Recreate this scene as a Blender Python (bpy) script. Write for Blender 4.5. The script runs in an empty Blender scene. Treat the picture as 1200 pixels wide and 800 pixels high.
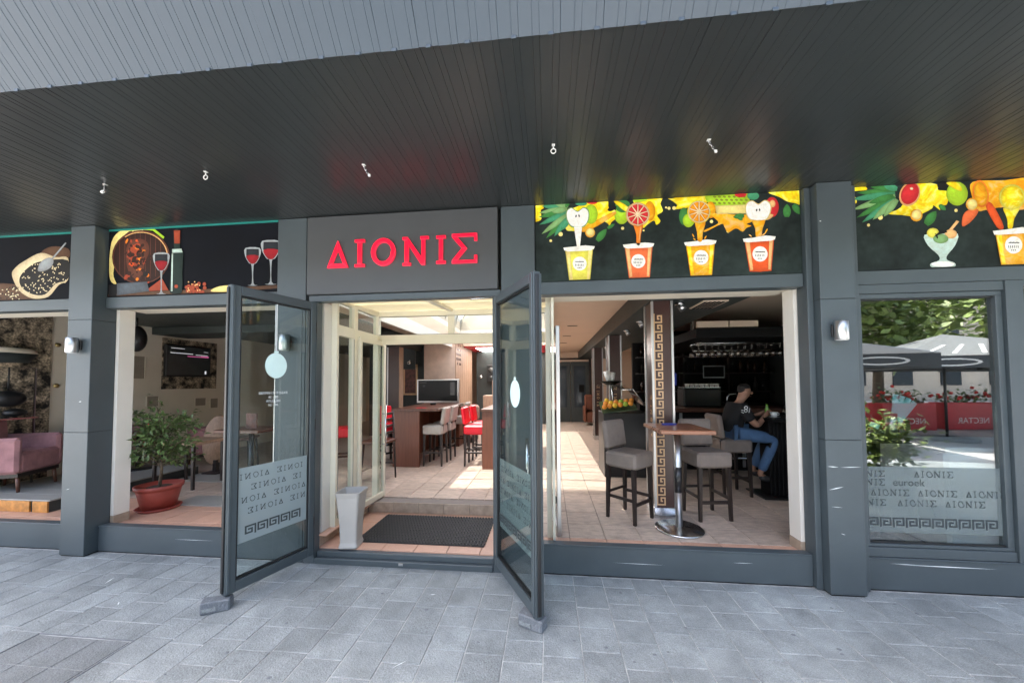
import bpy, bmesh, math, random
from mathutils import Vector, Matrix
random.seed(7)
SC = bpy.context.scene
COL = SC.collection
PI = math.pi

# ------------------------------------------------------------------ camera
cd = bpy.data.cameras.new('camera'); cam = bpy.data.objects.new('camera', cd); COL.objects.link(cam)
RT = Vector((0.99470368, 0.10263256, -0.00558065)); UP = Vector((0.00909586, -0.03381439, 0.99938674)); FW = Vector((-0.10238091, 0.99414443, 0.03456883))
m = Matrix((RT, UP, -FW)).transposed().to_4x4(); m.translation = (0, -2.917, 1.55)
cam.matrix_world = m
cd.sensor_fit = 'HORIZONTAL'; cd.sensor_width = 36; cd.lens = 412/1200*36; cd.shift_y = 0.02883
cd.clip_start = 0.02; cd.clip_end = 500
SC.camera = cam

# ------------------------------------------------------------------ light
SUN = Vector((-0.34, -0.20, 1.0)).normalized()
w = bpy.data.worlds.new('World'); SC.world = w; w.use_nodes = True
nt = w.node_tree; bg = nt.nodes['Background']
sky = nt.nodes.new('ShaderNodeTexSky'); sky.sky_type = 'NISHITA'; sky.sun_disc = False
sky.sun_elevation = math.asin(SUN.z); sky.sun_rotation = math.atan2(SUN.x, SUN.y)
sky.air_density = 1.0; sky.dust_density = 4.0; sky.ozone_density = 0.2
nt.links.new(sky.outputs[0], bg.inputs[0]); bg.inputs[1].default_value = 0.14
sl = bpy.data.lights.new('sun', 'SUN'); sl.energy = 3.6; sl.angle = math.radians(0.5); sl.color = (1.0, 0.95, 0.87)
so = bpy.data.objects.new('sun', sl); COL.objects.link(so); so.location = SUN*30
so.rotation_euler = SUN.to_track_quat('Z', 'Y').to_euler()
SC.view_settings.view_transform = 'Standard'; SC.view_settings.look = 'None'; SC.view_settings.gamma = 1
SC.view_settings.use_curve_mapping = False
SC.view_settings.exposure = 2.75
SC.cycles.use_denoising = True
SC.cycles.max_bounces = 10; SC.cycles.diffuse_bounces = 5; SC.cycles.glossy_bounces = 5; SC.cycles.transmission_bounces = 8; SC.cycles.transparent_max_bounces = 24
SC.cycles.sample_clamp_indirect = 8; SC.cycles.caustics_reflective = False; SC.cycles.caustics_refractive = False

# ------------------------------------------------------------------ materials
MATS = {}
def mat(name, col, rough=.5, metal=0.0, var=.12, scale=6.0, bump=0.0, bscale=60.0, spec=.5, rnd=0.0, coat=0.0, streak=None, emis=0.0, spots=0.0, world=0.0):
    mt = bpy.data.materials.new(name); mt.use_nodes = True; MATS[name] = mt
    n = mt.node_tree.nodes; L = mt.node_tree.links; b = n['Principled BSDF']
    tc = n.new('ShaderNodeTexCoord'); vec = tc.outputs['Object']
    if streak:
        mp = n.new('ShaderNodeMapping'); mp.inputs['Scale'].default_value = streak; L.new(vec, mp.inputs[0]); vec = mp.outputs[0]
    nz = n.new('ShaderNodeTexNoise'); nz.inputs['Scale'].default_value = scale; nz.inputs['Detail'].default_value = 6; nz.inputs['Roughness'].default_value = .6
    if rnd:
        oi = n.new('ShaderNodeObjectInfo'); ad = n.new('ShaderNodeVectorMath'); ad.operation = 'ADD'
        mul = n.new('ShaderNodeVectorMath'); mul.operation = 'SCALE'; mul.inputs[0].default_value = (37, 53, 71); L.new(oi.outputs['Random'], mul.inputs['Scale'])
        L.new(vec, ad.inputs[0]); L.new(mul.outputs[0], ad.inputs[1]); vec = ad.outputs[0]
    L.new(vec, nz.inputs['Vector'])
    mr = n.new('ShaderNodeMapRange'); mr.inputs[1].default_value = .25; mr.inputs[2].default_value = .75; mr.inputs[3].default_value = 1-var; mr.inputs[4].default_value = 1+var
    L.new(nz.outputs['Fac'], mr.inputs[0]); fac = mr.outputs[0]
    if rnd:
        m2 = n.new('ShaderNodeMapRange'); m2.inputs[3].default_value = 1-rnd; m2.inputs[4].default_value = 1+rnd; L.new(oi.outputs['Random'], m2.inputs[0])
        mm = n.new('ShaderNodeMath'); mm.operation = 'MULTIPLY'; L.new(fac, mm.inputs[0]); L.new(m2.outputs[0], mm.inputs[1]); fac = mm.outputs[0]
    if spots:
        n2 = n.new('ShaderNodeTexNoise'); n2.inputs['Scale'].default_value = bscale*2.2; n2.inputs['Detail'].default_value = 3; L.new(vec, n2.inputs['Vector'])
        m3 = n.new('ShaderNodeMapRange'); m3.inputs[1].default_value = .3; m3.inputs[2].default_value = .7; m3.inputs[3].default_value = 1-spots; m3.inputs[4].default_value = 1+spots; L.new(n2.outputs['Fac'], m3.inputs[0])
        m4 = n.new('ShaderNodeMath'); m4.operation = 'MULTIPLY'; L.new(fac, m4.inputs[0]); L.new(m3.outputs[0], m4.inputs[1]); fac = m4.outputs[0]
    if world:   # broad weathering that runs on across neighbouring pieces
        ge = n.new('ShaderNodeNewGeometry')
        for ws, wa in ((.9, world), (4.5, world*.7)):
            n5 = n.new('ShaderNodeTexNoise'); n5.inputs['Scale'].default_value = ws; n5.inputs['Detail'].default_value = 7; n5.inputs['Roughness'].default_value = .65; L.new(ge.outputs['Position'], n5.inputs['Vector'])
            m5 = n.new('ShaderNodeMapRange'); m5.inputs[1].default_value = .3; m5.inputs[2].default_value = .7; m5.inputs[3].default_value = 1-wa; m5.inputs[4].default_value = 1+wa; L.new(n5.outputs['Fac'], m5.inputs[0])
            m6 = n.new('ShaderNodeMath'); m6.operation = 'MULTIPLY'; L.new(fac, m6.inputs[0]); L.new(m5.outputs[0], m6.inputs[1]); fac = m6.outputs[0]
    sc = n.new('ShaderNodeVectorMath'); sc.operation = 'SCALE'; sc.inputs[0].default_value = col[:3]; L.new(fac, sc.inputs['Scale'])
    L.new(sc.outputs[0], b.inputs['Base Color'])
    b.inputs['Roughness'].default_value = rough; b.inputs['Metallic'].default_value = metal
    b.inputs['Specular IOR Level'].default_value = spec; b.inputs['Coat Weight'].default_value = coat; b.inputs['Coat Roughness'].default_value = .1
    if rough > .08 and metal < .9:
        rr = n.new('ShaderNodeMapRange'); rr.inputs[3].default_value = max(.02, rough*.85); rr.inputs[4].default_value = min(1, rough*1.15); L.new(nz.outputs['Fac'], rr.inputs[0]); L.new(rr.outputs[0], b.inputs['Roughness'])
    if bump:
        nb = n.new('ShaderNodeTexNoise'); nb.inputs['Scale'].default_value = bscale; nb.inputs['Detail'].default_value = 5; L.new(vec, nb.inputs['Vector'])
        bp = n.new('ShaderNodeBump'); bp.inputs['Strength'].default_value = bump; bp.inputs['Distance'].default_value = .01; L.new(nb.outputs['Fac'], bp.inputs['Height']); L.new(bp.outputs[0], b.inputs['Normal'])
    if emis:
        b.inputs['Emission Color'].default_value = (*col[:3], 1); b.inputs['Emission Strength'].default_value = emis
    return mt
def glass(name, k=1.0, base=.04, tint=(.93, .97, .96), rough=0.0):
    mt = bpy.data.materials.new(name); mt.use_nodes = True; MATS[name] = mt
    n = mt.node_tree.nodes; L = mt.node_tree.links; n.clear()
    out = n.new('ShaderNodeOutputMaterial'); mx = n.new('ShaderNodeMixShader'); tr = n.new('ShaderNodeBsdfTransparent'); gl = n.new('ShaderNodeBsdfGlossy')
    tr.inputs[0].default_value = (*tint, 1); gl.inputs['Roughness'].default_value = rough
    ge = n.new('ShaderNodeNewGeometry'); dt = n.new('ShaderNodeVectorMath'); dt.operation = 'DOT_PRODUCT'; L.new(ge.outputs['Incoming'], dt.inputs[0]); L.new(ge.outputs['Normal'], dt.inputs[1])
    def M(op, a, b=None):
        q = n.new('ShaderNodeMath'); q.operation = op
        for i, x in enumerate((a, b)):
            if x is None: continue
            if isinstance(x, (int, float)): q.inputs[i].default_value = x
            else: L.new(x, q.inputs[i])
        return q.outputs[0]
    f = M('POWER', M('SUBTRACT', 1.0, M('ABSOLUTE', dt.outputs['Value'])), 5.0)
    f = M('MINIMUM', M('MULTIPLY', M('ADD', M('MULTIPLY', f, 1-base), base), k), 1.0)
    L.new(f, mx.inputs[0]); L.new(tr.outputs[0], mx.inputs[1]); L.new(gl.outputs[0], mx.inputs[2]); L.new(mx.outputs[0], out.inputs[0])
    return mt
def film(name, col, trans, trl=.4):
    # frosted / translucent sheet: part clear, part diffuse and translucent
    mt = bpy.data.materials.new(name); mt.use_nodes = True; MATS[name] = mt
    n = mt.node_tree.nodes; L = mt.node_tree.links; n.clear()
    out = n.new('ShaderNodeOutputMaterial'); mx = n.new('ShaderNodeMixShader'); m2 = n.new('ShaderNodeMixShader')
    tr = n.new('ShaderNodeBsdfTransparent'); df = n.new('ShaderNodeBsdfDiffuse'); tl = n.new('ShaderNodeBsdfTranslucent')
    nz = n.new('ShaderNodeTexNoise'); nz.inputs['Scale'].default_value = 3; tc = n.new('ShaderNodeTexCoord'); L.new(tc.outputs['Object'], nz.inputs['Vector'])
    mr = n.new('ShaderNodeMapRange'); mr.inputs[3].default_value = .9; mr.inputs[4].default_value = 1.08; L.new(nz.outputs['Fac'], mr.inputs[0])
    sc = n.new('ShaderNodeVectorMath'); sc.operation = 'SCALE'; sc.inputs[0].default_value = col; L.new(mr.outputs[0], sc.inputs['Scale'])
    L.new(sc.outputs[0], df.inputs[0]); L.new(sc.outputs[0], tl.inputs[0])
    m2.inputs[0].default_value = trl; L.new(df.outputs[0], m2.inputs[1]); L.new(tl.outputs[0], m2.inputs[2])
    mx.inputs[0].default_value = 1-trans; L.new(tr.outputs[0], mx.inputs[1]); L.new(m2.outputs[0], mx.inputs[2]); L.new(mx.outputs[0], out.inputs[0])
    return mt
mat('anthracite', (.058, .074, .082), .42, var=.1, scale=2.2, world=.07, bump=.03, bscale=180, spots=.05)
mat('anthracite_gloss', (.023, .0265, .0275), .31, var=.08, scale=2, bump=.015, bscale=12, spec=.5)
mat('fascia_sky_tone', (.044, .062, .082), .42, var=.1, scale=1.5, spec=.4)  # same paint as the soffit, made paler and bluer for sky light
mat('black', (.008, .009, .01), .5); mat('dark_gap', (.004, .004, .004), .9)
mat('paver', (.222, .245, .25), .75, var=.16, scale=8, bump=.5, bscale=90, rnd=.095, spots=.3, world=.26); mat('paver_dark', (.165, .18, .185), .75, var=.2, scale=8, bump=.5, bscale=90, rnd=.08, spots=.34, world=.2)
mat('joint', (.35, .36, .355), .9, var=.6, scale=7, bump=.5, bscale=60)
mat('plaza_stone', (.42, .41, .4), .8, var=.15, scale=2)
mat('tile', (.45, .36, .295), .36, var=.34, scale=11, rnd=.12, spots=.16, streak=(1, 2.6, 1))
mat('tile_pink', (.52, .31, .22), .42, var=.12, scale=8, rnd=.07, spots=.08)
mat('tile_joint', (.2, .17, .15), .8); mat('tile_brown', (.36, .28, .21), .45, var=.3, scale=14, rnd=.15)
mat('cream_wall', (.66, .6, .5), .7, var=.06, scale=3, bump=.1, bscale=80); mat('white_wall', (.74, .7, .63), .7, var=.05, scale=3, bump=.1, bscale=90)
mat('cream_frame', (.72, .68, .55), .4, var=.04); mat('cream_ceiling', (.66, .52, .4), .7, var=.05, scale=2)
mat('dark_wall', (.032, .04, .04), .55, var=.15); mat('dark_ceiling', (.036, .044, .041), .5, var=.12); mat('bar_dark', (.004, .0035, .0035), .55, var=.3, spec=.25)
mat('camo_stone', (.24, .195, .14), .75, var=.98, scale=9, bump=.7, bscale=25, spots=.5)
for q_ in MATS['camo_stone'].node_tree.nodes:
    if q_.type == 'MAP_RANGE' and q_.inputs[3].default_value < .6: q_.inputs[1].default_value = .38; q_.inputs[2].default_value = .64
mat('steel', (.62, .63, .64), .22, 1.0, var=.05); mat('brushed', (.55, .55, .55), .35, 1.0, var=.08, streak=(1, 1, .05), scale=60)
mat('dark_wood', (.09, .034, .02), .35, var=.35, scale=5, streak=(8, 8, .7), bump=.05); mat('red_wood', (.14, .05, .028), .38, var=.3, scale=5, streak=(9, 9, .6), bump=.05)
mat('table_wood', (.24, .1, .055), .28, var=.35, scale=4, streak=(1, 8, 8)); mat('light_wood', (.34, .22, .15), .5, var=.35, scale=5, streak=(7, 7, .7)); mat('orange_wood', (.5, .22, .05), .45, var=.5, scale=14)
mat('black_wood', (.02, .013, .011), .4, var=.3, scale=6, streak=(5, 5, 1)); mat('column_brown', (.05, .022, .018), .3, var=.2, scale=3); mat('gold', (.62, .4, .22), .4, var=.12)
mat('fabric', (.21, .172, .148), .9, var=.14, scale=14, bump=.4, bscale=300, spots=.1); mat('fabric_light', (.44, .41, .37), .9, var=.1, scale=14, bump=.4, bscale=300)
mat('fabric_brown', (.2, .15, .125), .9, var=.14, scale=14, bump=.4, bscale=300); mat('red_vinyl', (.72, .012, .03), .35, var=.1); mat('mauve', (.33, .165, .17), .95, var=.3, scale=9, bump=.3, bscale=220); mat('pink_fabric', (.42, .27, .23), .9, var=.15, scale=8)
mat('rubber_mat', (.016, .016, .016), .75, var=.2, bump=.2); mat('rubber_top', (.03, .03, .03), .6, var=.3); mat('vase_white', (.42, .4, .37), .45, var=.06, bump=.05); mat('pot_red', (.3, .055, .04), .5, var=.12); mat('soil', (.05, .03, .02), .95, var=.4, scale=40)
mat('leaf', (.13, .2, .065), .4, var=.5, scale=9, rnd=.1); mat('leaf_dark', (.035, .065, .018), .5, var=.5, scale=6); mat('leaf_bright', (.19, .26, .06), .5, var=.5, scale=5); mat('bark', (.12, .09, .06), .85, var=.3, scale=20, bump=.5)
mat('grey_laminate', (.3, .3, .28), .45, var=.12, scale=5, streak=(1, 6, 1)); mat('grey_stone', (.15, .165, .18), .8, var=.25, scale=20, bump=.5, bscale=70, spots=.2)
mat('sign_red', (.9, .003, .03), .35, var=.03, emis=.12); mat('sign_rim', (.85, .03, .07), .4, emis=.08, var=.02); mat('sign_face', (.062, .066, .07), .45, var=.06, scale=3)
mat('screen', (.006, .007, .008), .3, var=.2, spec=.25); mat('screen_grey', (.05, .055, .055), .15, var=.1); mat('screen_line', (.6, .62, .65), .4, emis=.15); mat('screen_pink', (.6, .12, .3), .4, emis=.15)
mat('plastic_black', (.012, .012, .013), .35); mat('white_paint', (.78, .78, .76), .45, var=.04); mat('white_cabinet', (.82, .86, .87), .35, var=.04); mat('cyan_paper', (.25, .68, .72), .6, var=.08)
mat('skin', (.36, .19, .125), .55, var=.1, scale=12); mat('hair', (.02, .015, .012), .7, var=.3); mat('tshirt', (.004, .004, .005), .85, var=.2, bump=.3, bscale=40); mat('jeans', (.07, .14, .26), .85, var=.25, scale=9, bump=.3, bscale=200); mat('shoe', (.02, .02, .022), .5)
mat('orange_fruit', (.75, .28, .03), .5, var=.12); mat('yellow_fruit', (.75, .5, .04), .5, var=.12); mat('green_fruit', (.3, .45, .05), .5); mat('bottle_green', (.2, .4, .06), .15); mat('blue_screen', (.02, .03, .16), .3, emis=.12)
mat('red_paint', (.55, .015, .03), .45, var=.1); mat('umbrella_dark', (.06, .065, .07), .85, var=.12); mat('umbrella_grey', (.17, .18, .18), .85, var=.1); mat('lamp_glow', (1, .95, .88), .5, emis=3.2, var=.01); mat('picture_art', (.12, .04, .03), .5, var=.8, scale=14)
mat('facade_beige', (.5, .44, .36), .85, var=.1, scale=1); mat('window_dark', (.03, .04, .05), .1); mat('flower_red', (.6, .03, .02), .6); mat('teal_glow', (.005, .12, .1), .5); mat('brass', (.6, .45, .2), .35, 1.0)
mat('teal_strip', (.01, .2, .17), .5); mat('film_letter', (.035, .045, .05), .6, var=.1); mat('film_white', (.75, .78, .78), .6, var=.03); mat('balloon_film', (.62, .8, .78), .6, var=.04)
mat('bottle_dark', (.03, .012, .006), .12, var=.2); glass('glass_wine', 3.2, base=.07, tint=(.82, .78, .72)); mat('niche', (.3, .26, .21), .8); mat('block_wall', (.6, .46, .37), .75); glass('glass_clear', 1.0); glass('glass_reflect', 3.9, base=.06, tint=(.82, .88, .88)); glass('glass_door', 1.25, tint=(.86, .91, .9))  # niche: cream wall colour darkened for the shade of recesses
film('frosted_film', (.36, .42, .42), .55, .45); film('roof_sheet', (.85, .8, .62), .06, .55); film('vault_sheet', (.86, .88, .9), .3, .62); film('frosted_strong', (.4, .46, .47), .22, .3)
PC = dict(amber=(.86, .44, .012), amber_deep=(.8, .3, .005), bottle=(.012, .028, .024), brown=(.1, .05, .025), coral=(.8, .16, .05), cream=(.75, .66, .42), dark=(.012, .012, .012), green=(.05, .22, .05), lemon=(.78, .74, .1), light_green=(.22, .42, .16), lime=(.4, .66, .03), mint=(.5, .66, .6), night=(.02, .024, .03), olive=(.22, .24, .03), orange=(.8, .22, .02), pale_yellow=(.85, .72, .25), peach=(.85, .5, .2), red=(.62, .03, .035), redorange=(.75, .1, .02), rust=(.34, .06, .025), steel=(.32, .36, .38), teal_green=(.06, .3, .15), white=(.84, .84, .78), yellow=(.93, .8, .015))
PC.update(hoop=(.14, .05, .03), slate=(.09, .11, .13), barrel=(.035, .014, .01), wine=(.3, .012, .02))
def print_mat(name, c):
    # flat colour print: the ink itself runs from a deeper to a paler tone (stored per corner), with blotches and fine grain
    mt = mat(name, c, .6, var=.13, scale=13, spots=.07, spec=.25); n = mt.node_tree.nodes; L = mt.node_tree.links; b = n['Principled BSDF']
    src = b.inputs['Base Color'].links[0].from_socket
    tc = n.new('ShaderNodeTexCoord'); nz = n.new('ShaderNodeTexNoise'); nz.inputs['Scale'].default_value = 19; nz.inputs['Detail'].default_value = 8; nz.inputs['Distortion'].default_value = 1.6; L.new(tc.outputs['Object'], nz.inputs['Vector'])
    cr = n.new('ShaderNodeValToRGB'); cr.color_ramp.elements[0].position = .28; cr.color_ramp.elements[0].color = (.88, .82, .78, 1); cr.color_ramp.elements[1].position = .72; cr.color_ramp.elements[1].color = (1.06, 1.08, 1.12, 1); L.new(nz.outputs['Fac'], cr.inputs[0])
    if name[6:] in ('yellow', 'amber'):   # liquid: folds of paler and deeper juice
        nz.inputs['Scale'].default_value = 7; nz.inputs['Detail'].default_value = 3; nz.inputs['Distortion'].default_value = 3.2
        e = cr.color_ramp.elements; e[0].position = .36; e[0].color = (.93, .7, .5, 1); e[1].position = .52; e[1].color = (1, 1, 1, 1); q = e.new(.66); q.color = (1.04, 1.12, 12, 1)
    v0 = n.new('ShaderNodeVectorMath'); v0.operation = 'MULTIPLY'; L.new(src, v0.inputs[0]); L.new(cr.outputs[0], v0.inputs[1]); src = v0.outputs[0]
    at = n.new('ShaderNodeAttribute'); at.attribute_name = 'tone'; vm = n.new('ShaderNodeVectorMath'); vm.operation = 'MULTIPLY'
    L.new(src, vm.inputs[0]); L.new(at.outputs['Color'], vm.inputs[1]); L.new(vm.outputs[0], b.inputs['Base Color'])
for k, c in PC.items(): print_mat('print_'+k, c)
mat('chalkboard', (.015, .023, .021), .75, spec=.22, var=.8, scale=3.5, spots=.2, bscale=8)
mat('night_print', (.004, .005, .008), .8, spec=.15, var=.5, scale=2.5)

# ------------------------------------------------------------------ mesh helpers
class MB:
    def __init__(s): s.v = []; s.f = []; s.sm = []
    def add(s, vs, fs, smooth=False):
        o = len(s.v); s.v += [tuple(x) for x in vs]; s.f += [tuple(i+o for i in f) for f in fs]; s.sm += [smooth]*len(fs); return s
    def box(s, x0, x1, y0, y1, z0, z1, b=0.0, rot=None):
        c = Vector(((x0+x1)/2, (y0+y1)/2, (z0+z1)/2)); h = ((x1-x0)/2, (y1-y0)/2, (z1-z0)/2)
        vs = []; fs = []
        if b <= 0:
            vs = [Vector((sx*h[0], sy*h[1], sz*h[2])) for sx in (-1, 1) for sy in (-1, 1) for sz in (-1, 1)]
            fs = [(0, 1, 3, 2), (4, 6, 7, 5), (0, 4, 5, 1), (2, 3, 7, 6), (0, 2, 6, 4), (1, 5, 7, 3)]
        else:
            b = min(b, .49*min(h)*2/1.0*.98)
            idx = {}
            for sx in (-1, 1):
                for sy in (-1, 1):
                    for sz in (-1, 1):
                        for ax in range(3):
                            p = [sx*(h[0]-b), sy*(h[1]-b), sz*(h[2]-b)]; p[ax] = (sx, sy, sz)[ax]*h[ax]
                            idx[(sx, sy, sz, ax)] = len(vs); vs.append(Vector(p))
            for ax in range(3):
                u, w_ = [a for a in range(3) if a != ax]
                for sg in (-1, 1):
                    q = []
                    for a, c2 in ((-1, -1), (1, -1), (1, 1), (-1, 1)):
                        k = [0, 0, 0]; k[ax] = sg; k[u] = a; k[w_] = c2; q.append(idx[(*k, ax)])
                    fs.append(tuple(q))
                for a in (-1, 1):
                    for c2 in (-1, 1):
                        k0 = [0, 0, 0]; k1 = [0, 0, 0]; k0[ax] = -1; k1[ax] = 1; k0[u] = k1[u] = a; k0[w_] = k1[w_] = c2
                        fs.append((idx[(*k0, u)], idx[(*k1, u)], idx[(*k1, w_)], idx[(*k0, w_)]))
            for sx in (-1, 1):
                for sy in (-1, 1):
                    for sz in (-1, 1): fs.append(tuple(idx[(sx, sy, sz, a)] for a in range(3)))
        if rot is not None: vs = [rot @ v for v in vs]
        return s.add([v+c for v in vs], fs)
    def cyl(s, p0, p1, r0, r1=None, n=14, cap=True):
        r1 = r0 if r1 is None else r1; p0 = Vector(p0); p1 = Vector(p1); d = (p1-p0).normalized()
        a = d.orthogonal().normalized(); bb = d.cross(a); vs = []
        for p, r in ((p0, r0), (p1, r1)):
            for i in range(n): t = 2*PI*i/n; vs.append(p+(a*math.cos(t)+bb*math.sin(t))*r)
        s.add(vs, [(i, (i+1) % n, n+(i+1) % n, n+i) for i in range(n)], True)
        if cap: s.add(vs[:n], [tuple(range(n))[::-1]]); s.add(vs[n:], [tuple(range(n))])
        return s
    def tube(s, pts, r, n=8):
        pts = [Vector(p) for p in pts]
        rs = r if isinstance(r, (list, tuple)) else [r]*len(pts)
        vs = []; a = None
        for i, p in enumerate(pts):
            d = (pts[min(i+1, len(pts)-1)]-pts[max(i-1, 0)]).normalized()
            a = d.orthogonal().normalized() if a is None else (a-d*a.dot(d)).normalized()
            bb = d.cross(a)
            for k in range(n): t = 2*PI*k/n; vs.append(p+(a*math.cos(t)+bb*math.sin(t))*rs[i])
        fs = [(i*n+k, i*n+(k+1) % n, (i+1)*n+(k+1) % n, (i+1)*n+k) for i in range(len(pts)-1) for k in range(n)]
        s.add(vs, fs, True); s.add(vs[:n], [tuple(range(n))[::-1]]); s.add(vs[-n:], [tuple(range(n))]); return s
    def lathe(s, prof, c=(0, 0, 0), n=24, sx=1, sy=1):
        vs = [(c[0]+r*math.cos(2*PI*i/n)*sx, c[1]+r*math.sin(2*PI*i/n)*sy, c[2]+z) for r, z in prof for i in range(n)]
        fs = [(j*n+i, j*n+(i+1) % n, (j+1)*n+(i+1) % n, (j+1)*n+i) for j in range(len(prof)-1) for i in range(n)]
        return s.add(vs, fs, True)
    def ball(s, c, r, n=10, k=7):
        r = (r, r, r) if isinstance(r, (int, float)) else r
        vs = [(c[0]+r[0]*math.sin(PI*j/k)*math.cos(2*PI*i/n), c[1]+r[1]*math.sin(PI*j/k)*math.sin(2*PI*i/n), c[2]+r[2]*math.cos(PI*j/k)) for j in range(k+1) for i in range(n)]
        return s.add(vs, [(j*n+i, (j+1)*n+i, (j+1)*n+(i+1) % n, j*n+(i+1) % n) for j in range(k) for i in range(n)], True)
    def plate(s, pts, fn, t0, t1=None):
        # 2-D outline mapped by fn(u, v, t); flat at t0 or a prism from t0 to t1
        n = len(pts)
        if t1 is None: return s.add([fn(u, v, t0) for u, v in pts], [tuple(range(n))])
        vs = [fn(u, v, t0) for u, v in pts]+[fn(u, v, t1) for u, v in pts]
        return s.add(vs, [tuple(range(n)), tuple(range(2*n-1, n-1, -1))]+[(i, (i+1) % n, n+(i+1) % n, n+i) for i in range(n)])
    def quad(s, a, b, c, d): return s.add([a, b, c, d], [(0, 1, 2, 3)])
    def mesh(s, name, material, fix=True):
        me = bpy.data.meshes.new(name); me.from_pydata(s.v, [], s.f)
        me.polygons.foreach_set('use_smooth', s.sm)
        if fix and len(s.f) < 4000:
            bm = bmesh.new(); bm.from_mesh(me); bmesh.ops.remove_doubles(bm, verts=bm.verts, dist=1e-6); bmesh.ops.recalc_face_normals(bm, faces=bm.faces); bm.to_mesh(me); bm.free()
        if material: me.materials.append(MATS[material])
        me.update(); return me
def OB(name, me, parent=None, loc=(0, 0, 0), rot=(0, 0, 0)):
    o = bpy.data.objects.new(name, me); COL.objects.link(o); o.location = loc; o.rotation_euler = rot
    if parent is not None: o.parent = parent
    return o
def PR(name, mb, material, parent=None, world=False, loc=(0, 0, 0), rot=(0, 0, 0)):
    # a part; world=True means the mesh is given in world metres and the parent thing only has a location
    if world and parent is not None and parent.parent is None: loc = -Vector(parent.location)
    return OB(name, mb.mesh(name, material), parent, loc, rot)
def thing(name, label, cat, loc=(0, 0, 0), rz=0, group=None):
    o = bpy.data.objects.new(name, None); COL.objects.link(o); o.location = loc; o.rotation_euler = (0, 0, rz); o.empty_display_size = .1
    o['label'] = label; o['category'] = cat
    if group: o['group'] = group
    return o
def tag(o, label, cat, group=None):
    o['label'] = label; o['category'] = cat
    if group: o['group'] = group
    return o
def struct(name, mb, material, loc=(0, 0, 0)):
    o = OB(name, mb.mesh(name, material), None, loc); o['kind'] = 'structure'; return o
def dup(root, loc, rz, label=None):
    r = root.copy(); COL.objects.link(r); r.location = loc; r.rotation_euler = (0, 0, rz)
    if label: r['label'] = label
    for ch in list(root.children):
        c = ch.copy(); COL.objects.link(c); c.parent = r
        for g in list(ch.children):
            d = g.copy(); COL.objects.link(d); d.parent = c
    return r
def wall(x0, x1, y0, y1, z0, z1): return MB().box(x0, x1, y0, y1, z0, z1)
def text_polys(s, size):
    cu = bpy.data.curves.new('text', 'FONT'); cu.body = s; cu.size = size; cu.align_x = 'CENTER'; cu.resolution_u = 3
    o = bpy.data.objects.new('text', cu); COL.objects.link(o)
    dg = bpy.context.evaluated_depsgraph_get(); me = o.evaluated_get(dg).to_mesh()
    r = ([tuple(v.co) for v in me.vertices], [tuple(p.vertices) for p in me.polygons])
    o.evaluated_get(dg).to_mesh_clear(); bpy.data.objects.remove(o); bpy.data.curves.remove(cu)
    return r
def text_mb(s, size, fn):
    v, f = text_polys(s, size); return MB().add([fn(a, b) for a, b, c in v], f)

# slab-serif Greek capitals on a unit cap height: each glyph is a list of convex outlines, plus its width
def stroke(a, b, w_):
    (x0, y0), (x1, y1) = a, b; L_ = math.hypot(x1-x0, y1-y0); nx, ny = -(y1-y0)/L_*w_/2, (x1-x0)/L_*w_/2
    return [(x0+nx, y0+ny), (x1+nx, y1+ny), (x1-nx, y1-ny), (x0-nx, y0-ny)]
def rect(x0, y0, x1, y1): return [(x0, y0), (x1, y0), (x1, y1), (x0, y1)]
def ring(cx, cy, rx, ry, w_, n=28):
    r = []
    for i in range(n):
        a, b = 2*PI*i/n, 2*PI*(i+1)/n
        r.append([(cx+rx*math.cos(a), cy+ry*math.sin(a)), (cx+rx*math.cos(b), cy+ry*math.sin(b)), (cx+(rx-w_)*math.cos(b), cy+(ry-w_)*math.sin(b)), (cx+(rx-w_)*math.cos(a), cy+(ry-w_)*math.sin(a))])
    return r
def glyph(ch, t=.13):
    if ch == 'D':
        o = [(0, 0), (.8, 0), (.4, 1)]; i = [(.2, t), (.6, t), (.4, .66)]
        return [[o[k], o[(k+1) % 3], i[(k+1) % 3], i[k]] for k in range(3)], .8
    if ch == 'I': return [rect(0, 0, .38, .1), rect(0, .9, .38, 1), rect(.19-t/2, .1, .19+t/2, .9)], .38
    if ch == 'O': return ring(.44, .5, .44, .5, t), .88
    if ch == 'N': return [rect(.0, 0, .32, .09), rect(.16-t/2, .09, .16+t/2, .91), rect(0, .91, .2, 1), [(.2, 1), (.1, .91), (.72, 0), (.86, 0), (.86, .09)], rect(.86-t*.92, .1, .86, .91), rect(.68, .91, 1.0, 1)], 1.0
    if ch == 'S': return [rect(.0, .9, .86, 1), rect(.76, .74, .86, .9), [(.0, .9), (.18, .9), (.52, .5), (.34, .5)], [(.34, .5), (.52, .5), (.18, .1), (.0, .1)], rect(0, 0, .86, .1), rect(.76, .1, .86, .26)], .86
def meander(n, u, lw):
    # n square-spiral units of pitch u; returns horizontal and vertical bars, lw = line width
    H, V = [], []; s = u/6.0
    path = [(0, 0), (0, 5), (4.6, 5), (4.6, 1.6), (1.6, 1.6), (1.6, 3.4), (3.1, 3.4)]
    for k in range(n):
        pts = [(k*u+x*s, y*s) for x, y in path]
        for a, b in zip(pts, pts[1:]):
            if abs(a[1]-b[1]) < 1e-9: H.append(rect(min(a[0], b[0])-lw/2, a[1]-lw/2, max(a[0], b[0])+lw/2, a[1]+lw/2))
            else: V.append(rect(a[0]-lw/2, min(a[1], b[1])+lw/2, a[0]+lw/2, max(a[1], b[1])-lw/2))
    return H, V
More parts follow.
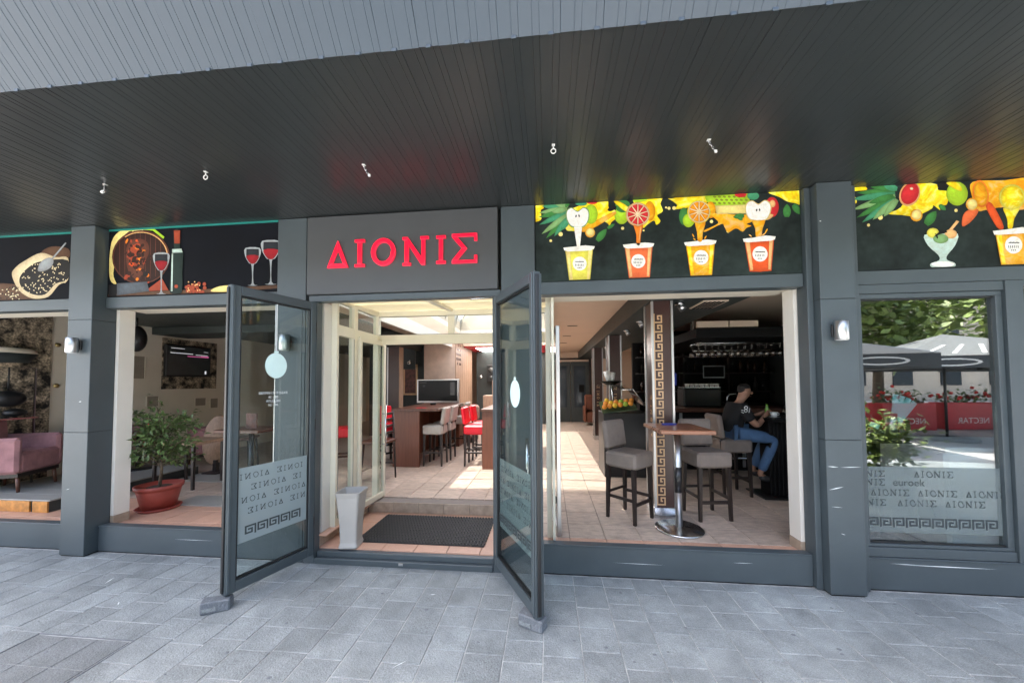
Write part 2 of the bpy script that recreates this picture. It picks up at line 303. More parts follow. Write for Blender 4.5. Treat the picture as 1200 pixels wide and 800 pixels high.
ART = [
(2,'splash','yellow',1,[[-25,3043,-24,3040,-25,3028,-26,3018,-31,3013,-38,3011,-45,3007,-50,2999,-50,2983,-47,2962,-44,2941,-46,2925,-53,2916,-65,2911,-77,2908,-87,2906,-93,2903,-93,3043]]),
(2,'splash','yellow',1,[[157,2831,167,2817,182,2812,200,2812,217,2810,236,2807,256,2804,277,2803,298,2803,318,2806,338,2810,358,2817,378,2825,398,2838,420,2854,440,2869,458,2877,474,2876,488,2868,500,2858,507,2849,508,2841,504,2832,498,2824,497,2819,500,2815,505,2814,511,2814,516,2818,519,2826,519,2838,521,2852,525,2863,533,2872,543,2879,554,2887,562,2897,567,2911,572,2928,573,2944,570,2958,558,2968,540,2976,522,2983,509,2993,505,3007,506,3023,506,3039,504,3043,305,3043,296,3038,279,3028,260,3017,235,3009,205,3001,178,2990,159,2971,150,2940,148,2899,151,2860]]),
(2,'peel','amber',2,[[288,2830,310,2844,344,2860,382,2878,418,2895,454,2912,490,2930,523,2945,548,2954,562,2955,569,2950,570,2942,565,2933,555,2924,538,2913,517,2902,498,2891,479,2879,460,2867,440,2855,418,2843,390,2830,359,2816,329,2804,308,2798,293,2799,283,2807,280,2817]]),
(2,'leaf','green',2,[[158,3036,131,3041,106,3043,80,3041,55,3035,30,3025,6,3011,33,3001,60,2996,86,2994,111,2996,136,3001,161,3010]]),
(2,'leaf','teal_green',2.1,[[160,3025,127,3036,97,3043,-14,3043,-45,3035,-11,3019,22,3008,56,3000,90,2997,124,2997,158,3000]]),
(2,'leaf','light_green',2.2,[[167,3014,127,3018,88,3018,49,3014,10,3006,-28,2995,-66,2979,-25,2970,16,2967,55,2967,94,2971,133,2978,171,2989]]),
(2,'leaf','green',2.3,[[156,2994,117,2995,79,2992,41,2985,4,2975,-33,2961,-68,2942,-28,2937,12,2936,51,2939,88,2945,125,2955,161,2969]]),
(2,'leaf','teal_green',2.4,[[164,2982,122,2974,82,2962,43,2946,6,2927,-30,2904,-65,2877,-21,2881,21,2890,62,2902,101,2918,138,2937,174,2959]]),
(2,'leaf','light_green',2.5,[[161,2960,122,2941,84,2918,49,2893,15,2864,-16,2832,-45,2797,-2,2812,38,2832,76,2854,111,2880,145,2908,176,2939]]),
(2,'leaf','green',2.6,[[160,2939,125,2916,94,2890,64,2862,37,2831,13,2797,-8,2759,30,2779,64,2802,96,2827,126,2855,153,2886,177,2920]]),
(2,'leaf','teal_green',2.7,[[158,2927,135,2907,114,2885,96,2860,81,2834,69,2805,60,2773,88,2789,112,2809,133,2831,151,2855,166,2882,178,2911]]),
(2,'leaf','light_green',2.8,[[182,3034,169,3043,71,3043,76,3038,94,3025,114,3016,134,3010,155,3008,177,3010]]),
(2,'leaf','green',2.9,[[189,3030,191,3039,190,3043,158,3043,154,3034,152,3026,152,3019,156,3015,162,3013,170,3014]]),
(2,'leaf','teal_green',3,[[178,2925,161,2913,146,2899,134,2882,125,2863,119,2842,117,2818,138,2827,156,2839,171,2853,183,2870,192,2889,198,2910]]),
(2,'leaf','light_green',3.1,[[156,3010,136,3014,115,3014,96,3011,77,3004,59,2993,42,2978,64,2969,85,2965,105,2964,125,2967,143,2974,161,2985]]),
(2,'lime','lime',3,[[419,2941,417,2923,413,2906,406,2890,398,2878,387,2869,375,2863,363,2862,351,2864,340,2871,329,2882,321,2895,314,2911,311,2929,309,2947,311,2966,315,2983,322,2998,331,3011,341,3020,353,3025,365,3027,378,3024,389,3017,399,3007,408,2993,414,2977,418,2959]]),
(2,'leaf','teal_green',3,[[334,3034,332,3030,329,3026,323,3023,315,3020,306,3019,296,3018,285,3018,274,3019,264,3021,255,3024,248,3027,242,3031,238,3035,237,3039,238,3043,327,3043,329,3042,332,3038]]),
(2,'flesh','red',2,[[417,3039,416,3036,413,3033,408,3031,402,3029,394,3028,385,3027,375,3027,366,3028,357,3030,349,3032,343,3035,338,3038,335,3041,334,3043,415,3043,416,3042]]),
(2,'apple','light_green',4,[[255,2976,242,2982,229,2993,217,3005,205,3010,192,3008,179,3002,168,2993,161,2981,157,2966,157,2947,159,2927,163,2909,169,2891,177,2874,187,2858,198,2847,210,2840,224,2837,239,2837,253,2837,267,2835,282,2834,295,2836,308,2841,320,2851,331,2865,340,2882,347,2899,351,2918,352,2939,351,2960,348,2976,340,2988,330,2998,317,3004,305,3006,293,3002,280,2991,267,2981]]),
(2,'flesh','white',5,[[254,2968,242,2973,230,2984,218,2996,206,3002,195,3000,185,2995,175,2986,169,2976,166,2962,166,2945,168,2927,171,2910,177,2895,184,2879,193,2865,203,2855,214,2849,227,2847,240,2846,253,2846,266,2845,280,2844,293,2845,304,2849,315,2859,325,2871,333,2886,339,2901,342,2918,344,2937,343,2955,340,2969,333,2981,324,2990,314,2996,303,2998,292,2993,279,2983,267,2972]]),
(2,'seeds','dark',6,[[248,2932,244,2924,239,2921,236,2926,236,2935,240,2943,245,2945,248,2941],[273,2935,273,2926,269,2922,265,2925,261,2933,261,2942,265,2946,270,2943]]),
(2,'stream','white',5.5,[[224,2845,290,2842,271,2676,246,2677]]),
(2,'slice','amber',3,[[395,2788,394,2779,391,2770,386,2763,380,2757,372,2752,364,2750,355,2749,346,2750,338,2754,330,2759,324,2766,319,2774,316,2783,315,2792,317,2801,320,2810,325,2817,331,2824,339,2828,347,2831,356,2831,365,2830,373,2826,381,2821,387,2814,391,2806,394,2797]]),
(2,'flesh','pale_yellow',4,[[388,2791,387,2783,385,2776,381,2770,376,2765,369,2761,362,2759,355,2758,348,2759,341,2762,335,2767,329,2772,326,2779,323,2786,322,2794,323,2801,326,2808,330,2815,335,2820,342,2823,348,2826,356,2826,363,2825,370,2822,376,2818,381,2812,385,2805,387,2798]]),
(2,'leaf','green',3,[[423,2708,442,2718,459,2731,472,2747,481,2766,487,2788,489,2814,464,2808,445,2798,428,2786,415,2770,406,2751,399,2729]]),
(2,'leaf','green',3,[[500,2812,513,2813,524,2816,533,2822,542,2830,550,2839,556,2852,543,2853,530,2852,519,2849,509,2843,500,2836,493,2826]]),
(2,'drops','pale_yellow',2,[[132,2788,130,2779,123,2772,114,2770,105,2773,98,2780,96,2790,98,2799,105,2805,114,2807,123,2804,130,2797],[43,2736,40,2730,35,2726,28,2726,22,2730,20,2737,22,2744,28,2748,35,2747,40,2743],[630,2812,627,2804,621,2800,613,2800,607,2805,605,2813,607,2821,614,2825,621,2825,628,2820],[792,2785,789,2780,784,2778,779,2780,776,2786,779,2792,784,2794,790,2791]]),
(2,'lime','lime',2,[[668,2917,666,2901,662,2886,655,2872,646,2861,635,2853,623,2848,610,2847,597,2849,586,2855,575,2865,566,2877,559,2891,555,2907,554,2923,556,2940,560,2955,567,2969,577,2980,588,2988,600,2993,612,2994,625,2991,637,2985,648,2976,656,2964,663,2949,667,2933]]),
(2,'lime','green',3,[[683,2993,681,2981,676,2970,669,2960,659,2953,648,2947,635,2944,621,2943,608,2945,595,2950,584,2957,574,2966,567,2976,563,2988,561,3000,563,3012,568,3023,575,3032,585,3040,591,3043,649,3043,649,3043,661,3036,670,3027,677,3016,681,3005]]),
(2,'peel','yellow',3.5,[[549,3042,550,3043,578,3043,589,3039,605,3031,624,3019,642,3006,656,2994,667,2984,674,2974,679,2965,680,2957,678,2951,673,2945,665,2942,656,2943,643,2950,628,2961,612,2974,598,2987,583,3002,567,3017,555,3032]]),
(2,'stalk','dark',4,[[499,2973,504,2982,515,2994,528,3005,539,3011,550,3010,561,3004,570,2996,573,2989,567,2981,555,2971,540,2963,528,2959,518,2958,508,2961,501,2966]]),
(2,'splash','yellow',2,[[937,3043,932,3030,924,3015,920,2999,924,2984,931,2967,937,2951,938,2938,929,2928,915,2920,900,2913,892,2905,895,2894,904,2881,913,2869,917,2858,913,2847,905,2837,894,2830,886,2827,881,2833,877,2845,873,2857,866,2863,854,2860,840,2851,826,2841,814,2833,806,2826,799,2819,794,2813,789,2809,786,2806,784,2805,781,2807,778,2817,773,2834,767,2859,761,2888,753,2917,739,2951,721,2990,708,3026,707,3043]]),
(2,'peach','amber',3,[[879,2941,877,2923,874,2906,868,2891,861,2878,853,2869,843,2864,834,2862,824,2865,815,2871,807,2881,800,2895,795,2910,793,2928,792,2946,793,2964,797,2981,802,2996,809,3008,818,3018,827,3023,837,3025,846,3022,855,3015,863,3005,870,2992,875,2976,878,2959]]),
(2,'lime','lime',2.5,[[814,3043,814,3043,817,3036,813,3031,797,3027,771,3023,745,3021,725,3021,713,3026,705,3033,702,3042,703,3043]]),
(2,'fruit','peach',4,[[835,2915,832,2893,825,2872,813,2854,798,2839,780,2828,759,2822,738,2821,717,2824,697,2833,679,2845,664,2862,653,2882,647,2903,645,2925,647,2948,655,2968,666,2987,682,3002,700,3013,720,3019,742,3020,763,3016,783,3008,801,2995,815,2978,826,2959,833,2937]]),
(2,'flesh','cream',5,[[827,2915,825,2895,818,2876,807,2859,793,2846,776,2836,758,2830,738,2829,719,2832,701,2840,684,2851,670,2867,660,2885,654,2904,652,2925,655,2945,662,2964,672,2981,687,2995,703,3005,722,3011,742,3012,761,3009,779,3001,796,2989,809,2973,819,2956,825,2936]]),
(2,'segments','red',6,[[753,2919,817,2938,819,2927,820,2916,819,2904,816,2894],[751,2911,814,2887,810,2877,804,2868,796,2859,788,2852],[744,2907,783,2848,774,2843,763,2839,752,2837,742,2836],[736,2907,735,2837,725,2839,714,2842,704,2847,695,2853],[729,2913,689,2857,681,2865,674,2874,669,2885,665,2895],[727,2921,662,2902,660,2913,660,2925,661,2936,663,2947],[729,2929,665,2954,670,2964,676,2973,683,2982,691,2989],[736,2934,697,2993,706,2998,717,3001,728,3004,738,3004],[744,2933,745,3004,755,3002,766,2998,776,2993,785,2988],[751,2928,791,2983,798,2975,805,2966,811,2955,815,2945]]),
(2,'core','cream',7,[[751,2920,749,2913,743,2909,736,2909,731,2914,729,2921,731,2928,737,2932,744,2931,749,2927]]),
(2,'stream','orange',8,[[704,2834,713,2835,727,2826,741,2820,756,2827,771,2836,780,2835,778,2815,769,2785,761,2755,758,2724,755,2693,751,2672,743,2663,733,2664,726,2673,724,2695,724,2726,723,2756,716,2786,707,2815]]),
(2,'highlight','peach',9,[[756,2811,765,2813,747,2695,742,2695]]),
(2,'cup','lemon',6,[[151,2643,376,2645,350,2400,180,2400]]),
(2,'highlight','pale_yellow',7,[[155,2643,189,2643,210,2400,187,2400],[340,2644,369,2644,343,2400,325,2400,325,2400]]),
(2,'rim','white',8,[[135,2672,212,2677,315,2684,391,2672,382,2649,353,2639,174,2637,143,2648]]),
(2,'label','white',9,[[323,2530,322,2517,317,2505,310,2494,301,2485,290,2479,278,2475,266,2474,253,2476,241,2481,230,2488,221,2498,215,2509,211,2522,209,2535,211,2548,215,2560,222,2571,231,2580,242,2586,254,2590,267,2591,280,2589,292,2584,302,2576,311,2567,318,2556,322,2543]]),
(2,'lettering','dark',10,[[232,2551,241,2554,241,2545,232,2545],[243,2554,251,2553,251,2545,243,2545],[253,2550,261,2553,261,2544,253,2545],[263,2553,272,2553,272,2544,263,2544],[273,2550,282,2552,282,2543,273,2544],[284,2552,292,2552,292,2543,284,2543],[294,2549,302,2551,302,2543,294,2543],[229,2532,233,2532,235,2514,230,2514],[242,2532,245,2531,247,2514,243,2514],[254,2531,258,2531,260,2513,255,2513],[267,2531,270,2530,272,2513,268,2513],[279,2530,283,2530,285,2512,280,2512],[292,2530,295,2529,297,2512,293,2512],[249,2501,256,2501,256,2494,249,2494],[261,2501,268,2501,268,2494,261,2494],[274,2500,281,2500,281,2493,274,2493]]),
(2,'cup','coral',6,[[632,2647,850,2647,825,2400,661,2400]]),
(2,'highlight','peach',7,[[636,2647,669,2647,688,2409,667,2406],[815,2647,843,2647,819,2407,801,2410]]),
(2,'rim','white',8,[[617,2675,692,2680,791,2685,864,2674,856,2651,828,2641,654,2641,625,2652]]),
(2,'label','white',9,[[791,2531,790,2518,785,2506,778,2496,770,2487,759,2481,747,2477,735,2476,723,2478,711,2483,701,2490,692,2499,686,2510,682,2523,681,2536,683,2548,687,2560,694,2571,703,2580,713,2586,725,2590,737,2591,749,2589,761,2584,771,2577,780,2567,786,2556,790,2544]]),
(2,'lettering','dark',10,[[703,2552,712,2554,712,2546,703,2546],[713,2555,722,2554,721,2545,713,2546],[723,2551,732,2554,731,2545,723,2545],[733,2554,741,2553,741,2545,733,2545],[743,2550,751,2553,751,2544,743,2545],[753,2553,761,2552,761,2544,753,2544],[763,2549,771,2552,771,2543,763,2544],[700,2533,704,2533,706,2516,701,2516],[712,2533,716,2532,718,2515,713,2515],[725,2532,728,2532,730,2515,725,2515],[737,2532,740,2531,742,2514,737,2514],[749,2531,752,2531,754,2514,750,2514],[761,2531,764,2530,766,2513,762,2513],[719,2503,726,2503,726,2496,719,2496],[731,2503,738,2502,738,2495,731,2496],[743,2502,750,2502,750,2495,743,2495]]),
(2,'splash','yellow',1,[[980,3039,983,3040,991,3040,1003,3038,1018,3039,1036,3042,1041,3043,1282,3043,1287,3037,1292,3021,1292,3005,1286,2993,1272,2986,1251,2983,1227,2981,1206,2977,1189,2972,1173,2966,1157,2961,1139,2956,1118,2953,1095,2951,1073,2949,1054,2948,1040,2947,1028,2946,1019,2946,1016,2948,1021,2953,1033,2960,1044,2968,1050,2976,1047,2985,1038,2995,1027,3005,1017,3014,1007,3021,994,3029,984,3035]]),
(2,'drops','pale_yellow',2,[[998,2957,996,2950,989,2945,982,2946,976,2951,973,2959,976,2966,982,2971,990,2970,996,2965],[1040,2957,1037,2948,1030,2943,1021,2943,1014,2949,1011,2958,1014,2967,1022,2972,1030,2972,1037,2966],[972,2966,969,2959,963,2957,957,2960,954,2967,957,2973,963,2975,969,2972],[1323,2831,1320,2823,1314,2818,1306,2819,1299,2824,1297,2832,1300,2840,1306,2845,1314,2845,1321,2839],[1445,2747,1443,2740,1436,2735,1429,2736,1423,2741,1421,2748,1424,2756,1430,2760,1437,2760,1443,2755]]),
(2,'lime','green',2,[[1138,2883,1137,2867,1133,2852,1129,2838,1122,2827,1115,2819,1107,2814,1099,2813,1090,2815,1082,2821,1075,2830,1070,2841,1065,2855,1063,2871,1062,2887,1064,2903,1067,2918,1071,2932,1078,2943,1085,2951,1093,2956,1102,2957,1110,2955,1118,2949,1125,2940,1131,2928,1135,2914,1137,2899]]),
(2,'lime','lime',3,[[1178,2847,1177,2834,1174,2823,1168,2813,1161,2805,1152,2798,1143,2795,1133,2794,1123,2796,1114,2800,1106,2807,1099,2816,1094,2827,1091,2839,1090,2851,1091,2864,1095,2875,1100,2885,1108,2894,1116,2900,1126,2903,1135,2904,1145,2902,1155,2898,1163,2890,1170,2881,1175,2871,1178,2859]]),
(2,'orange','amber',2,[[1345,2924,1344,2909,1340,2895,1335,2883,1329,2872,1321,2865,1313,2860,1304,2859,1296,2861,1287,2866,1280,2875,1274,2886,1270,2899,1267,2914,1267,2929,1268,2944,1271,2958,1276,2971,1283,2981,1290,2989,1299,2993,1307,2994,1316,2992,1324,2987,1331,2978,1337,2967,1342,2954,1344,2939]]),
(2,'fruit','yellow',4,[[1306,2909,1304,2888,1296,2868,1285,2851,1271,2837,1254,2826,1234,2820,1214,2819,1195,2822,1176,2830,1159,2843,1145,2859,1134,2877,1128,2898,1126,2920,1129,2941,1136,2961,1147,2979,1162,2993,1179,3003,1199,3009,1219,3011,1239,3007,1258,2999,1274,2986,1288,2970,1298,2952,1305,2931]]),
(2,'flesh','cream',5,[[1299,2910,1297,2890,1290,2872,1280,2856,1267,2843,1251,2833,1233,2828,1215,2826,1196,2830,1179,2837,1163,2848,1151,2863,1141,2880,1135,2899,1134,2919,1136,2939,1143,2957,1153,2973,1166,2987,1182,2996,1200,3002,1219,3003,1237,3000,1254,2992,1270,2981,1283,2966,1292,2949,1298,2930]]),
(2,'segments','amber_deep',6,[[1229,2914,1290,2932,1292,2922,1292,2910,1291,2899,1289,2889],[1227,2906,1287,2882,1282,2873,1277,2864,1270,2856,1262,2849],[1220,2902,1257,2845,1248,2840,1238,2837,1228,2835,1218,2834],[1212,2902,1211,2834,1202,2836,1192,2839,1182,2844,1173,2850],[1206,2907,1168,2854,1161,2862,1154,2871,1149,2880,1145,2890],[1204,2915,1143,2897,1141,2907,1141,2919,1142,2930,1144,2940],[1207,2923,1146,2947,1151,2956,1156,2965,1163,2974,1171,2980],[1213,2928,1176,2984,1185,2989,1195,2993,1205,2995,1215,2995],[1221,2927,1222,2995,1232,2993,1242,2990,1251,2985,1260,2979],[1227,2922,1265,2975,1272,2967,1279,2958,1284,2949,1288,2939]]),
(2,'core','cream',7,[[1227,2914,1225,2907,1220,2903,1213,2904,1208,2908,1206,2915,1208,2922,1214,2926,1220,2925,1226,2921]]),
(2,'stream','amber',8,[[1182,2830,1191,2833,1206,2824,1221,2818,1237,2824,1254,2832,1263,2829,1260,2808,1250,2776,1241,2746,1238,2719,1237,2694,1233,2676,1223,2669,1210,2670,1201,2678,1198,2696,1197,2721,1196,2748,1190,2778,1183,2809]]),
(2,'pineapple','lime',1.5,[[1588,3043,1599,3028,1604,2997,1597,2966,1576,2946,1532,2939,1469,2940,1404,2945,1355,2951,1326,2956,1310,2963,1299,2971,1290,2982,1279,2998,1269,3017,1265,3035,1270,3043]]),
(2,'scales','olive',2,[[1350,3027,1345,3023,1336,3024,1328,3029,1327,3036,1332,3040,1341,3039,1348,3034],[1366,3000,1361,2996,1352,2997,1344,3002,1343,3009,1348,3013,1357,3012,1364,3007],[1348,2975,1343,2971,1335,2972,1327,2977,1325,2984,1330,2988,1339,2987,1347,2982],[1387,3025,1382,3021,1373,3022,1366,3027,1364,3034,1369,3038,1378,3037,1385,3031],[1403,2998,1398,2994,1389,2995,1382,3000,1380,3007,1385,3011,1394,3010,1401,3004],[1385,2973,1380,2969,1372,2970,1364,2975,1363,2982,1368,2986,1376,2985,1384,2979],[1424,3022,1419,3018,1410,3019,1403,3025,1401,3031,1406,3035,1415,3034,1422,3029],[1440,2996,1435,2992,1426,2993,1419,2998,1417,3005,1422,3009,1431,3008,1438,3002],[1422,2971,1417,2967,1409,2968,1401,2973,1400,2980,1405,2984,1413,2983,1421,2977],[1461,3020,1456,3016,1447,3017,1440,3023,1438,3029,1443,3033,1452,3032,1459,3027],[1477,2993,1472,2989,1463,2990,1456,2996,1454,3002,1459,3006,1468,3005,1475,3000],[1459,2969,1454,2965,1446,2966,1438,2971,1437,2977,1442,2981,1450,2980,1458,2975],[1497,3018,1492,3014,1484,3015,1476,3020,1475,3027,1480,3031,1489,3030,1496,3024],[1513,2991,1508,2987,1500,2988,1492,2994,1491,3000,1496,3004,1504,3003,1512,2998],[1496,2966,1491,2962,1482,2963,1475,2969,1473,2975,1478,2979,1487,2978,1494,2973],[1534,3016,1529,3012,1521,3013,1513,3018,1512,3025,1517,3029,1525,3028,1533,3022],[1550,2989,1545,2985,1536,2986,1529,2991,1527,2998,1532,3002,1541,3001,1548,2996],[1533,2964,1528,2960,1519,2961,1512,2967,1510,2973,1515,2977,1524,2976,1531,2971],[1571,3013,1566,3010,1557,3011,1550,3016,1548,3022,1553,3026,1562,3025,1569,3020],[1587,2987,1582,2983,1573,2984,1566,2989,1564,2996,1569,3000,1578,2999,1585,2993],[1569,2962,1564,2958,1556,2959,1549,2964,1547,2971,1552,2975,1561,2974,1568,2969]]),
(2,'rind','pale_yellow',2.5,[[1341,2959,1585,2953,1592,2881,1349,2889]]),
(2,'flesh','red',2.6,[[1578,3033,1577,3028,1574,3023,1568,3020,1561,3017,1553,3015,1544,3014,1534,3014,1524,3015,1515,3017,1506,3020,1500,3024,1494,3028,1491,3033,1490,3038,1491,3043,1491,3043,1573,3043,1574,3042,1577,3038]]),
(2,'leaf','teal_green',3,[[1672,3017,1670,3010,1667,3004,1662,2998,1655,2993,1646,2990,1637,2988,1627,2988,1618,2989,1608,2992,1600,2997,1593,3002,1588,3008,1585,3015,1584,3022,1586,3029,1589,3036,1594,3042,1596,3043,1656,3043,1656,3043,1663,3037,1668,3031,1671,3024]]),
(2,'splash','amber',2.2,[[1316,2879,1317,2888,1324,2894,1336,2898,1354,2899,1380,2896,1413,2890,1449,2882,1482,2877,1515,2874,1548,2873,1578,2872,1601,2867,1616,2858,1625,2847,1629,2835,1627,2824,1617,2816,1600,2809,1583,2803,1574,2798,1578,2793,1590,2789,1602,2785,1608,2781,1604,2778,1594,2775,1581,2771,1571,2766,1564,2759,1557,2750,1550,2742,1541,2738,1531,2743,1519,2752,1507,2762,1493,2766,1478,2762,1462,2751,1446,2741,1433,2738,1424,2745,1417,2758,1412,2773,1406,2785,1403,2794,1401,2803,1396,2808,1384,2808,1359,2798,1324,2781,1290,2763,1266,2752,1253,2750,1247,2752,1247,2757,1255,2765,1277,2775,1310,2788,1342,2802,1361,2817,1358,2833,1343,2850,1325,2866]]),
(2,'leaf','green',4,[[1554,2878,1540,2883,1526,2885,1512,2884,1498,2879,1485,2870,1473,2858,1488,2847,1502,2842,1517,2840,1530,2841,1544,2846,1557,2854]]),
(2,'leaf','green',4,[[1504,2853,1507,2844,1512,2837,1518,2832,1525,2829,1534,2829,1545,2831,1544,2843,1541,2852,1537,2859,1531,2864,1524,2867,1515,2868]]),
(2,'apple','red',3,[[1814,2920,1812,2902,1808,2886,1801,2871,1793,2858,1783,2849,1773,2844,1762,2843,1751,2845,1741,2852,1731,2862,1724,2875,1718,2891,1715,2908,1715,2926,1716,2944,1720,2960,1727,2975,1735,2988,1745,2997,1755,3002,1766,3003,1777,3001,1788,2994,1797,2984,1804,2971,1810,2955,1813,2938]]),
(2,'highlight','peach',3.5,[[1790,2948,1789,2941,1788,2935,1785,2930,1781,2925,1777,2922,1772,2920,1768,2920,1763,2921,1758,2923,1754,2927,1751,2932,1749,2938,1747,2944,1747,2950,1748,2957,1749,2963,1752,2969,1756,2973,1760,2976,1765,2978,1769,2979,1774,2978,1779,2975,1783,2971,1786,2967,1788,2961,1790,2955]]),
(2,'splash','peach',3.2,[[1719,2869,1732,2871,1749,2869,1764,2866,1773,2861,1772,2854,1765,2844,1755,2835,1745,2828,1736,2824,1725,2822,1715,2822,1709,2825,1707,2834,1708,2847,1712,2860]]),
(2,'apple','pale_yellow',4,[[1665,2955,1653,2960,1641,2970,1630,2980,1618,2985,1606,2984,1592,2979,1581,2971,1572,2961,1566,2947,1564,2929,1563,2910,1565,2892,1570,2875,1576,2858,1585,2843,1596,2831,1610,2823,1626,2819,1644,2816,1661,2815,1677,2814,1694,2815,1709,2818,1722,2824,1733,2835,1742,2849,1749,2865,1754,2881,1758,2899,1760,2917,1759,2935,1756,2950,1749,2962,1738,2972,1726,2979,1713,2982,1702,2978,1689,2969,1677,2959]]),
(2,'flesh','white',5,[[1664,2946,1653,2951,1642,2961,1631,2971,1620,2977,1608,2976,1597,2972,1587,2965,1579,2955,1574,2943,1572,2927,1571,2909,1573,2893,1576,2878,1582,2863,1590,2849,1600,2838,1613,2831,1629,2827,1645,2825,1661,2824,1676,2823,1692,2823,1706,2826,1718,2831,1728,2841,1736,2854,1742,2869,1747,2884,1750,2899,1752,2916,1751,2932,1749,2945,1742,2956,1733,2965,1722,2972,1711,2974,1700,2970,1688,2960,1676,2951]]),
(2,'seeds','dark',6,[[1655,2902,1652,2895,1647,2893,1644,2897,1644,2905,1648,2913,1652,2915,1655,2911],[1677,2906,1676,2897,1673,2893,1669,2896,1666,2904,1666,2912,1670,2916,1674,2914]]),
(2,'stream','amber',5.5,[[1614,2823,1624,2826,1642,2821,1661,2817,1680,2820,1699,2824,1711,2820,1708,2803,1698,2778,1689,2752,1685,2727,1682,2702,1676,2685,1665,2678,1651,2678,1640,2686,1636,2704,1636,2730,1635,2755,1626,2781,1616,2806]]),
(2,'splash','yellow',1,[[1742,3042,1746,3043,1968,3043,1968,2932,1966,2930,1958,2933,1948,2939,1937,2944,1923,2948,1907,2951,1890,2956,1875,2963,1862,2970,1850,2980,1837,2990,1822,3000,1800,3011,1772,3023,1750,3034]]),
(2,'leaf','green',2,[[1887,2837,1896,2854,1902,2871,1902,2889,1898,2906,1890,2924,1876,2943,1860,2927,1850,2910,1845,2893,1844,2876,1847,2858,1855,2840]]),
(2,'leaf','green',2,[[1910,2925,1912,2907,1918,2891,1927,2878,1939,2867,1954,2858,1968,2854,1968,2903,1966,2908,1958,2922,1946,2933,1931,2942]]),
(2,'drops','amber',5,[[1171,2726,1175,2716,1174,2710,1169,2713,1163,2722,1159,2733,1160,2739,1165,2736],[1179,2698,1185,2690,1186,2685,1181,2685,1173,2690,1167,2698,1166,2703,1171,2703],[1264,2702,1258,2693,1253,2691,1252,2697,1256,2707,1263,2716,1268,2718,1269,2713],[1600,2707,1607,2698,1608,2693,1603,2693,1594,2699,1587,2708,1586,2713,1591,2713],[1719,2729,1710,2716,1704,2711,1705,2719,1711,2734,1720,2748,1726,2752,1726,2744],[1699,2704,1689,2698,1684,2698,1685,2704,1694,2712,1704,2718,1710,2718,1708,2713]]),
(2,'cup','amber',6,[[1110,2643,1329,2648,1303,2401,1289,2400,1139,2400]]),
(2,'highlight','yellow',7,[[1115,2643,1148,2644,1166,2410,1145,2407],[1294,2647,1323,2648,1297,2409,1279,2412]]),
(2,'rim','white',8,[[1095,2671,1170,2676,1270,2687,1343,2675,1335,2652,1307,2642,1133,2638,1103,2647]]),
(2,'label','white',9,[[1278,2541,1276,2528,1272,2516,1265,2505,1256,2496,1245,2489,1233,2485,1221,2484,1208,2486,1197,2491,1186,2499,1178,2508,1171,2520,1167,2533,1166,2546,1168,2559,1172,2572,1179,2583,1188,2592,1199,2598,1211,2602,1224,2603,1236,2601,1248,2596,1258,2589,1267,2579,1273,2567,1277,2555]]),
(2,'lettering','dark',10,[[1189,2563,1197,2566,1197,2557,1189,2557],[1199,2566,1208,2565,1207,2556,1199,2557],[1209,2562,1218,2565,1217,2556,1209,2556],[1219,2565,1228,2564,1227,2555,1219,2556],[1229,2561,1238,2564,1238,2555,1229,2555],[1239,2564,1248,2563,1248,2555,1239,2555],[1249,2560,1258,2563,1258,2554,1249,2554],[1186,2543,1189,2543,1191,2525,1186,2526],[1198,2543,1201,2543,1203,2525,1199,2525],[1210,2542,1214,2542,1216,2524,1211,2525],[1223,2542,1226,2542,1228,2524,1223,2524],[1235,2541,1238,2541,1240,2523,1236,2524],[1247,2541,1251,2541,1252,2523,1248,2523],[1205,2512,1211,2512,1211,2505,1204,2505],[1217,2512,1224,2512,1224,2504,1217,2505],[1229,2511,1236,2511,1236,2504,1229,2504]]),
(2,'cup','redorange',6,[[1554,2653,1770,2660,1744,2418,1664,2412,1584,2417]]),
(2,'highlight','peach',7,[[1558,2653,1591,2654,1611,2428,1590,2425],[1735,2659,1763,2660,1738,2426,1721,2428]]),
(2,'rim','white',8,[[1540,2679,1613,2684,1711,2698,1783,2686,1775,2663,1748,2654,1576,2648,1546,2655]]),
(2,'label','white',9,[[1719,2550,1717,2536,1713,2524,1706,2513,1697,2504,1686,2497,1674,2493,1662,2492,1649,2494,1637,2499,1627,2506,1618,2516,1612,2528,1608,2541,1607,2555,1609,2568,1613,2581,1620,2592,1630,2601,1640,2608,1652,2612,1665,2613,1677,2611,1689,2606,1699,2598,1708,2588,1714,2576,1718,2563]]),
(2,'lettering','dark',10,[[1630,2572,1639,2575,1638,2565,1630,2566],[1640,2574,1649,2574,1648,2565,1640,2565],[1650,2571,1659,2574,1659,2565,1650,2565],[1661,2573,1669,2573,1669,2564,1660,2564],[1670,2570,1679,2573,1679,2564,1670,2564],[1681,2573,1689,2572,1689,2563,1680,2564],[1691,2569,1699,2572,1699,2563,1690,2563],[1627,2552,1630,2552,1632,2534,1627,2534],[1639,2551,1642,2551,1644,2533,1640,2533],[1651,2551,1655,2551,1657,2533,1652,2533],[1664,2550,1667,2550,1669,2532,1664,2532],[1676,2550,1679,2550,1681,2531,1677,2532],[1688,2549,1692,2549,1693,2531,1689,2531],[1646,2520,1652,2520,1652,2513,1645,2513],[1658,2520,1665,2520,1664,2512,1658,2513],[1670,2519,1677,2519,1677,2512,1670,2512]]),
(3,'splash','yellow',1,[[2437,3043,2444,3040,2451,3032,2452,3024,2445,3018,2426,3015,2397,3015,2368,3014,2351,3008,2349,2996,2357,2979,2369,2961,2375,2947,2376,2936,2375,2927,2372,2920,2368,2917,2360,2916,2349,2917,2340,2921,2340,3043]]),
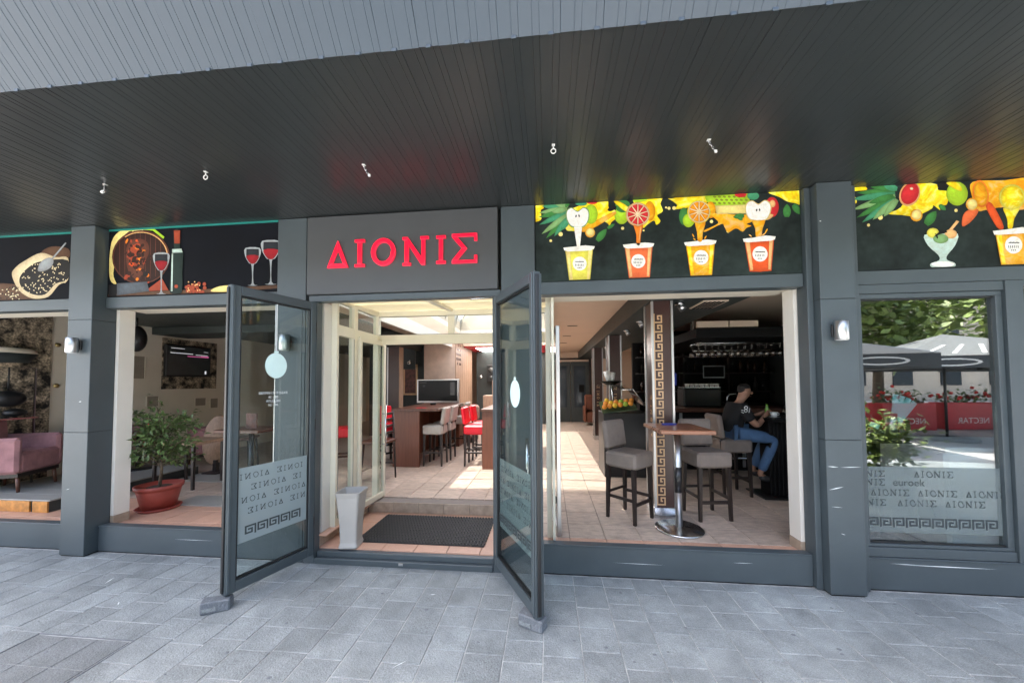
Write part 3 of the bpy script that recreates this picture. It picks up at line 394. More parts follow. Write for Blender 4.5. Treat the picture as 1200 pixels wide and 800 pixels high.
(3,'splash','yellow',1,[[2582,2827,2592,2821,2617,2817,2648,2813,2677,2810,2702,2805,2728,2799,2754,2796,2781,2797,2809,2805,2840,2819,2867,2833,2887,2845,2896,2855,2898,2864,2898,2870,2901,2871,2911,2864,2924,2850,2937,2837,2945,2832,2945,2837,2940,2849,2936,2863,2937,2872,2947,2873,2963,2869,2979,2867,2991,2873,2999,2892,3004,2919,3005,2947,3002,2968,2990,2977,2971,2980,2952,2982,2938,2986,2935,2997,2937,3010,2937,3022,2927,3031,2901,3040,2889,3043,2800,3043,2791,3040,2761,3007,2732,2958,2705,2907,2679,2869,2649,2849,2618,2838,2593,2833]]),
(3,'leaf','green',2,[[2644,3004,2600,3014,2556,3020,2512,3021,2467,3018,2422,3011,2377,2999,2422,2984,2466,2974,2511,2968,2555,2967,2600,2969,2644,2976]]),
(3,'leaf','teal_green',2.1,[[2642,2989,2591,2993,2539,2993,2488,2988,2437,2980,2386,2967,2340,2951,2340,2948,2388,2940,2440,2936,2492,2936,2543,2940,2594,2949,2645,2961]]),
(3,'leaf','light_green',2.2,[[2640,2974,2587,2966,2535,2955,2484,2939,2434,2919,2384,2895,2340,2868,2340,2866,2391,2869,2444,2877,2497,2888,2548,2904,2598,2923,2646,2947]]),
(3,'leaf','green',2.3,[[2637,2958,2589,2942,2541,2923,2496,2899,2451,2872,2408,2841,2367,2804,2419,2816,2468,2832,2515,2851,2561,2875,2605,2902,2648,2933]]),
(3,'leaf','teal_green',2.4,[[2635,2943,2592,2922,2550,2898,2511,2870,2473,2839,2437,2804,2404,2765,2450,2781,2494,2802,2536,2826,2575,2853,2613,2884,2648,2919]]),
(3,'leaf','light_green',2.5,[[2634,2935,2602,2917,2573,2897,2546,2874,2521,2847,2499,2816,2479,2782,2514,2795,2546,2812,2575,2832,2602,2855,2627,2882,2649,2912]]),
(3,'leaf','green',2.6,[[2660,3026,2630,3038,2613,3043,2491,3043,2473,3038,2503,3020,2533,3007,2563,2999,2594,2994,2625,2994,2657,2997]]),
(3,'leaf','teal_green',2.7,[[2662,3025,2648,3038,2640,3043,2567,3043,2567,3043,2578,3024,2592,3011,2606,3002,2621,2997,2637,2995,2655,2998]]),
(3,'leaf','light_green',2.8,[[2645,2939,2624,2923,2605,2904,2588,2883,2575,2859,2564,2832,2557,2802,2583,2814,2605,2830,2624,2849,2640,2870,2654,2894,2665,2921]]),
(3,'leaf','green',2.9,[[2627,2975,2596,2975,2566,2970,2537,2962,2508,2950,2481,2933,2455,2912,2487,2907,2518,2907,2548,2911,2578,2919,2606,2931,2633,2947]]),
(3,'fruit','peach',3.5,[[2800,2926,2789,2908,2775,2894,2760,2883,2743,2876,2727,2874,2711,2876,2697,2883,2685,2894,2676,2909,2670,2926,2668,2946,2670,2967,2675,2987,2684,3007,2695,3024,2709,3039,2714,3043,2794,3043,2799,3038,2808,3023,2813,3006,2815,2986,2814,2966,2809,2945]]),
(3,'flesh','red',4,[[2793,2935,2783,2919,2771,2906,2757,2897,2743,2891,2729,2888,2716,2890,2704,2896,2694,2905,2686,2918,2682,2933,2680,2950,2682,2968,2686,2986,2694,3003,2704,3019,2716,3032,2729,3042,2732,3043,2781,3043,2783,3042,2793,3033,2800,3020,2805,3005,2806,2988,2805,2970,2800,2952]]),
(3,'core','cream',5,[[2767,3006,2765,3000,2759,2997,2751,2997,2746,3001,2744,3008,2746,3014,2752,3017,2759,3017,2765,3012]]),
(3,'stalk','dark',3,[[2934,3031,2943,3039,2952,3043,2992,3043,2993,3042,2998,3030,2999,3016,2997,3005,2989,2997,2976,2990,2962,2985,2951,2986,2943,2993,2936,3006,2932,3020]]),
(3,'lime','lime',3,[[3133,2945,3130,2925,3124,2906,3115,2890,3103,2876,3089,2866,3073,2860,3057,2859,3042,2862,3027,2870,3014,2881,3003,2896,2995,2914,2991,2933,2990,2954,2992,2974,2999,2993,3008,3010,3020,3023,3034,3033,3049,3039,3065,3040,3081,3037,3096,3029,3109,3017,3120,3002,3127,2985,3132,2965]]),
(3,'peel','yellow',3.5,[[2992,3035,3000,3041,3020,3043,3044,3042,3063,3037,3075,3027,3085,3012,3093,2996,3096,2984,3096,2976,3091,2970,3084,2968,3073,2971,3053,2983,3026,3002,3003,3021]]),
(3,'leaf','green',3,[[2856,2714,2876,2724,2892,2737,2904,2753,2913,2774,2917,2797,2917,2826,2892,2822,2872,2812,2856,2800,2844,2783,2835,2763,2830,2740]]),
(3,'leaf','green',3,[[2934,2861,2938,2850,2944,2841,2951,2834,2960,2830,2971,2828,2983,2829,2981,2844,2977,2855,2972,2864,2964,2870,2956,2875,2945,2877]]),
(3,'drops','pale_yellow',2,[[2552,2797,2548,2786,2539,2780,2529,2780,2520,2788,2517,2799,2521,2810,2530,2817,2541,2816,2549,2809],[2461,2743,2457,2734,2449,2731,2442,2735,2439,2744,2443,2752,2450,2755,2458,2751],[3061,2822,3057,2813,3049,2810,3041,2814,3038,2823,3042,2833,3050,2836,3058,2832]]),
(3,'slice','amber',3,[[2823,2799,2821,2788,2818,2779,2812,2770,2806,2763,2797,2758,2788,2755,2779,2754,2770,2756,2761,2760,2754,2766,2747,2773,2743,2783,2740,2793,2739,2803,2741,2814,2744,2824,2750,2832,2757,2839,2765,2845,2774,2848,2783,2848,2792,2847,2801,2843,2809,2836,2815,2829,2819,2819,2822,2809]]),
(3,'flesh','pale_yellow',4,[[2814,2802,2813,2794,2810,2786,2806,2780,2800,2774,2794,2770,2787,2768,2780,2767,2773,2769,2766,2772,2760,2776,2755,2782,2751,2790,2749,2798,2749,2806,2750,2814,2752,2822,2757,2828,2762,2834,2768,2838,2775,2840,2783,2841,2790,2840,2797,2836,2803,2832,2808,2826,2811,2818,2813,2810]]),
(3,'splash','amber',1,[[3171,3033,3210,3040,3263,3039,3323,3034,3379,3031,3434,3036,3492,3043,3492,3043,3549,3043,3577,3033,3592,2996,3592,2942,3583,2887,3568,2846,3547,2824,3517,2811,3485,2805,3455,2803,3430,2805,3406,2814,3382,2824,3357,2830,3328,2829,3297,2824,3268,2818,3243,2815,3226,2812,3213,2808,3203,2809,3193,2818,3182,2838,3173,2867,3165,2899,3160,2929,3155,2958,3150,2988,3153,3015]]),
(3,'orange','orange',3,[[3270,2946,3271,2922,3269,2900,3264,2880,3257,2862,3248,2849,3238,2840,3226,2836,3214,2837,3203,2843,3191,2855,3182,2870,3174,2889,3168,2911,3165,2934,3164,2957,3166,2980,3171,3000,3178,3018,3186,3031,3197,3040,3206,3043,3221,3043,3221,3043,3232,3036,3243,3025,3253,3009,3261,2990,3267,2969]]),
(3,'flesh','amber',4,[[3260,2944,3261,2924,3259,2905,3256,2888,3250,2873,3243,2861,3234,2853,3225,2850,3215,2851,3206,2857,3197,2867,3189,2880,3182,2896,3177,2915,3175,2935,3174,2955,3176,2974,3179,2992,3185,3007,3192,3019,3200,3026,3210,3030,3220,3028,3229,3023,3238,3013,3246,2999,3253,2983,3257,2964]]),
(3,'slice','amber',4.5,[[3199,2861,3197,2850,3194,2840,3188,2832,3181,2824,3173,2819,3164,2816,3155,2815,3146,2817,3137,2821,3129,2827,3123,2835,3118,2845,3116,2855,3115,2866,3117,2876,3120,2886,3126,2895,3133,2902,3141,2908,3150,2911,3159,2911,3168,2909,3177,2905,3185,2899,3191,2891,3195,2882,3198,2872]]),
(3,'flesh','pale_yellow',5,[[3190,2861,3189,2853,3186,2845,3182,2838,3176,2833,3170,2828,3163,2826,3155,2825,3148,2827,3141,2830,3135,2835,3130,2841,3127,2849,3124,2857,3124,2865,3125,2874,3128,2881,3132,2888,3138,2894,3144,2898,3151,2901,3159,2901,3166,2900,3173,2896,3179,2892,3184,2885,3187,2878,3189,2870]]),
(3,'grapefruit','coral',2.5,[[3086,2700,3083,2714,3084,2738,3089,2765,3096,2787,3105,2801,3117,2813,3130,2822,3143,2828,3159,2830,3177,2830,3192,2826,3199,2817,3195,2802,3183,2780,3167,2758,3151,2740,3135,2724,3115,2710,3098,2700]]),
(3,'stream','redorange',3,[[3245,2851,3248,2869,3259,2877,3274,2874,3289,2860,3307,2825,3328,2773,3347,2722,3356,2686,3354,2669,3343,2662,3328,2666,3312,2681,3295,2715,3273,2765,3254,2815]]),
(3,'pomelo','lemon',3,[[3504,2896,3501,2875,3494,2854,3483,2836,3469,2822,3452,2811,3434,2805,3415,2803,3397,2807,3379,2815,3364,2828,3351,2844,3342,2863,3337,2884,3335,2906,3339,2928,3346,2948,3357,2966,3371,2981,3388,2992,3406,2998,3425,2999,3443,2996,3461,2987,3476,2974,3489,2958,3498,2939,3503,2918]]),
(3,'flesh','yellow',4,[[3492,2897,3489,2878,3483,2861,3474,2846,3462,2833,3448,2824,3432,2819,3416,2818,3400,2821,3385,2828,3372,2839,3361,2853,3353,2869,3349,2887,3348,2906,3351,2924,3357,2942,3366,2957,3378,2969,3392,2979,3408,2984,3424,2985,3440,2982,3455,2975,3468,2964,3479,2950,3486,2933,3491,2916]]),
(3,'stream','yellow',3,[[3359,2823,3371,2823,3391,2812,3412,2805,3433,2810,3454,2818,3466,2816,3459,2797,3442,2768,3427,2739,3421,2713,3417,2687,3411,2669,3402,2661,3392,2662,3384,2670,3382,2688,3382,2715,3380,2742,3372,2772,3361,2803]]),
(3,'cup','amber',6,[[3298,2627,3531,2633,3499,2400,3324,2400]]),
(3,'highlight','yellow',7,[[3302,2627,3338,2628,3353,2407,3330,2404],[3494,2632,3524,2633,3493,2407,3474,2409]]),
(3,'rim','white',8,[[3280,2654,3361,2660,3470,2673,3549,2659,3538,2631,3507,2627,3322,2623,3288,2625]]),
(3,'label','white',9,[[3464,2540,3462,2526,3458,2512,3450,2501,3441,2491,3430,2484,3418,2479,3406,2478,3394,2480,3382,2486,3372,2494,3364,2504,3357,2517,3354,2531,3353,2545,3355,2559,3360,2573,3367,2585,3377,2594,3388,2602,3400,2606,3412,2607,3424,2605,3436,2599,3446,2591,3454,2581,3460,2568,3464,2554]]),
(3,'lettering','dark',10,[[3377,2563,3385,2566,3385,2557,3376,2557],[3387,2567,3395,2566,3395,2556,3386,2556],[3397,2562,3405,2565,3405,2556,3396,2556],[3407,2566,3415,2565,3415,2555,3406,2556],[3417,2561,3425,2564,3425,2555,3416,2555],[3427,2565,3435,2564,3435,2554,3426,2555],[3437,2561,3445,2563,3445,2554,3436,2554],[3373,2542,3376,2542,3377,2523,3373,2523],[3385,2542,3388,2542,3390,2522,3385,2522],[3397,2541,3401,2541,3402,2522,3397,2522],[3409,2541,3413,2540,3414,2521,3410,2521],[3422,2540,3425,2540,3426,2520,3422,2521],[3434,2539,3437,2539,3439,2520,3434,2520],[3391,2509,3397,2508,3397,2501,3390,2501],[3403,2508,3410,2508,3409,2500,3403,2500],[3415,2508,3422,2507,3421,2500,3415,2500]]),
(3,'glass','mint',5,[[2827,2647,2854,2654,2895,2652,2937,2649,2979,2652,3023,2654,3051,2646,3055,2622,3044,2589,3029,2557,3011,2531,2990,2507,2975,2487,2968,2472,2968,2461,2973,2451,2987,2442,3007,2435,3021,2427,3027,2417,3027,2407,3021,2400,2872,2400,2863,2404,2856,2413,2857,2422,2864,2431,2881,2437,2904,2443,2919,2452,2924,2463,2922,2476,2913,2493,2895,2514,2870,2539,2849,2566,2834,2595,2823,2626]]),
(3,'scoop','lemon',6,[[2927,2657,2925,2648,2922,2641,2917,2634,2910,2628,2902,2624,2893,2621,2884,2621,2875,2622,2866,2626,2859,2630,2852,2637,2848,2644,2845,2652,2844,2661,2846,2669,2849,2677,2854,2684,2861,2690,2869,2694,2878,2696,2887,2697,2896,2695,2905,2692,2913,2687,2919,2681,2923,2674,2926,2665]]),
(3,'scoop','peach',6,[[3045,2644,3044,2636,3041,2629,3036,2622,3029,2617,3021,2613,3012,2611,3003,2611,2994,2612,2986,2615,2978,2620,2972,2625,2967,2632,2964,2640,2964,2648,2965,2655,2968,2663,2974,2669,2980,2674,2988,2678,2997,2680,3006,2681,3015,2679,3024,2676,3031,2672,3037,2666,3042,2659,3045,2651]]),
(3,'scoop','light_green',7,[[2986,2610,2985,2602,2981,2595,2974,2588,2966,2583,2956,2579,2945,2577,2934,2576,2922,2578,2912,2581,2902,2586,2894,2592,2888,2599,2885,2607,2884,2615,2885,2623,2890,2631,2896,2637,2904,2643,2914,2647,2925,2649,2937,2649,2948,2648,2959,2644,2968,2640,2976,2633,2982,2626,2986,2618]]),
(3,'wafer','peach',5.5,[[2982,2664,3001,2657,3065,2737,3047,2748]]),
(3,'syrup','dark',8,[[2891,2629,2902,2643,2924,2664,2944,2678,2961,2677,2976,2669,2982,2661,2973,2657,2955,2654,2937,2649,2918,2640,2899,2631],[2898,2658,2903,2653,2911,2640,2917,2628,2916,2620,2913,2614,2909,2614,2905,2627,2900,2647]]),
(3,'foot','white',6,[[3019,2417,3017,2413,3011,2409,3002,2405,2989,2402,2975,2401,2959,2400,2942,2400,2924,2401,2908,2403,2894,2406,2882,2410,2873,2414,2867,2419,2865,2423,2867,2428,2873,2432,2883,2435,2895,2438,2910,2440,2926,2441,2943,2440,2960,2439,2976,2437,2991,2434,3003,2430,3012,2426,3017,2422]]),
(0,'table','brown',1,[[-5553,2557,-5483,2569,-5382,2569,-5273,2559,-5178,2544,-5093,2521,-5010,2489,-4943,2456,-4903,2430,-4890,2412,-4899,2400,-5563,2400,-5593,2421,-5607,2473,-5591,2523]]),
(0,'cloth','brown',1.2,[[-4947,2853,-4934,2870,-4906,2888,-4868,2903,-4828,2912,-4781,2912,-4726,2906,-4674,2896,-4638,2882,-4619,2860,-4611,2832,-4616,2805,-4634,2787,-4675,2781,-4734,2782,-4796,2788,-4847,2796,-4885,2807,-4918,2822,-4940,2838]]),
(0,'sack','cream',2,[[-5269,2643,-5271,2668,-5264,2686,-5251,2701,-5236,2717,-5218,2732,-5198,2747,-5172,2761,-5140,2777,-5098,2798,-5048,2822,-4996,2843,-4947,2853,-4902,2849,-4858,2834,-4815,2817,-4775,2804,-4734,2802,-4694,2806,-4659,2804,-4634,2787,-4620,2745,-4615,2684,-4617,2623,-4625,2578,-4642,2556,-4668,2547,-4697,2542,-4726,2529,-4752,2503,-4779,2471,-4808,2440,-4841,2417,-4883,2405,-4930,2400,-4978,2400,-5023,2406,-5066,2419,-5107,2439,-5146,2463,-5180,2491,-5210,2527,-5236,2568,-5257,2609]]),
(0,'beans','dark',3,[[-5176,2619,-5163,2643,-5142,2667,-5116,2690,-5087,2711,-5059,2729,-5029,2746,-4992,2759,-4943,2769,-4870,2776,-4779,2782,-4693,2781,-4633,2766,-4607,2731,-4602,2680,-4610,2627,-4626,2588,-4650,2568,-4686,2559,-4726,2553,-4763,2541,-4792,2517,-4820,2487,-4848,2458,-4879,2440,-4914,2433,-4951,2433,-4989,2439,-5025,2448,-5061,2462,-5096,2480,-5128,2501,-5152,2522,-5168,2545,-5178,2569,-5181,2594]]),
(0,'beans','cream',4,[[-5136,2666,-5135,2672,-5126,2677,-5119,2675,-5120,2668,-5128,2664],[-4734,2729,-4738,2734,-4737,2743,-4730,2746,-4726,2741,-4728,2732],[-4963,2453,-4971,2453,-4978,2460,-4978,2466,-4970,2466,-4963,2459],[-4708,2634,-4705,2640,-4695,2641,-4689,2637,-4692,2632,-4702,2630],[-4771,2694,-4777,2691,-4787,2694,-4790,2700,-4784,2703,-4774,2700],[-4859,2623,-4864,2628,-4864,2637,-4858,2641,-4853,2636,-4853,2627],[-4911,2590,-4916,2586,-4927,2587,-4931,2592,-4926,2596,-4916,2595],[-5089,2618,-5088,2625,-5080,2630,-5072,2628,-5073,2622,-5081,2617],[-5104,2534,-5108,2540,-5105,2548,-5098,2550,-5094,2545,-5097,2536],[-4971,2680,-4972,2687,-4965,2693,-4957,2693,-4957,2686,-4963,2680],[-4879,2482,-4886,2479,-4896,2482,-4899,2489,-4892,2491,-4882,2488],[-4947,2715,-4954,2716,-4960,2724,-4958,2731,-4950,2729,-4945,2721],[-5079,2510,-5081,2517,-5076,2524,-5069,2525,-5066,2519,-5071,2511],[-4904,2587,-4912,2588,-4918,2596,-4917,2602,-4910,2601,-4903,2594],[-4822,2598,-4820,2604,-4810,2606,-4804,2603,-4806,2597,-4815,2595],[-4863,2693,-4870,2691,-4879,2697,-4881,2703,-4873,2704,-4865,2699],[-5084,2607,-5080,2612,-5070,2614,-5064,2610,-5067,2605,-5077,2603],[-4913,2732,-4920,2730,-4929,2736,-4930,2742,-4923,2743,-4914,2738],[-5030,2673,-5036,2678,-5037,2687,-5032,2691,-5026,2687,-5025,2678],[-4732,2695,-4739,2697,-4744,2705,-4742,2711,-4735,2709,-4730,2701],[-4897,2627,-4902,2632,-4899,2641,-4893,2644,-4889,2638,-4891,2629],[-4646,2561,-4653,2565,-4655,2574,-4651,2579,-4645,2575,-4642,2566],[-4933,2457,-4937,2462,-4934,2471,-4927,2473,-4924,2467,-4927,2459],[-4770,2695,-4769,2701,-4760,2705,-4753,2703,-4754,2697,-4763,2693],[-4777,2685,-4783,2689,-4784,2698,-4779,2703,-4773,2698,-4772,2689],[-4933,2742,-4939,2739,-4949,2743,-4952,2749,-4946,2752,-4936,2748],[-4718,2720,-4724,2724,-4725,2733,-4720,2738,-4714,2733,-4713,2725],[-4768,2540,-4775,2542,-4781,2550,-4779,2556,-4772,2554,-4766,2546],[-5017,2516,-5019,2522,-5014,2530,-5006,2531,-5004,2524,-5009,2517],[-4996,2694,-5003,2695,-5010,2702,-5009,2708,-5001,2707,-4995,2700],[-4662,2638,-4670,2638,-4678,2644,-4678,2650,-4671,2651,-4663,2645],[-4788,2597,-4790,2603,-4785,2611,-4778,2612,-4776,2606,-4781,2598],[-4793,2698,-4800,2695,-4810,2698,-4813,2704,-4807,2707,-4797,2704],[-4996,2479,-5004,2478,-5013,2483,-5014,2489,-5007,2491,-4998,2485],[-4902,2698,-4902,2705,-4894,2710,-4887,2709,-4887,2703,-4895,2697],[-5002,2694,-5009,2693,-5018,2699,-5019,2706,-5011,2706,-5003,2700],[-4924,2526,-4932,2527,-4938,2535,-4937,2541,-4929,2540,-4923,2532],[-4743,2580,-4741,2587,-4732,2590,-4725,2588,-4727,2582,-4736,2578],[-4775,2638,-4782,2640,-4786,2649,-4784,2655,-4776,2652,-4772,2644],[-4993,2540,-4997,2546,-4993,2554,-4986,2556,-4983,2550,-4986,2542],[-4891,2545,-4888,2550,-4878,2553,-4872,2550,-4874,2544,-4884,2541],[-4865,2470,-4872,2467,-4881,2471,-4884,2477,-4877,2480,-4868,2476],[-4930,2506,-4926,2512,-4916,2513,-4910,2510,-4913,2504,-4923,2502],[-4767,2670,-4774,2672,-4778,2681,-4775,2686,-4768,2684,-4764,2675],[-4696,2641,-4702,2644,-4705,2652,-4702,2658,-4695,2655,-4692,2646],[-4669,2626,-4674,2621,-4684,2622,-4689,2627,-4684,2631,-4674,2631],[-4965,2737,-4971,2734,-4981,2737,-4985,2742,-4979,2746,-4969,2743],[-4951,2608,-4957,2612,-4959,2621,-4954,2626,-4948,2622,-4947,2613],[-4951,2676,-4948,2681,-4938,2683,-4932,2680,-4935,2674,-4945,2672],[-4701,2542,-4708,2540,-4717,2543,-4721,2549,-4714,2552,-4705,2548],[-4961,2738,-4960,2744,-4952,2749,-4945,2748,-4945,2741,-4953,2736],[-4958,2571,-4961,2578,-4957,2585,-4950,2587,-4947,2581,-4951,2573],[-4951,2487,-4956,2491,-4957,2500,-4951,2504,-4946,2500,-4945,2491],[-4931,2626,-4937,2622,-4947,2623,-4952,2629,-4946,2633,-4936,2631],[-5149,2606,-5151,2613,-5145,2620,-5138,2620,-5136,2614,-5142,2607],[-5086,2528,-5093,2524,-5103,2527,-5107,2533,-5100,2536,-5090,2533],[-4810,2560,-4816,2565,-4817,2573,-4813,2578,-4806,2574,-4805,2565],[-5108,2732,-5115,2730,-5124,2733,-5128,2739,-5121,2742,-5111,2739],[-4922,2656,-4919,2661,-4909,2663,-4903,2659,-4906,2653,-4916,2652],[-5038,2530,-5045,2532,-5050,2540,-5048,2546,-5040,2544,-5036,2536],[-4714,2636,-4719,2641,-4719,2650,-4713,2654,-4708,2649,-4709,2640],[-4796,2685,-4803,2683,-4812,2687,-4815,2693,-4808,2695,-4799,2691],[-5007,2732,-5009,2738,-5004,2745,-4997,2746,-4995,2740,-5000,2733],[-4667,2548,-4664,2554,-4654,2556,-4647,2553,-4650,2547,-4660,2545],[-5104,2537,-5111,2540,-5114,2549,-5111,2554,-5104,2551,-5100,2543],[-4887,2490,-4892,2486,-4902,2487,-4907,2492,-4902,2496,-4892,2495],[-4715,2641,-4720,2637,-4730,2637,-4735,2642,-4730,2647,-4720,2646],[-4890,2504,-4895,2499,-4906,2500,-4911,2505,-4906,2509,-4895,2509],[-4814,2499,-4821,2496,-4830,2500,-4833,2506,-4826,2509,-4817,2505],[-4996,2536,-5001,2532,-5011,2533,-5016,2539,-5011,2543,-5000,2542],[-4900,2559,-4907,2561,-4911,2570,-4908,2576,-4901,2573,-4897,2565],[-5129,2612,-5134,2617,-5134,2626,-5128,2630,-5123,2625,-5123,2616],[-4853,2463,-4860,2465,-4866,2473,-4864,2479,-4857,2477,-4851,2470],[-5030,2551,-5033,2557,-5028,2565,-5021,2566,-5018,2560,-5023,2552],[-4892,2723,-4899,2723,-4907,2729,-4908,2736,-4900,2736,-4892,2730],[-4920,2708,-4923,2714,-4918,2722,-4911,2723,-4908,2717,-4912,2709],[-5051,2491,-5059,2493,-5064,2501,-5061,2507,-5054,2505,-5049,2497],[-4798,2650,-4802,2656,-4799,2664,-4792,2666,-4789,2660,-4792,2652],[-4828,2574,-4834,2578,-4834,2587,-4829,2591,-4823,2587,-4823,2578],[-4762,2550,-4768,2547,-4778,2550,-4782,2556,-4776,2559,-4766,2556],[-4897,2586,-4904,2588,-4909,2596,-4907,2602,-4900,2600,-4895,2592],[-4762,2686,-4769,2686,-4777,2691,-4778,2698,-4771,2699,-4763,2693],[-4979,2502,-4986,2501,-4995,2506,-4996,2512,-4989,2514,-4980,2508],[-4959,2506,-4955,2511,-4945,2512,-4939,2508,-4943,2503,-4953,2502],[-4788,2678,-4790,2685,-4785,2692,-4778,2693,-4776,2687,-4781,2679],[-4994,2657,-5001,2655,-5010,2660,-5012,2666,-5005,2668,-4996,2663],[-4741,2719,-4747,2723,-4749,2731,-4745,2736,-4738,2732,-4736,2724],[-4791,2709,-4797,2707,-4807,2710,-4811,2716,-4804,2719,-4794,2715],[-4898,2637,-4896,2643,-4886,2646,-4880,2643,-4882,2637,-4891,2634],[-5129,2467,-5128,2473,-5120,2477,-5112,2475,-5113,2469,-5122,2465],[-4904,2571,-4905,2578,-4898,2584,-4891,2583,-4890,2577,-4897,2571],[-4836,2570,-4843,2568,-4852,2572,-4855,2578,-4848,2580,-4838,2576],[-5063,2602,-5067,2608,-5064,2617,-5058,2619,-5054,2614,-5056,2605],[-5035,2728,-5040,2733,-5039,2742,-5033,2745,-5028,2740,-5029,2731],[-5099,2604,-5106,2602,-5116,2606,-5118,2613,-5111,2615,-5102,2611],[-4967,2570,-4970,2576,-4966,2583,-4958,2585,-4956,2579,-4960,2571],[-4793,2530,-4795,2536,-4791,2544,-4784,2545,-4781,2539,-4785,2531],[-4894,2692,-4900,2688,-4910,2689,-4915,2695,-4909,2698,-4899,2697],[-4752,2585,-4756,2590,-4753,2599,-4747,2601,-4743,2595,-4746,2587],[-5135,2742,-5140,2738,-5151,2738,-5156,2743,-5151,2748,-5141,2747],[-4839,2517,-4845,2513,-4855,2515,-4860,2520,-4854,2524,-4844,2523],[-5122,2512,-5129,2509,-5139,2513,-5142,2520,-5135,2522,-5125,2518],[-5066,2459,-5067,2466,-5060,2472,-5053,2472,-5052,2466,-5058,2459],[-4682,2573,-4685,2579,-4680,2587,-4673,2588,-4670,2581,-4675,2574]]),
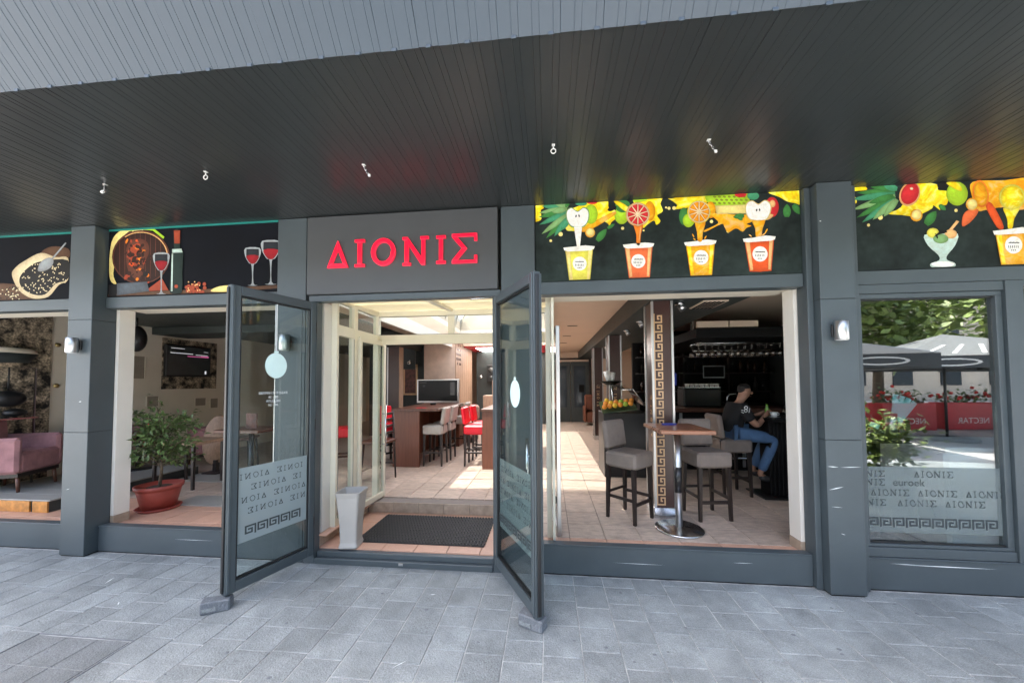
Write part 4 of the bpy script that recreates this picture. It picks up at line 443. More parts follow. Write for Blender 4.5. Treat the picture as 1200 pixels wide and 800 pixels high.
(0,'beans','dark',3,[[-5184,2400,-5189,2406,-5187,2413,-5179,2412,-5172,2404,-5173,2400],[-5315,2451,-5311,2457,-5300,2458,-5293,2454,-5297,2447,-5308,2446],[-5247,2506,-5253,2502,-5264,2503,-5269,2509,-5263,2514,-5252,2512],[-5502,2475,-5504,2482,-5498,2489,-5489,2490,-5487,2482,-5493,2475],[-5337,2450,-5344,2455,-5344,2464,-5338,2469,-5331,2464,-5331,2454],[-5215,2447,-5213,2454,-5204,2459,-5196,2456,-5197,2449,-5207,2444],[-5224,2484,-5225,2491,-5216,2497,-5208,2495,-5208,2488,-5216,2482],[-5188,2489,-5191,2496,-5186,2504,-5178,2505,-5175,2498,-5180,2490],[-5250,2510,-5254,2516,-5251,2525,-5243,2528,-5239,2521,-5242,2512],[-5476,2506,-5483,2503,-5494,2506,-5498,2513,-5490,2517,-5480,2513],[-5266,2427,-5274,2430,-5277,2440,-5273,2446,-5265,2442,-5261,2433],[-5198,2491,-5207,2490,-5216,2495,-5217,2503,-5209,2504,-5200,2498],[-5248,2405,-5257,2405,-5265,2411,-5265,2419,-5257,2419,-5248,2412],[-5206,2428,-5214,2426,-5224,2431,-5225,2439,-5217,2440,-5208,2435],[-5263,2439,-5260,2446,-5249,2448,-5242,2443,-5245,2437,-5256,2435],[-5337,2504,-5336,2511,-5326,2515,-5318,2512,-5320,2505,-5329,2501],[-5288,2425,-5292,2432,-5287,2440,-5279,2442,-5275,2435,-5280,2427],[-5229,2434,-5235,2440,-5233,2449,-5226,2453,-5220,2447,-5222,2437],[-5409,2464,-5407,2471,-5397,2474,-5389,2471,-5391,2464,-5402,2460],[-5477,2415,-5486,2416,-5492,2425,-5490,2432,-5482,2430,-5475,2422],[-5299,2476,-5308,2476,-5316,2483,-5316,2490,-5308,2491,-5299,2484],[-5471,2505,-5480,2506,-5486,2515,-5484,2522,-5476,2520,-5469,2512],[-5186,2442,-5194,2443,-5202,2450,-5201,2458,-5192,2457,-5185,2450],[-5367,2503,-5374,2499,-5385,2500,-5390,2506,-5384,2511,-5373,2510],[-5471,2473,-5478,2469,-5489,2472,-5494,2479,-5487,2483,-5476,2480],[-5259,2453,-5263,2460,-5258,2469,-5250,2470,-5246,2464,-5251,2455],[-5429,2413,-5432,2420,-5427,2428,-5419,2430,-5416,2423,-5421,2414],[-5173,2499,-5181,2502,-5185,2511,-5181,2517,-5173,2514,-5169,2505],[-5194,2507,-5196,2514,-5190,2522,-5181,2522,-5179,2514,-5186,2507],[-5506,2440,-5503,2447,-5492,2449,-5484,2444,-5488,2438,-5499,2436],[-5210,2510,-5214,2517,-5210,2525,-5201,2527,-5198,2520,-5202,2511],[-5444,2469,-5444,2476,-5436,2482,-5427,2481,-5427,2474,-5435,2468],[-5457,2467,-5459,2474,-5452,2481,-5443,2481,-5442,2474,-5449,2466],[-5319,2406,-5323,2412,-5319,2421,-5311,2423,-5307,2416,-5311,2408],[-5433,2531,-5440,2528,-5451,2531,-5454,2538,-5447,2541,-5436,2538],[-5166,2499,-5172,2495,-5183,2498,-5187,2505,-5180,2509,-5170,2506],[-5264,2528,-5262,2535,-5252,2539,-5244,2536,-5246,2529,-5256,2525],[-5326,2440,-5334,2437,-5344,2441,-5347,2448,-5339,2451,-5329,2447],[-5239,2431,-5247,2433,-5253,2441,-5250,2448,-5242,2446,-5236,2437],[-5230,2502,-5232,2509,-5226,2516,-5217,2516,-5215,2509,-5221,2502],[-5322,2479,-5328,2484,-5327,2494,-5320,2497,-5314,2492,-5315,2482],[-5225,2519,-5233,2523,-5235,2533,-5230,2538,-5222,2534,-5220,2524],[-5295,2515,-5295,2522,-5287,2528,-5278,2527,-5278,2519,-5286,2513],[-5414,2404,-5421,2409,-5421,2419,-5415,2423,-5408,2418,-5408,2409],[-5187,2434,-5196,2436,-5201,2444,-5199,2451,-5190,2449,-5185,2441],[-5248,2463,-5255,2459,-5266,2462,-5270,2468,-5264,2472,-5253,2470],[-5357,2462,-5363,2457,-5374,2458,-5380,2463,-5375,2469,-5363,2468],[-5446,2430,-5447,2437,-5439,2443,-5430,2442,-5430,2435,-5438,2429],[-5242,2414,-5238,2420,-5227,2422,-5220,2417,-5224,2411,-5235,2409],[-5459,2419,-5462,2426,-5457,2434,-5449,2436,-5446,2429,-5450,2421],[-5470,2431,-5477,2436,-5479,2446,-5473,2451,-5466,2446,-5464,2436],[-5379,2415,-5388,2415,-5396,2421,-5396,2429,-5388,2429,-5379,2422],[-5298,2503,-5304,2499,-5315,2500,-5320,2507,-5314,2511,-5302,2510],[-5426,2509,-5434,2506,-5444,2511,-5447,2518,-5439,2521,-5429,2516],[-5205,2478,-5211,2483,-5211,2493,-5205,2497,-5198,2492,-5198,2483]]),
(0,'beans','cream',3.5,[[-5180,2400,-5181,2401,-5179,2408,-5171,2408,-5164,2400,-5164,2400],[-5307,2447,-5303,2453,-5292,2454,-5285,2449,-5290,2443,-5301,2442],[-5239,2502,-5245,2497,-5256,2498,-5261,2505,-5255,2509,-5244,2508],[-5494,2470,-5496,2477,-5490,2485,-5481,2485,-5479,2478,-5485,2470],[-5329,2445,-5336,2450,-5336,2460,-5330,2464,-5324,2459,-5323,2450],[-5207,2443,-5206,2450,-5196,2454,-5188,2451,-5190,2444,-5199,2440],[-5217,2479,-5217,2487,-5209,2492,-5200,2491,-5200,2484,-5208,2478],[-5181,2484,-5184,2491,-5179,2499,-5170,2500,-5167,2494,-5172,2485],[-5242,2505,-5247,2512,-5243,2521,-5236,2523,-5231,2517,-5234,2508],[-5468,2502,-5476,2498,-5486,2502,-5490,2509,-5483,2512,-5472,2509],[-5258,2423,-5266,2426,-5269,2435,-5265,2441,-5257,2438,-5254,2428],[-5191,2487,-5199,2485,-5208,2491,-5210,2498,-5202,2500,-5192,2494],[-5241,2401,-5249,2400,-5257,2407,-5258,2414,-5249,2415,-5241,2408],[-5199,2423,-5207,2421,-5216,2427,-5218,2434,-5210,2436,-5200,2430],[-5255,2435,-5252,2441,-5241,2443,-5234,2439,-5238,2432,-5248,2430],[-5330,2499,-5328,2507,-5318,2511,-5310,2508,-5312,2501,-5322,2497],[-5280,2421,-5284,2427,-5280,2436,-5271,2437,-5268,2431,-5272,2422],[-5221,2430,-5227,2436,-5225,2445,-5218,2448,-5212,2442,-5214,2433],[-5402,2459,-5400,2466,-5389,2470,-5382,2466,-5384,2459,-5394,2456],[-5470,2410,-5478,2412,-5485,2420,-5482,2427,-5474,2426,-5467,2417],[-5291,2472,-5300,2471,-5308,2478,-5308,2486,-5300,2486,-5291,2479],[-5464,2500,-5472,2502,-5479,2510,-5476,2517,-5468,2516,-5461,2507],[-5178,2438,-5186,2438,-5194,2446,-5193,2453,-5185,2453,-5177,2445],[-5360,2499,-5366,2494,-5377,2496,-5382,2502,-5376,2507,-5365,2505],[-5464,2469,-5470,2465,-5481,2468,-5486,2474,-5479,2478,-5468,2476],[-5251,2449,-5255,2456,-5251,2464,-5242,2466,-5239,2459,-5243,2451],[-5421,2409,-5425,2416,-5420,2424,-5411,2425,-5408,2418,-5413,2410],[-5165,2494,-5173,2497,-5177,2507,-5173,2513,-5165,2510,-5161,2501],[-5186,2502,-5189,2510,-5182,2517,-5174,2517,-5172,2510,-5178,2503],[-5499,2436,-5495,2442,-5484,2444,-5477,2439,-5480,2433,-5491,2431]]),
(0,'scoop','steel',5,[[-4968,2674,-4971,2690,-4966,2713,-4956,2738,-4942,2758,-4925,2773,-4903,2786,-4880,2795,-4859,2801,-4841,2802,-4823,2799,-4808,2793,-4798,2784,-4794,2771,-4794,2754,-4799,2736,-4807,2721,-4820,2707,-4837,2694,-4857,2683,-4878,2675,-4902,2670,-4929,2667,-4953,2668]]),
(0,'handle','steel',6,[[-4815,2795,-4798,2786,-4653,2935,-4668,2944]]),
(1,'table','brown',1,[[-4178,2422,-3596,2435,-2933,2437,-2427,2449,-2427,2419,-2884,2400,-4177,2400]]),
(1,'barrel','pale_yellow',2,[[-4175,2768,-4172,2820,-4167,2873,-4158,2922,-4141,2963,-4116,2994,-4085,3018,-4048,3036,-4026,3043,-3785,3043,-3806,3030,-3846,3008,-3887,2982,-3930,2949,-3979,2911,-4028,2869,-4066,2825,-4092,2775,-4110,2720,-4122,2666,-4128,2621,-4122,2585,-4108,2554,-4093,2530,-4089,2517,-4100,2514,-4121,2520,-4144,2535,-4160,2561,-4169,2601,-4174,2655,-4176,2713]]),
(1,'barrel','brown',2.5,[[-4112,2827,-4101,2866,-4082,2905,-4060,2940,-4036,2968,-4008,2994,-3974,3017,-3946,3030,-3935,3025,-3948,2997,-3980,2950,-4016,2896,-4043,2845,-4059,2791,-4071,2731,-4079,2682,-4087,2661,-4097,2678,-4107,2724,-4114,2779]]),
(1,'hoop','hoop',3,[[-3526,2750,-3532,2694,-3552,2641,-3587,2594,-3634,2555,-3692,2527,-3756,2510,-3825,2506,-3894,2515,-3961,2536,-4021,2569,-4072,2612,-4112,2663,-4137,2719,-4147,2777,-4142,2835,-4120,2889,-4085,2937,-4036,2976,-3978,3004,-3912,3020,-3843,3023,-3773,3013,-3707,2990,-3648,2957,-3598,2913,-3559,2863,-3535,2808]]),
(1,'hoop','peach',4.6,[[-4014,2968,-3985,2982,-3979,2975,-4007,2961],[-3985,2982,-3953,2994,-3948,2986,-3979,2975],[-3953,2994,-3920,3001,-3917,2993,-3948,2986],[-3920,3001,-3886,3006,-3884,2997,-3917,2993],[-3886,3006,-3851,3006,-3850,2998,-3884,2997],[-3851,3006,-3815,3004,-3816,2996,-3850,2998],[-3815,3004,-3781,2998,-3783,2990,-3816,2996],[-3781,2998,-3747,2988,-3750,2981,-3783,2990],[-3747,2988,-3714,2976,-3719,2968,-3750,2981],[-3714,2976,-3683,2960,-3689,2953,-3719,2968],[-3683,2960,-3654,2941,-3661,2935,-3689,2953],[-3654,2941,-3628,2920,-3636,2915,-3661,2935],[-3628,2920,-3605,2897,-3614,2893,-3636,2915],[-3605,2897,-3586,2872,-3595,2869,-3614,2893],[-3586,2872,-3569,2846,-3580,2843,-3595,2869],[-3569,2846,-3557,2818,-3568,2816,-3580,2843],[-3557,2818,-3549,2790,-3560,2789,-3568,2816],[-3549,2790,-3544,2761,-3555,2761,-3560,2789]]),
(1,'hoop','lime',2.8,[[-3980,3017,-3894,3043,-3791,3043,-3706,3034,-3590,2947,-3601,2927,-3717,3014,-3866,3030]]),
(1,'barrel','barrel',4,[[-3544,2747,-3549,2694,-3569,2643,-3601,2599,-3646,2562,-3700,2536,-3760,2520,-3825,2516,-3890,2524,-3953,2545,-4010,2576,-4058,2616,-4095,2664,-4119,2717,-4129,2772,-4123,2827,-4103,2878,-4070,2923,-4024,2960,-3969,2986,-3907,3001,-3842,3004,-3777,2995,-3714,2974,-3658,2942,-3611,2901,-3575,2853,-3552,2801]]),
(1,'stain','hoop',5,[[-3996,2822,-3992,2854,-3983,2882,-3970,2905,-3954,2923,-3935,2935,-3911,2942,-3887,2944,-3863,2943,-3838,2939,-3812,2931,-3789,2919,-3770,2904,-3757,2885,-3749,2861,-3744,2836,-3744,2811,-3751,2786,-3763,2760,-3776,2735,-3786,2710,-3792,2686,-3795,2663,-3797,2640,-3801,2619,-3806,2598,-3810,2577,-3817,2560,-3826,2549,-3840,2544,-3858,2545,-3877,2551,-3895,2561,-3914,2575,-3933,2594,-3952,2617,-3967,2646,-3979,2685,-3989,2733,-3995,2781]]),
(1,'stain','rust',5.5,[[-3972,2800,-3967,2825,-3953,2847,-3935,2866,-3918,2880,-3900,2890,-3881,2897,-3863,2898,-3850,2893,-3841,2880,-3836,2860,-3834,2837,-3835,2815,-3844,2795,-3858,2775,-3871,2755,-3878,2735,-3874,2712,-3864,2687,-3854,2665,-3853,2652,-3864,2648,-3882,2650,-3904,2660,-3922,2675,-3938,2700,-3955,2734,-3968,2770]]),
(1,'blotch','rust',5.2,[[-4001,2553,-4008,2566,-4004,2585,-3990,2600,-3972,2604,-3960,2597,-3958,2580,-3968,2562,-3985,2552],[-3916,2814,-3920,2824,-3914,2841,-3902,2858,-3889,2866,-3881,2862,-3882,2847,-3892,2829,-3905,2816],[-3819,2815,-3825,2818,-3828,2827,-3828,2838,-3824,2845,-3818,2845,-3813,2838,-3811,2827,-3814,2818],[-3868,2830,-3873,2833,-3874,2839,-3872,2844,-3867,2847,-3861,2845,-3858,2840,-3859,2835,-3863,2830],[-3829,2634,-3843,2633,-3860,2643,-3870,2660,-3870,2675,-3859,2682,-3843,2677,-3828,2662,-3823,2645],[-3927,2765,-3934,2779,-3929,2796,-3914,2809,-3896,2811,-3884,2803,-3883,2786,-3894,2770,-3911,2762],[-3905,2748,-3913,2756,-3914,2769,-3906,2780,-3895,2785,-3885,2780,-3880,2769,-3884,2756,-3894,2748],[-3873,2684,-3882,2692,-3884,2706,-3878,2719,-3867,2725,-3856,2721,-3850,2710,-3852,2696,-3862,2686],[-3852,2724,-3864,2734,-3865,2749,-3857,2763,-3842,2768,-3828,2763,-3821,2749,-3825,2734,-3837,2724],[-3870,2720,-3886,2718,-3903,2727,-3915,2743,-3915,2759,-3903,2767,-3886,2763,-3871,2750,-3865,2733],[-3855,2688,-3864,2693,-3873,2708,-3878,2726,-3877,2739,-3870,2740,-3860,2730,-3853,2712,-3850,2695],[-3963,2575,-3972,2582,-3976,2591,-3971,2600,-3960,2603,-3949,2600,-3942,2591,-3943,2581,-3951,2575],[-3891,2846,-3899,2842,-3919,2840,-3941,2843,-3956,2848,-3956,2854,-3941,2857,-3919,2857,-3899,2852],[-3963,2813,-3964,2825,-3955,2835,-3941,2838,-3929,2832,-3923,2821,-3927,2810,-3939,2803,-3953,2805],[-3754,2512,-3755,2518,-3751,2525,-3743,2529,-3735,2529,-3731,2524,-3732,2517,-3739,2511,-3747,2509],[-3858,2752,-3861,2760,-3858,2767,-3851,2772,-3841,2770,-3835,2764,-3835,2756,-3841,2750,-3850,2748],[-3918,2701,-3921,2708,-3918,2722,-3912,2737,-3905,2745,-3901,2744,-3900,2733,-3905,2717,-3912,2705],[-3838,2791,-3845,2787,-3857,2789,-3868,2795,-3873,2803,-3870,2809,-3861,2810,-3848,2806,-3840,2799],[-3889,2745,-3889,2756,-3877,2770,-3860,2782,-3845,2786,-3839,2780,-3845,2767,-3860,2753,-3878,2744],[-3880,2708,-3889,2713,-3898,2728,-3901,2746,-3899,2759,-3891,2760,-3882,2749,-3876,2732,-3875,2716],[-3961,2765,-3972,2762,-3982,2765,-3986,2774,-3982,2783,-3973,2789,-3962,2788,-3954,2782,-3954,2773],[-3849,2833,-3856,2834,-3867,2841,-3878,2852,-3883,2861,-3879,2864,-3869,2859,-3858,2850,-3850,2840],[-3819,2779,-3822,2775,-3829,2773,-3838,2775,-3843,2779,-3843,2785,-3837,2788,-3829,2788,-3821,2785],[-3878,2644,-3883,2649,-3883,2656,-3880,2663,-3874,2666,-3869,2665,-3866,2659,-3868,2651,-3872,2645],[-3808,2688,-3810,2696,-3805,2711,-3794,2726,-3783,2734,-3777,2731,-3779,2718,-3788,2702,-3799,2690],[-3939,2901,-3947,2905,-3953,2916,-3953,2929,-3948,2937,-3940,2938,-3933,2930,-3929,2917,-3932,2906],[-3889,2662,-3892,2672,-3886,2689,-3874,2706,-3861,2713,-3854,2709,-3855,2695,-3865,2677,-3878,2664],[-3880,2908,-3881,2914,-3876,2920,-3868,2922,-3861,2919,-3858,2912,-3859,2906,-3866,2902,-3874,2903],[-3969,2800,-3977,2813,-3975,2829,-3964,2842,-3947,2846,-3934,2839,-3930,2823,-3938,2808,-3953,2798],[-3851,2856,-3864,2858,-3873,2866,-3872,2876,-3864,2884,-3851,2885,-3839,2879,-3835,2870,-3840,2860]]),
(1,'blotch','orange',5.7,[[-3842,2818,-3837,2826,-3820,2832,-3800,2833,-3785,2829,-3783,2821,-3795,2814,-3815,2810,-3833,2812],[-3867,2743,-3865,2757,-3854,2766,-3839,2765,-3827,2756,-3823,2743,-3830,2731,-3844,2727,-3859,2731],[-3745,2570,-3759,2569,-3770,2577,-3774,2588,-3769,2599,-3756,2604,-3743,2601,-3735,2590,-3736,2578],[-3874,2638,-3878,2643,-3878,2649,-3874,2655,-3868,2657,-3863,2655,-3861,2649,-3863,2643,-3868,2638],[-3999,2899,-4004,2907,-4002,2924,-3993,2941,-3983,2949,-3975,2946,-3973,2933,-3979,2915,-3989,2902],[-3856,2686,-3859,2692,-3856,2700,-3849,2707,-3841,2709,-3836,2705,-3836,2697,-3841,2690,-3849,2685],[-3837,2635,-3850,2640,-3855,2648,-3851,2654,-3839,2655,-3826,2652,-3816,2645,-3815,2637,-3824,2634],[-3851,2842,-3860,2837,-3876,2838,-3893,2845,-3902,2854,-3900,2862,-3887,2865,-3869,2860,-3855,2852],[-3848,2546,-3857,2538,-3869,2537,-3878,2543,-3880,2555,-3874,2565,-3863,2570,-3852,2567,-3846,2558]]),
(1,'blotch','barrel',5.9,[[-3781,2733,-3789,2729,-3808,2730,-3829,2736,-3842,2744,-3840,2751,-3826,2752,-3804,2748,-3787,2741],[-3870,2814,-3871,2820,-3867,2826,-3860,2830,-3853,2831,-3849,2827,-3851,2820,-3856,2815,-3864,2812],[-3890,2716,-3891,2730,-3884,2739,-3872,2739,-3861,2729,-3857,2716,-3860,2704,-3871,2699,-3882,2704],[-3910,2760,-3906,2767,-3893,2774,-3876,2777,-3863,2776,-3861,2771,-3870,2764,-3886,2758,-3902,2757],[-3910,2718,-3923,2728,-3927,2745,-3921,2762,-3907,2770,-3892,2767,-3882,2753,-3883,2735,-3894,2721],[-3951,2835,-3956,2837,-3961,2844,-3962,2852,-3960,2858,-3955,2859,-3950,2854,-3946,2846,-3947,2839],[-3808,2682,-3816,2682,-3829,2691,-3841,2703,-3846,2713,-3842,2717,-3831,2712,-3818,2701,-3808,2689],[-3840,2866,-3841,2876,-3832,2887,-3817,2892,-3804,2889,-3798,2880,-3802,2868,-3815,2860,-3829,2859],[-3857,2616,-3861,2612,-3869,2612,-3877,2615,-3880,2621,-3878,2626,-3872,2628,-3864,2626,-3858,2621],[-3857,2845,-3857,2857,-3850,2865,-3839,2865,-3829,2857,-3825,2845,-3829,2835,-3838,2830,-3850,2835],[-3858,2754,-3869,2764,-3872,2780,-3865,2795,-3851,2802,-3837,2798,-3829,2784,-3831,2767,-3843,2756],[-3798,2772,-3808,2765,-3819,2764,-3828,2772,-3828,2783,-3822,2793,-3810,2798,-3800,2794,-3795,2784],[-3902,2653,-3902,2661,-3894,2670,-3881,2676,-3869,2675,-3865,2669,-3870,2660,-3881,2652,-3894,2650],[-3985,2803,-3995,2796,-4003,2794,-4007,2800,-4004,2809,-3996,2818,-3987,2823,-3980,2820,-3980,2813],[-3723,2733,-3731,2729,-3745,2731,-3760,2738,-3768,2747,-3765,2753,-3753,2755,-3738,2750,-3726,2742],[-3877,2850,-3888,2854,-3895,2865,-3894,2877,-3886,2885,-3874,2885,-3865,2877,-3862,2865,-3867,2854],[-3947,2718,-3954,2721,-3958,2729,-3958,2738,-3954,2744,-3947,2745,-3941,2739,-3939,2730,-3941,2721],[-3934,2723,-3930,2732,-3917,2738,-3900,2738,-3888,2733,-3886,2724,-3895,2715,-3911,2712,-3927,2715],[-3900,2715,-3898,2725,-3885,2734,-3867,2739,-3852,2737,-3848,2729,-3856,2719,-3872,2711,-3890,2710],[-3939,2700,-3944,2711,-3943,2718,-3936,2719,-3927,2713,-3920,2703,-3918,2694,-3923,2689,-3931,2692],[-3846,2858,-3853,2849,-3866,2846,-3878,2852,-3884,2862,-3882,2874,-3871,2880,-3858,2879,-3848,2870],[-3804,2704,-3808,2712,-3807,2729,-3802,2747,-3795,2758,-3789,2757,-3787,2744,-3791,2725,-3797,2709],[-3900,2782,-3910,2772,-3924,2771,-3937,2778,-3942,2791,-3937,2803,-3924,2809,-3910,2806,-3900,2795],[-3926,2772,-3936,2765,-3953,2766,-3969,2775,-3977,2787,-3972,2798,-3958,2801,-3940,2796,-3927,2785],[-3832,2636,-3829,2644,-3817,2648,-3803,2649,-3793,2644,-3791,2637,-3799,2631,-3813,2628,-3826,2630],[-3781,2707,-3789,2711,-3792,2717,-3788,2722,-3780,2723,-3772,2720,-3766,2714,-3766,2709,-3772,2706],[-3783,2609,-3789,2607,-3801,2611,-3811,2619,-3816,2626,-3813,2630,-3804,2629,-3792,2623,-3784,2615],[-3907,2754,-3909,2766,-3903,2773,-3893,2774,-3883,2768,-3879,2757,-3881,2747,-3889,2742,-3900,2745],[-3921,2867,-3930,2863,-3942,2866,-3952,2875,-3955,2884,-3950,2890,-3939,2890,-3928,2884,-3921,2875],[-3873,2810,-3870,2821,-3855,2830,-3835,2835,-3819,2831,-3815,2822,-3824,2811,-3843,2803,-3862,2803],[-3980,2786,-3979,2796,-3967,2808,-3950,2817,-3935,2818,-3930,2811,-3936,2799,-3952,2788,-3969,2783],[-3933,2782,-3940,2787,-3950,2804,-3957,2823,-3959,2837,-3954,2838,-3945,2827,-3936,2807,-3931,2790],[-3742,2755,-3743,2765,-3734,2778,-3720,2789,-3706,2791,-3699,2785,-3703,2773,-3716,2760,-3731,2753],[-3892,2652,-3899,2664,-3896,2675,-3885,2681,-3871,2679,-3861,2670,-3859,2657,-3866,2648,-3879,2646],[-3832,2542,-3836,2551,-3833,2567,-3824,2582,-3813,2590,-3806,2587,-3805,2574,-3812,2558,-3822,2545],[-3891,2661,-3899,2659,-3908,2663,-3915,2671,-3917,2679,-3911,2684,-3902,2682,-3893,2676,-3889,2667],[-3976,2606,-3976,2620,-3965,2630,-3948,2632,-3933,2625,-3927,2612,-3934,2599,-3949,2592,-3965,2595],[-3942,2581,-3939,2587,-3926,2596,-3910,2604,-3898,2607,-3896,2603,-3904,2595,-3919,2586,-3934,2580],[-3749,2654,-3754,2656,-3757,2662,-3756,2669,-3751,2673,-3746,2672,-3742,2667,-3741,2661,-3744,2655],[-3840,2679,-3846,2668,-3856,2664,-3866,2669,-3871,2679,-3868,2691,-3860,2699,-3849,2698,-3841,2690],[-3826,2784,-3829,2793,-3824,2806,-3812,2818,-3800,2822,-3793,2817,-3794,2805,-3803,2792,-3815,2783],[-3778,2528,-3786,2526,-3799,2531,-3812,2539,-3819,2548,-3815,2553,-3804,2551,-3790,2544,-3780,2535],[-3834,2685,-3842,2693,-3846,2711,-3844,2731,-3836,2743,-3826,2742,-3820,2728,-3819,2708,-3825,2691],[-3876,2780,-3882,2787,-3882,2801,-3877,2815,-3869,2823,-3862,2821,-3859,2810,-3861,2795,-3868,2783]]),
(1,'blotch','redorange',5.6,[[-3877,2913,-3886,2912,-3894,2916,-3897,2924,-3893,2931,-3885,2935,-3876,2933,-3870,2927,-3870,2919],[-3858,2679,-3861,2684,-3859,2692,-3853,2699,-3846,2702,-3841,2698,-3840,2691,-3845,2683,-3852,2678],[-3929,2677,-3940,2685,-3944,2698,-3939,2711,-3927,2717,-3914,2714,-3906,2703,-3907,2689,-3916,2679],[-3904,2867,-3912,2865,-3928,2869,-3945,2877,-3955,2885,-3953,2890,-3940,2889,-3923,2883,-3908,2874],[-3672,2689,-3676,2696,-3673,2707,-3666,2716,-3656,2720,-3650,2716,-3649,2707,-3654,2696,-3663,2689],[-3871,2668,-3871,2675,-3867,2679,-3860,2679,-3855,2674,-3853,2668,-3856,2662,-3861,2660,-3867,2663],[-3962,2698,-3958,2708,-3941,2717,-3919,2721,-3902,2719,-3899,2711,-3910,2701,-3931,2694,-3952,2692]]),
(1,'stave','hoop',4.4,[[-4070,2939,-4064,2939,-4052,2608,-4058,2608],[-4015,2954,-4009,2953,-3996,2589,-4002,2589],[-3960,2968,-3954,2968,-3940,2570,-3946,2570],[-3905,2983,-3900,2983,-3884,2550,-3890,2551],[-3851,2998,-3845,2997,-3829,2531,-3835,2532],[-3796,2983,-3790,2983,-3775,2541,-3780,2541],[-3740,2963,-3735,2963,-3721,2556,-3727,2556],[-3685,2943,-3679,2943,-3667,2571,-3673,2571],[-3630,2924,-3625,2923,-3614,2586,-3619,2586]]),
(1,'bung','dark',6,[[-3748,2597,-3749,2591,-3751,2586,-3754,2582,-3758,2578,-3763,2575,-3769,2574,-3775,2573,-3781,2574,-3787,2576,-3792,2579,-3796,2583,-3800,2588,-3802,2593,-3803,2599,-3802,2604,-3800,2609,-3797,2614,-3793,2618,-3788,2620,-3782,2622,-3776,2622,-3770,2621,-3764,2619,-3759,2616,-3755,2612,-3751,2607,-3749,2602]]),
(1,'box','slate',6,[[-4082,2521,-3757,2526,-3731,2434,-4078,2404]]),
(1,'coal','dark',3,[[-4174,2510,-4089,2513,-4084,2400,-4170,2400]]),
(1,'cloth','rust',5.8,[[-3777,2435,-3600,2551,-3529,2437]]),
(1,'glass','steel',7,[[-3691,2792,-3646,2800,-3584,2797,-3538,2785,-3524,2762,-3527,2730,-3534,2700,-3544,2674,-3558,2650,-3571,2631,-3582,2626,-3591,2626,-3597,2609,-3600,2554,-3599,2481,-3594,2426,-3578,2407,-3558,2405,-3549,2405,-3559,2402,-3581,2400,-3581,2400,-3612,2400,-3623,2401,-3645,2404,-3656,2409,-3646,2408,-3626,2408,-3612,2427,-3610,2481,-3614,2554,-3620,2610,-3627,2628,-3637,2628,-3648,2634,-3662,2654,-3678,2679,-3690,2706,-3699,2737,-3704,2770]]),
(1,'glass','night',7.5,[[-3680,2783,-3549,2778,-3545,2708,-3680,2713]]),
(1,'wine','wine',8,[[-3677,2713,-3640,2720,-3585,2717,-3547,2708,-3545,2688,-3560,2660,-3575,2639,-3586,2629,-3598,2625,-3609,2625,-3621,2626,-3633,2631,-3644,2642,-3661,2664,-3678,2693]]),
(1,'glass','steel',7,[[-2751,2800,-2708,2807,-2650,2804,-2607,2794,-2594,2773,-2596,2744,-2604,2717,-2613,2694,-2627,2673,-2640,2656,-2650,2651,-2659,2652,-2665,2636,-2668,2587,-2668,2521,-2663,2472,-2649,2455,-2630,2453,-2621,2453,-2631,2450,-2651,2448,-2671,2448,-2691,2450,-2712,2453,-2722,2457,-2713,2456,-2694,2456,-2680,2473,-2678,2522,-2681,2587,-2686,2637,-2693,2653,-2701,2653,-2712,2659,-2725,2677,-2740,2699,-2751,2723,-2759,2751,-2763,2780]]),
(1,'glass','night',7.5,[[-2740,2792,-2617,2786,-2614,2724,-2741,2730]]),
(1,'wine','wine',8,[[-2739,2730,-2703,2735,-2651,2733,-2616,2724,-2614,2706,-2628,2682,-2643,2663,-2654,2654,-2665,2651,-2676,2650,-2687,2651,-2698,2656,-2708,2666,-2724,2686,-2740,2712]]),
(1,'glass','steel',7,[[-2585,2858,-2535,2865,-2466,2862,-2427,2853,-2427,2730,-2440,2710,-2455,2691,-2468,2686,-2479,2686,-2486,2668,-2490,2611,-2490,2536,-2485,2480,-2467,2459,-2445,2458,-2434,2458,-2445,2454,-2469,2452,-2492,2452,-2516,2454,-2540,2457,-2551,2462,-2541,2461,-2518,2461,-2501,2480,-2498,2536,-2501,2612,-2507,2669,-2515,2688,-2527,2688,-2539,2694,-2555,2715,-2572,2741,-2585,2769,-2594,2801,-2599,2835]]),
(1,'glass','night',7.5,[[-2572,2849,-2429,2843,-2427,2807,-2427,2770,-2573,2777]]),
(1,'wine','wine',8,[[-2570,2776,-2529,2783,-2469,2780,-2427,2770,-2427,2770,-2427,2746,-2442,2721,-2460,2699,-2472,2689,-2484,2685,-2497,2685,-2510,2686,-2523,2691,-2535,2702,-2554,2726,-2572,2756]]),
(1,'bottle','bottle',6.8,[[-3491,2999,-3458,3018,-3424,2995,-3419,2914,-3419,2827,-3401,2801,-3384,2775,-3385,2692,-3390,2593,-3382,2489,-3388,2408,-3412,2400,-3483,2400,-3513,2412,-3518,2494,-3508,2598,-3511,2697,-3511,2780,-3497,2806,-3483,2830,-3490,2917]]),
(1,'foil','rust',8,[[-3489,3003,-3422,2999,-3422,2873,-3480,2876]]),
(1,'highlight','mint',8,[[-3504,2780,-3489,2783,-3484,2426,-3502,2426],[-3501,2824,-3403,2824,-3389,2787,-3500,2788]]),
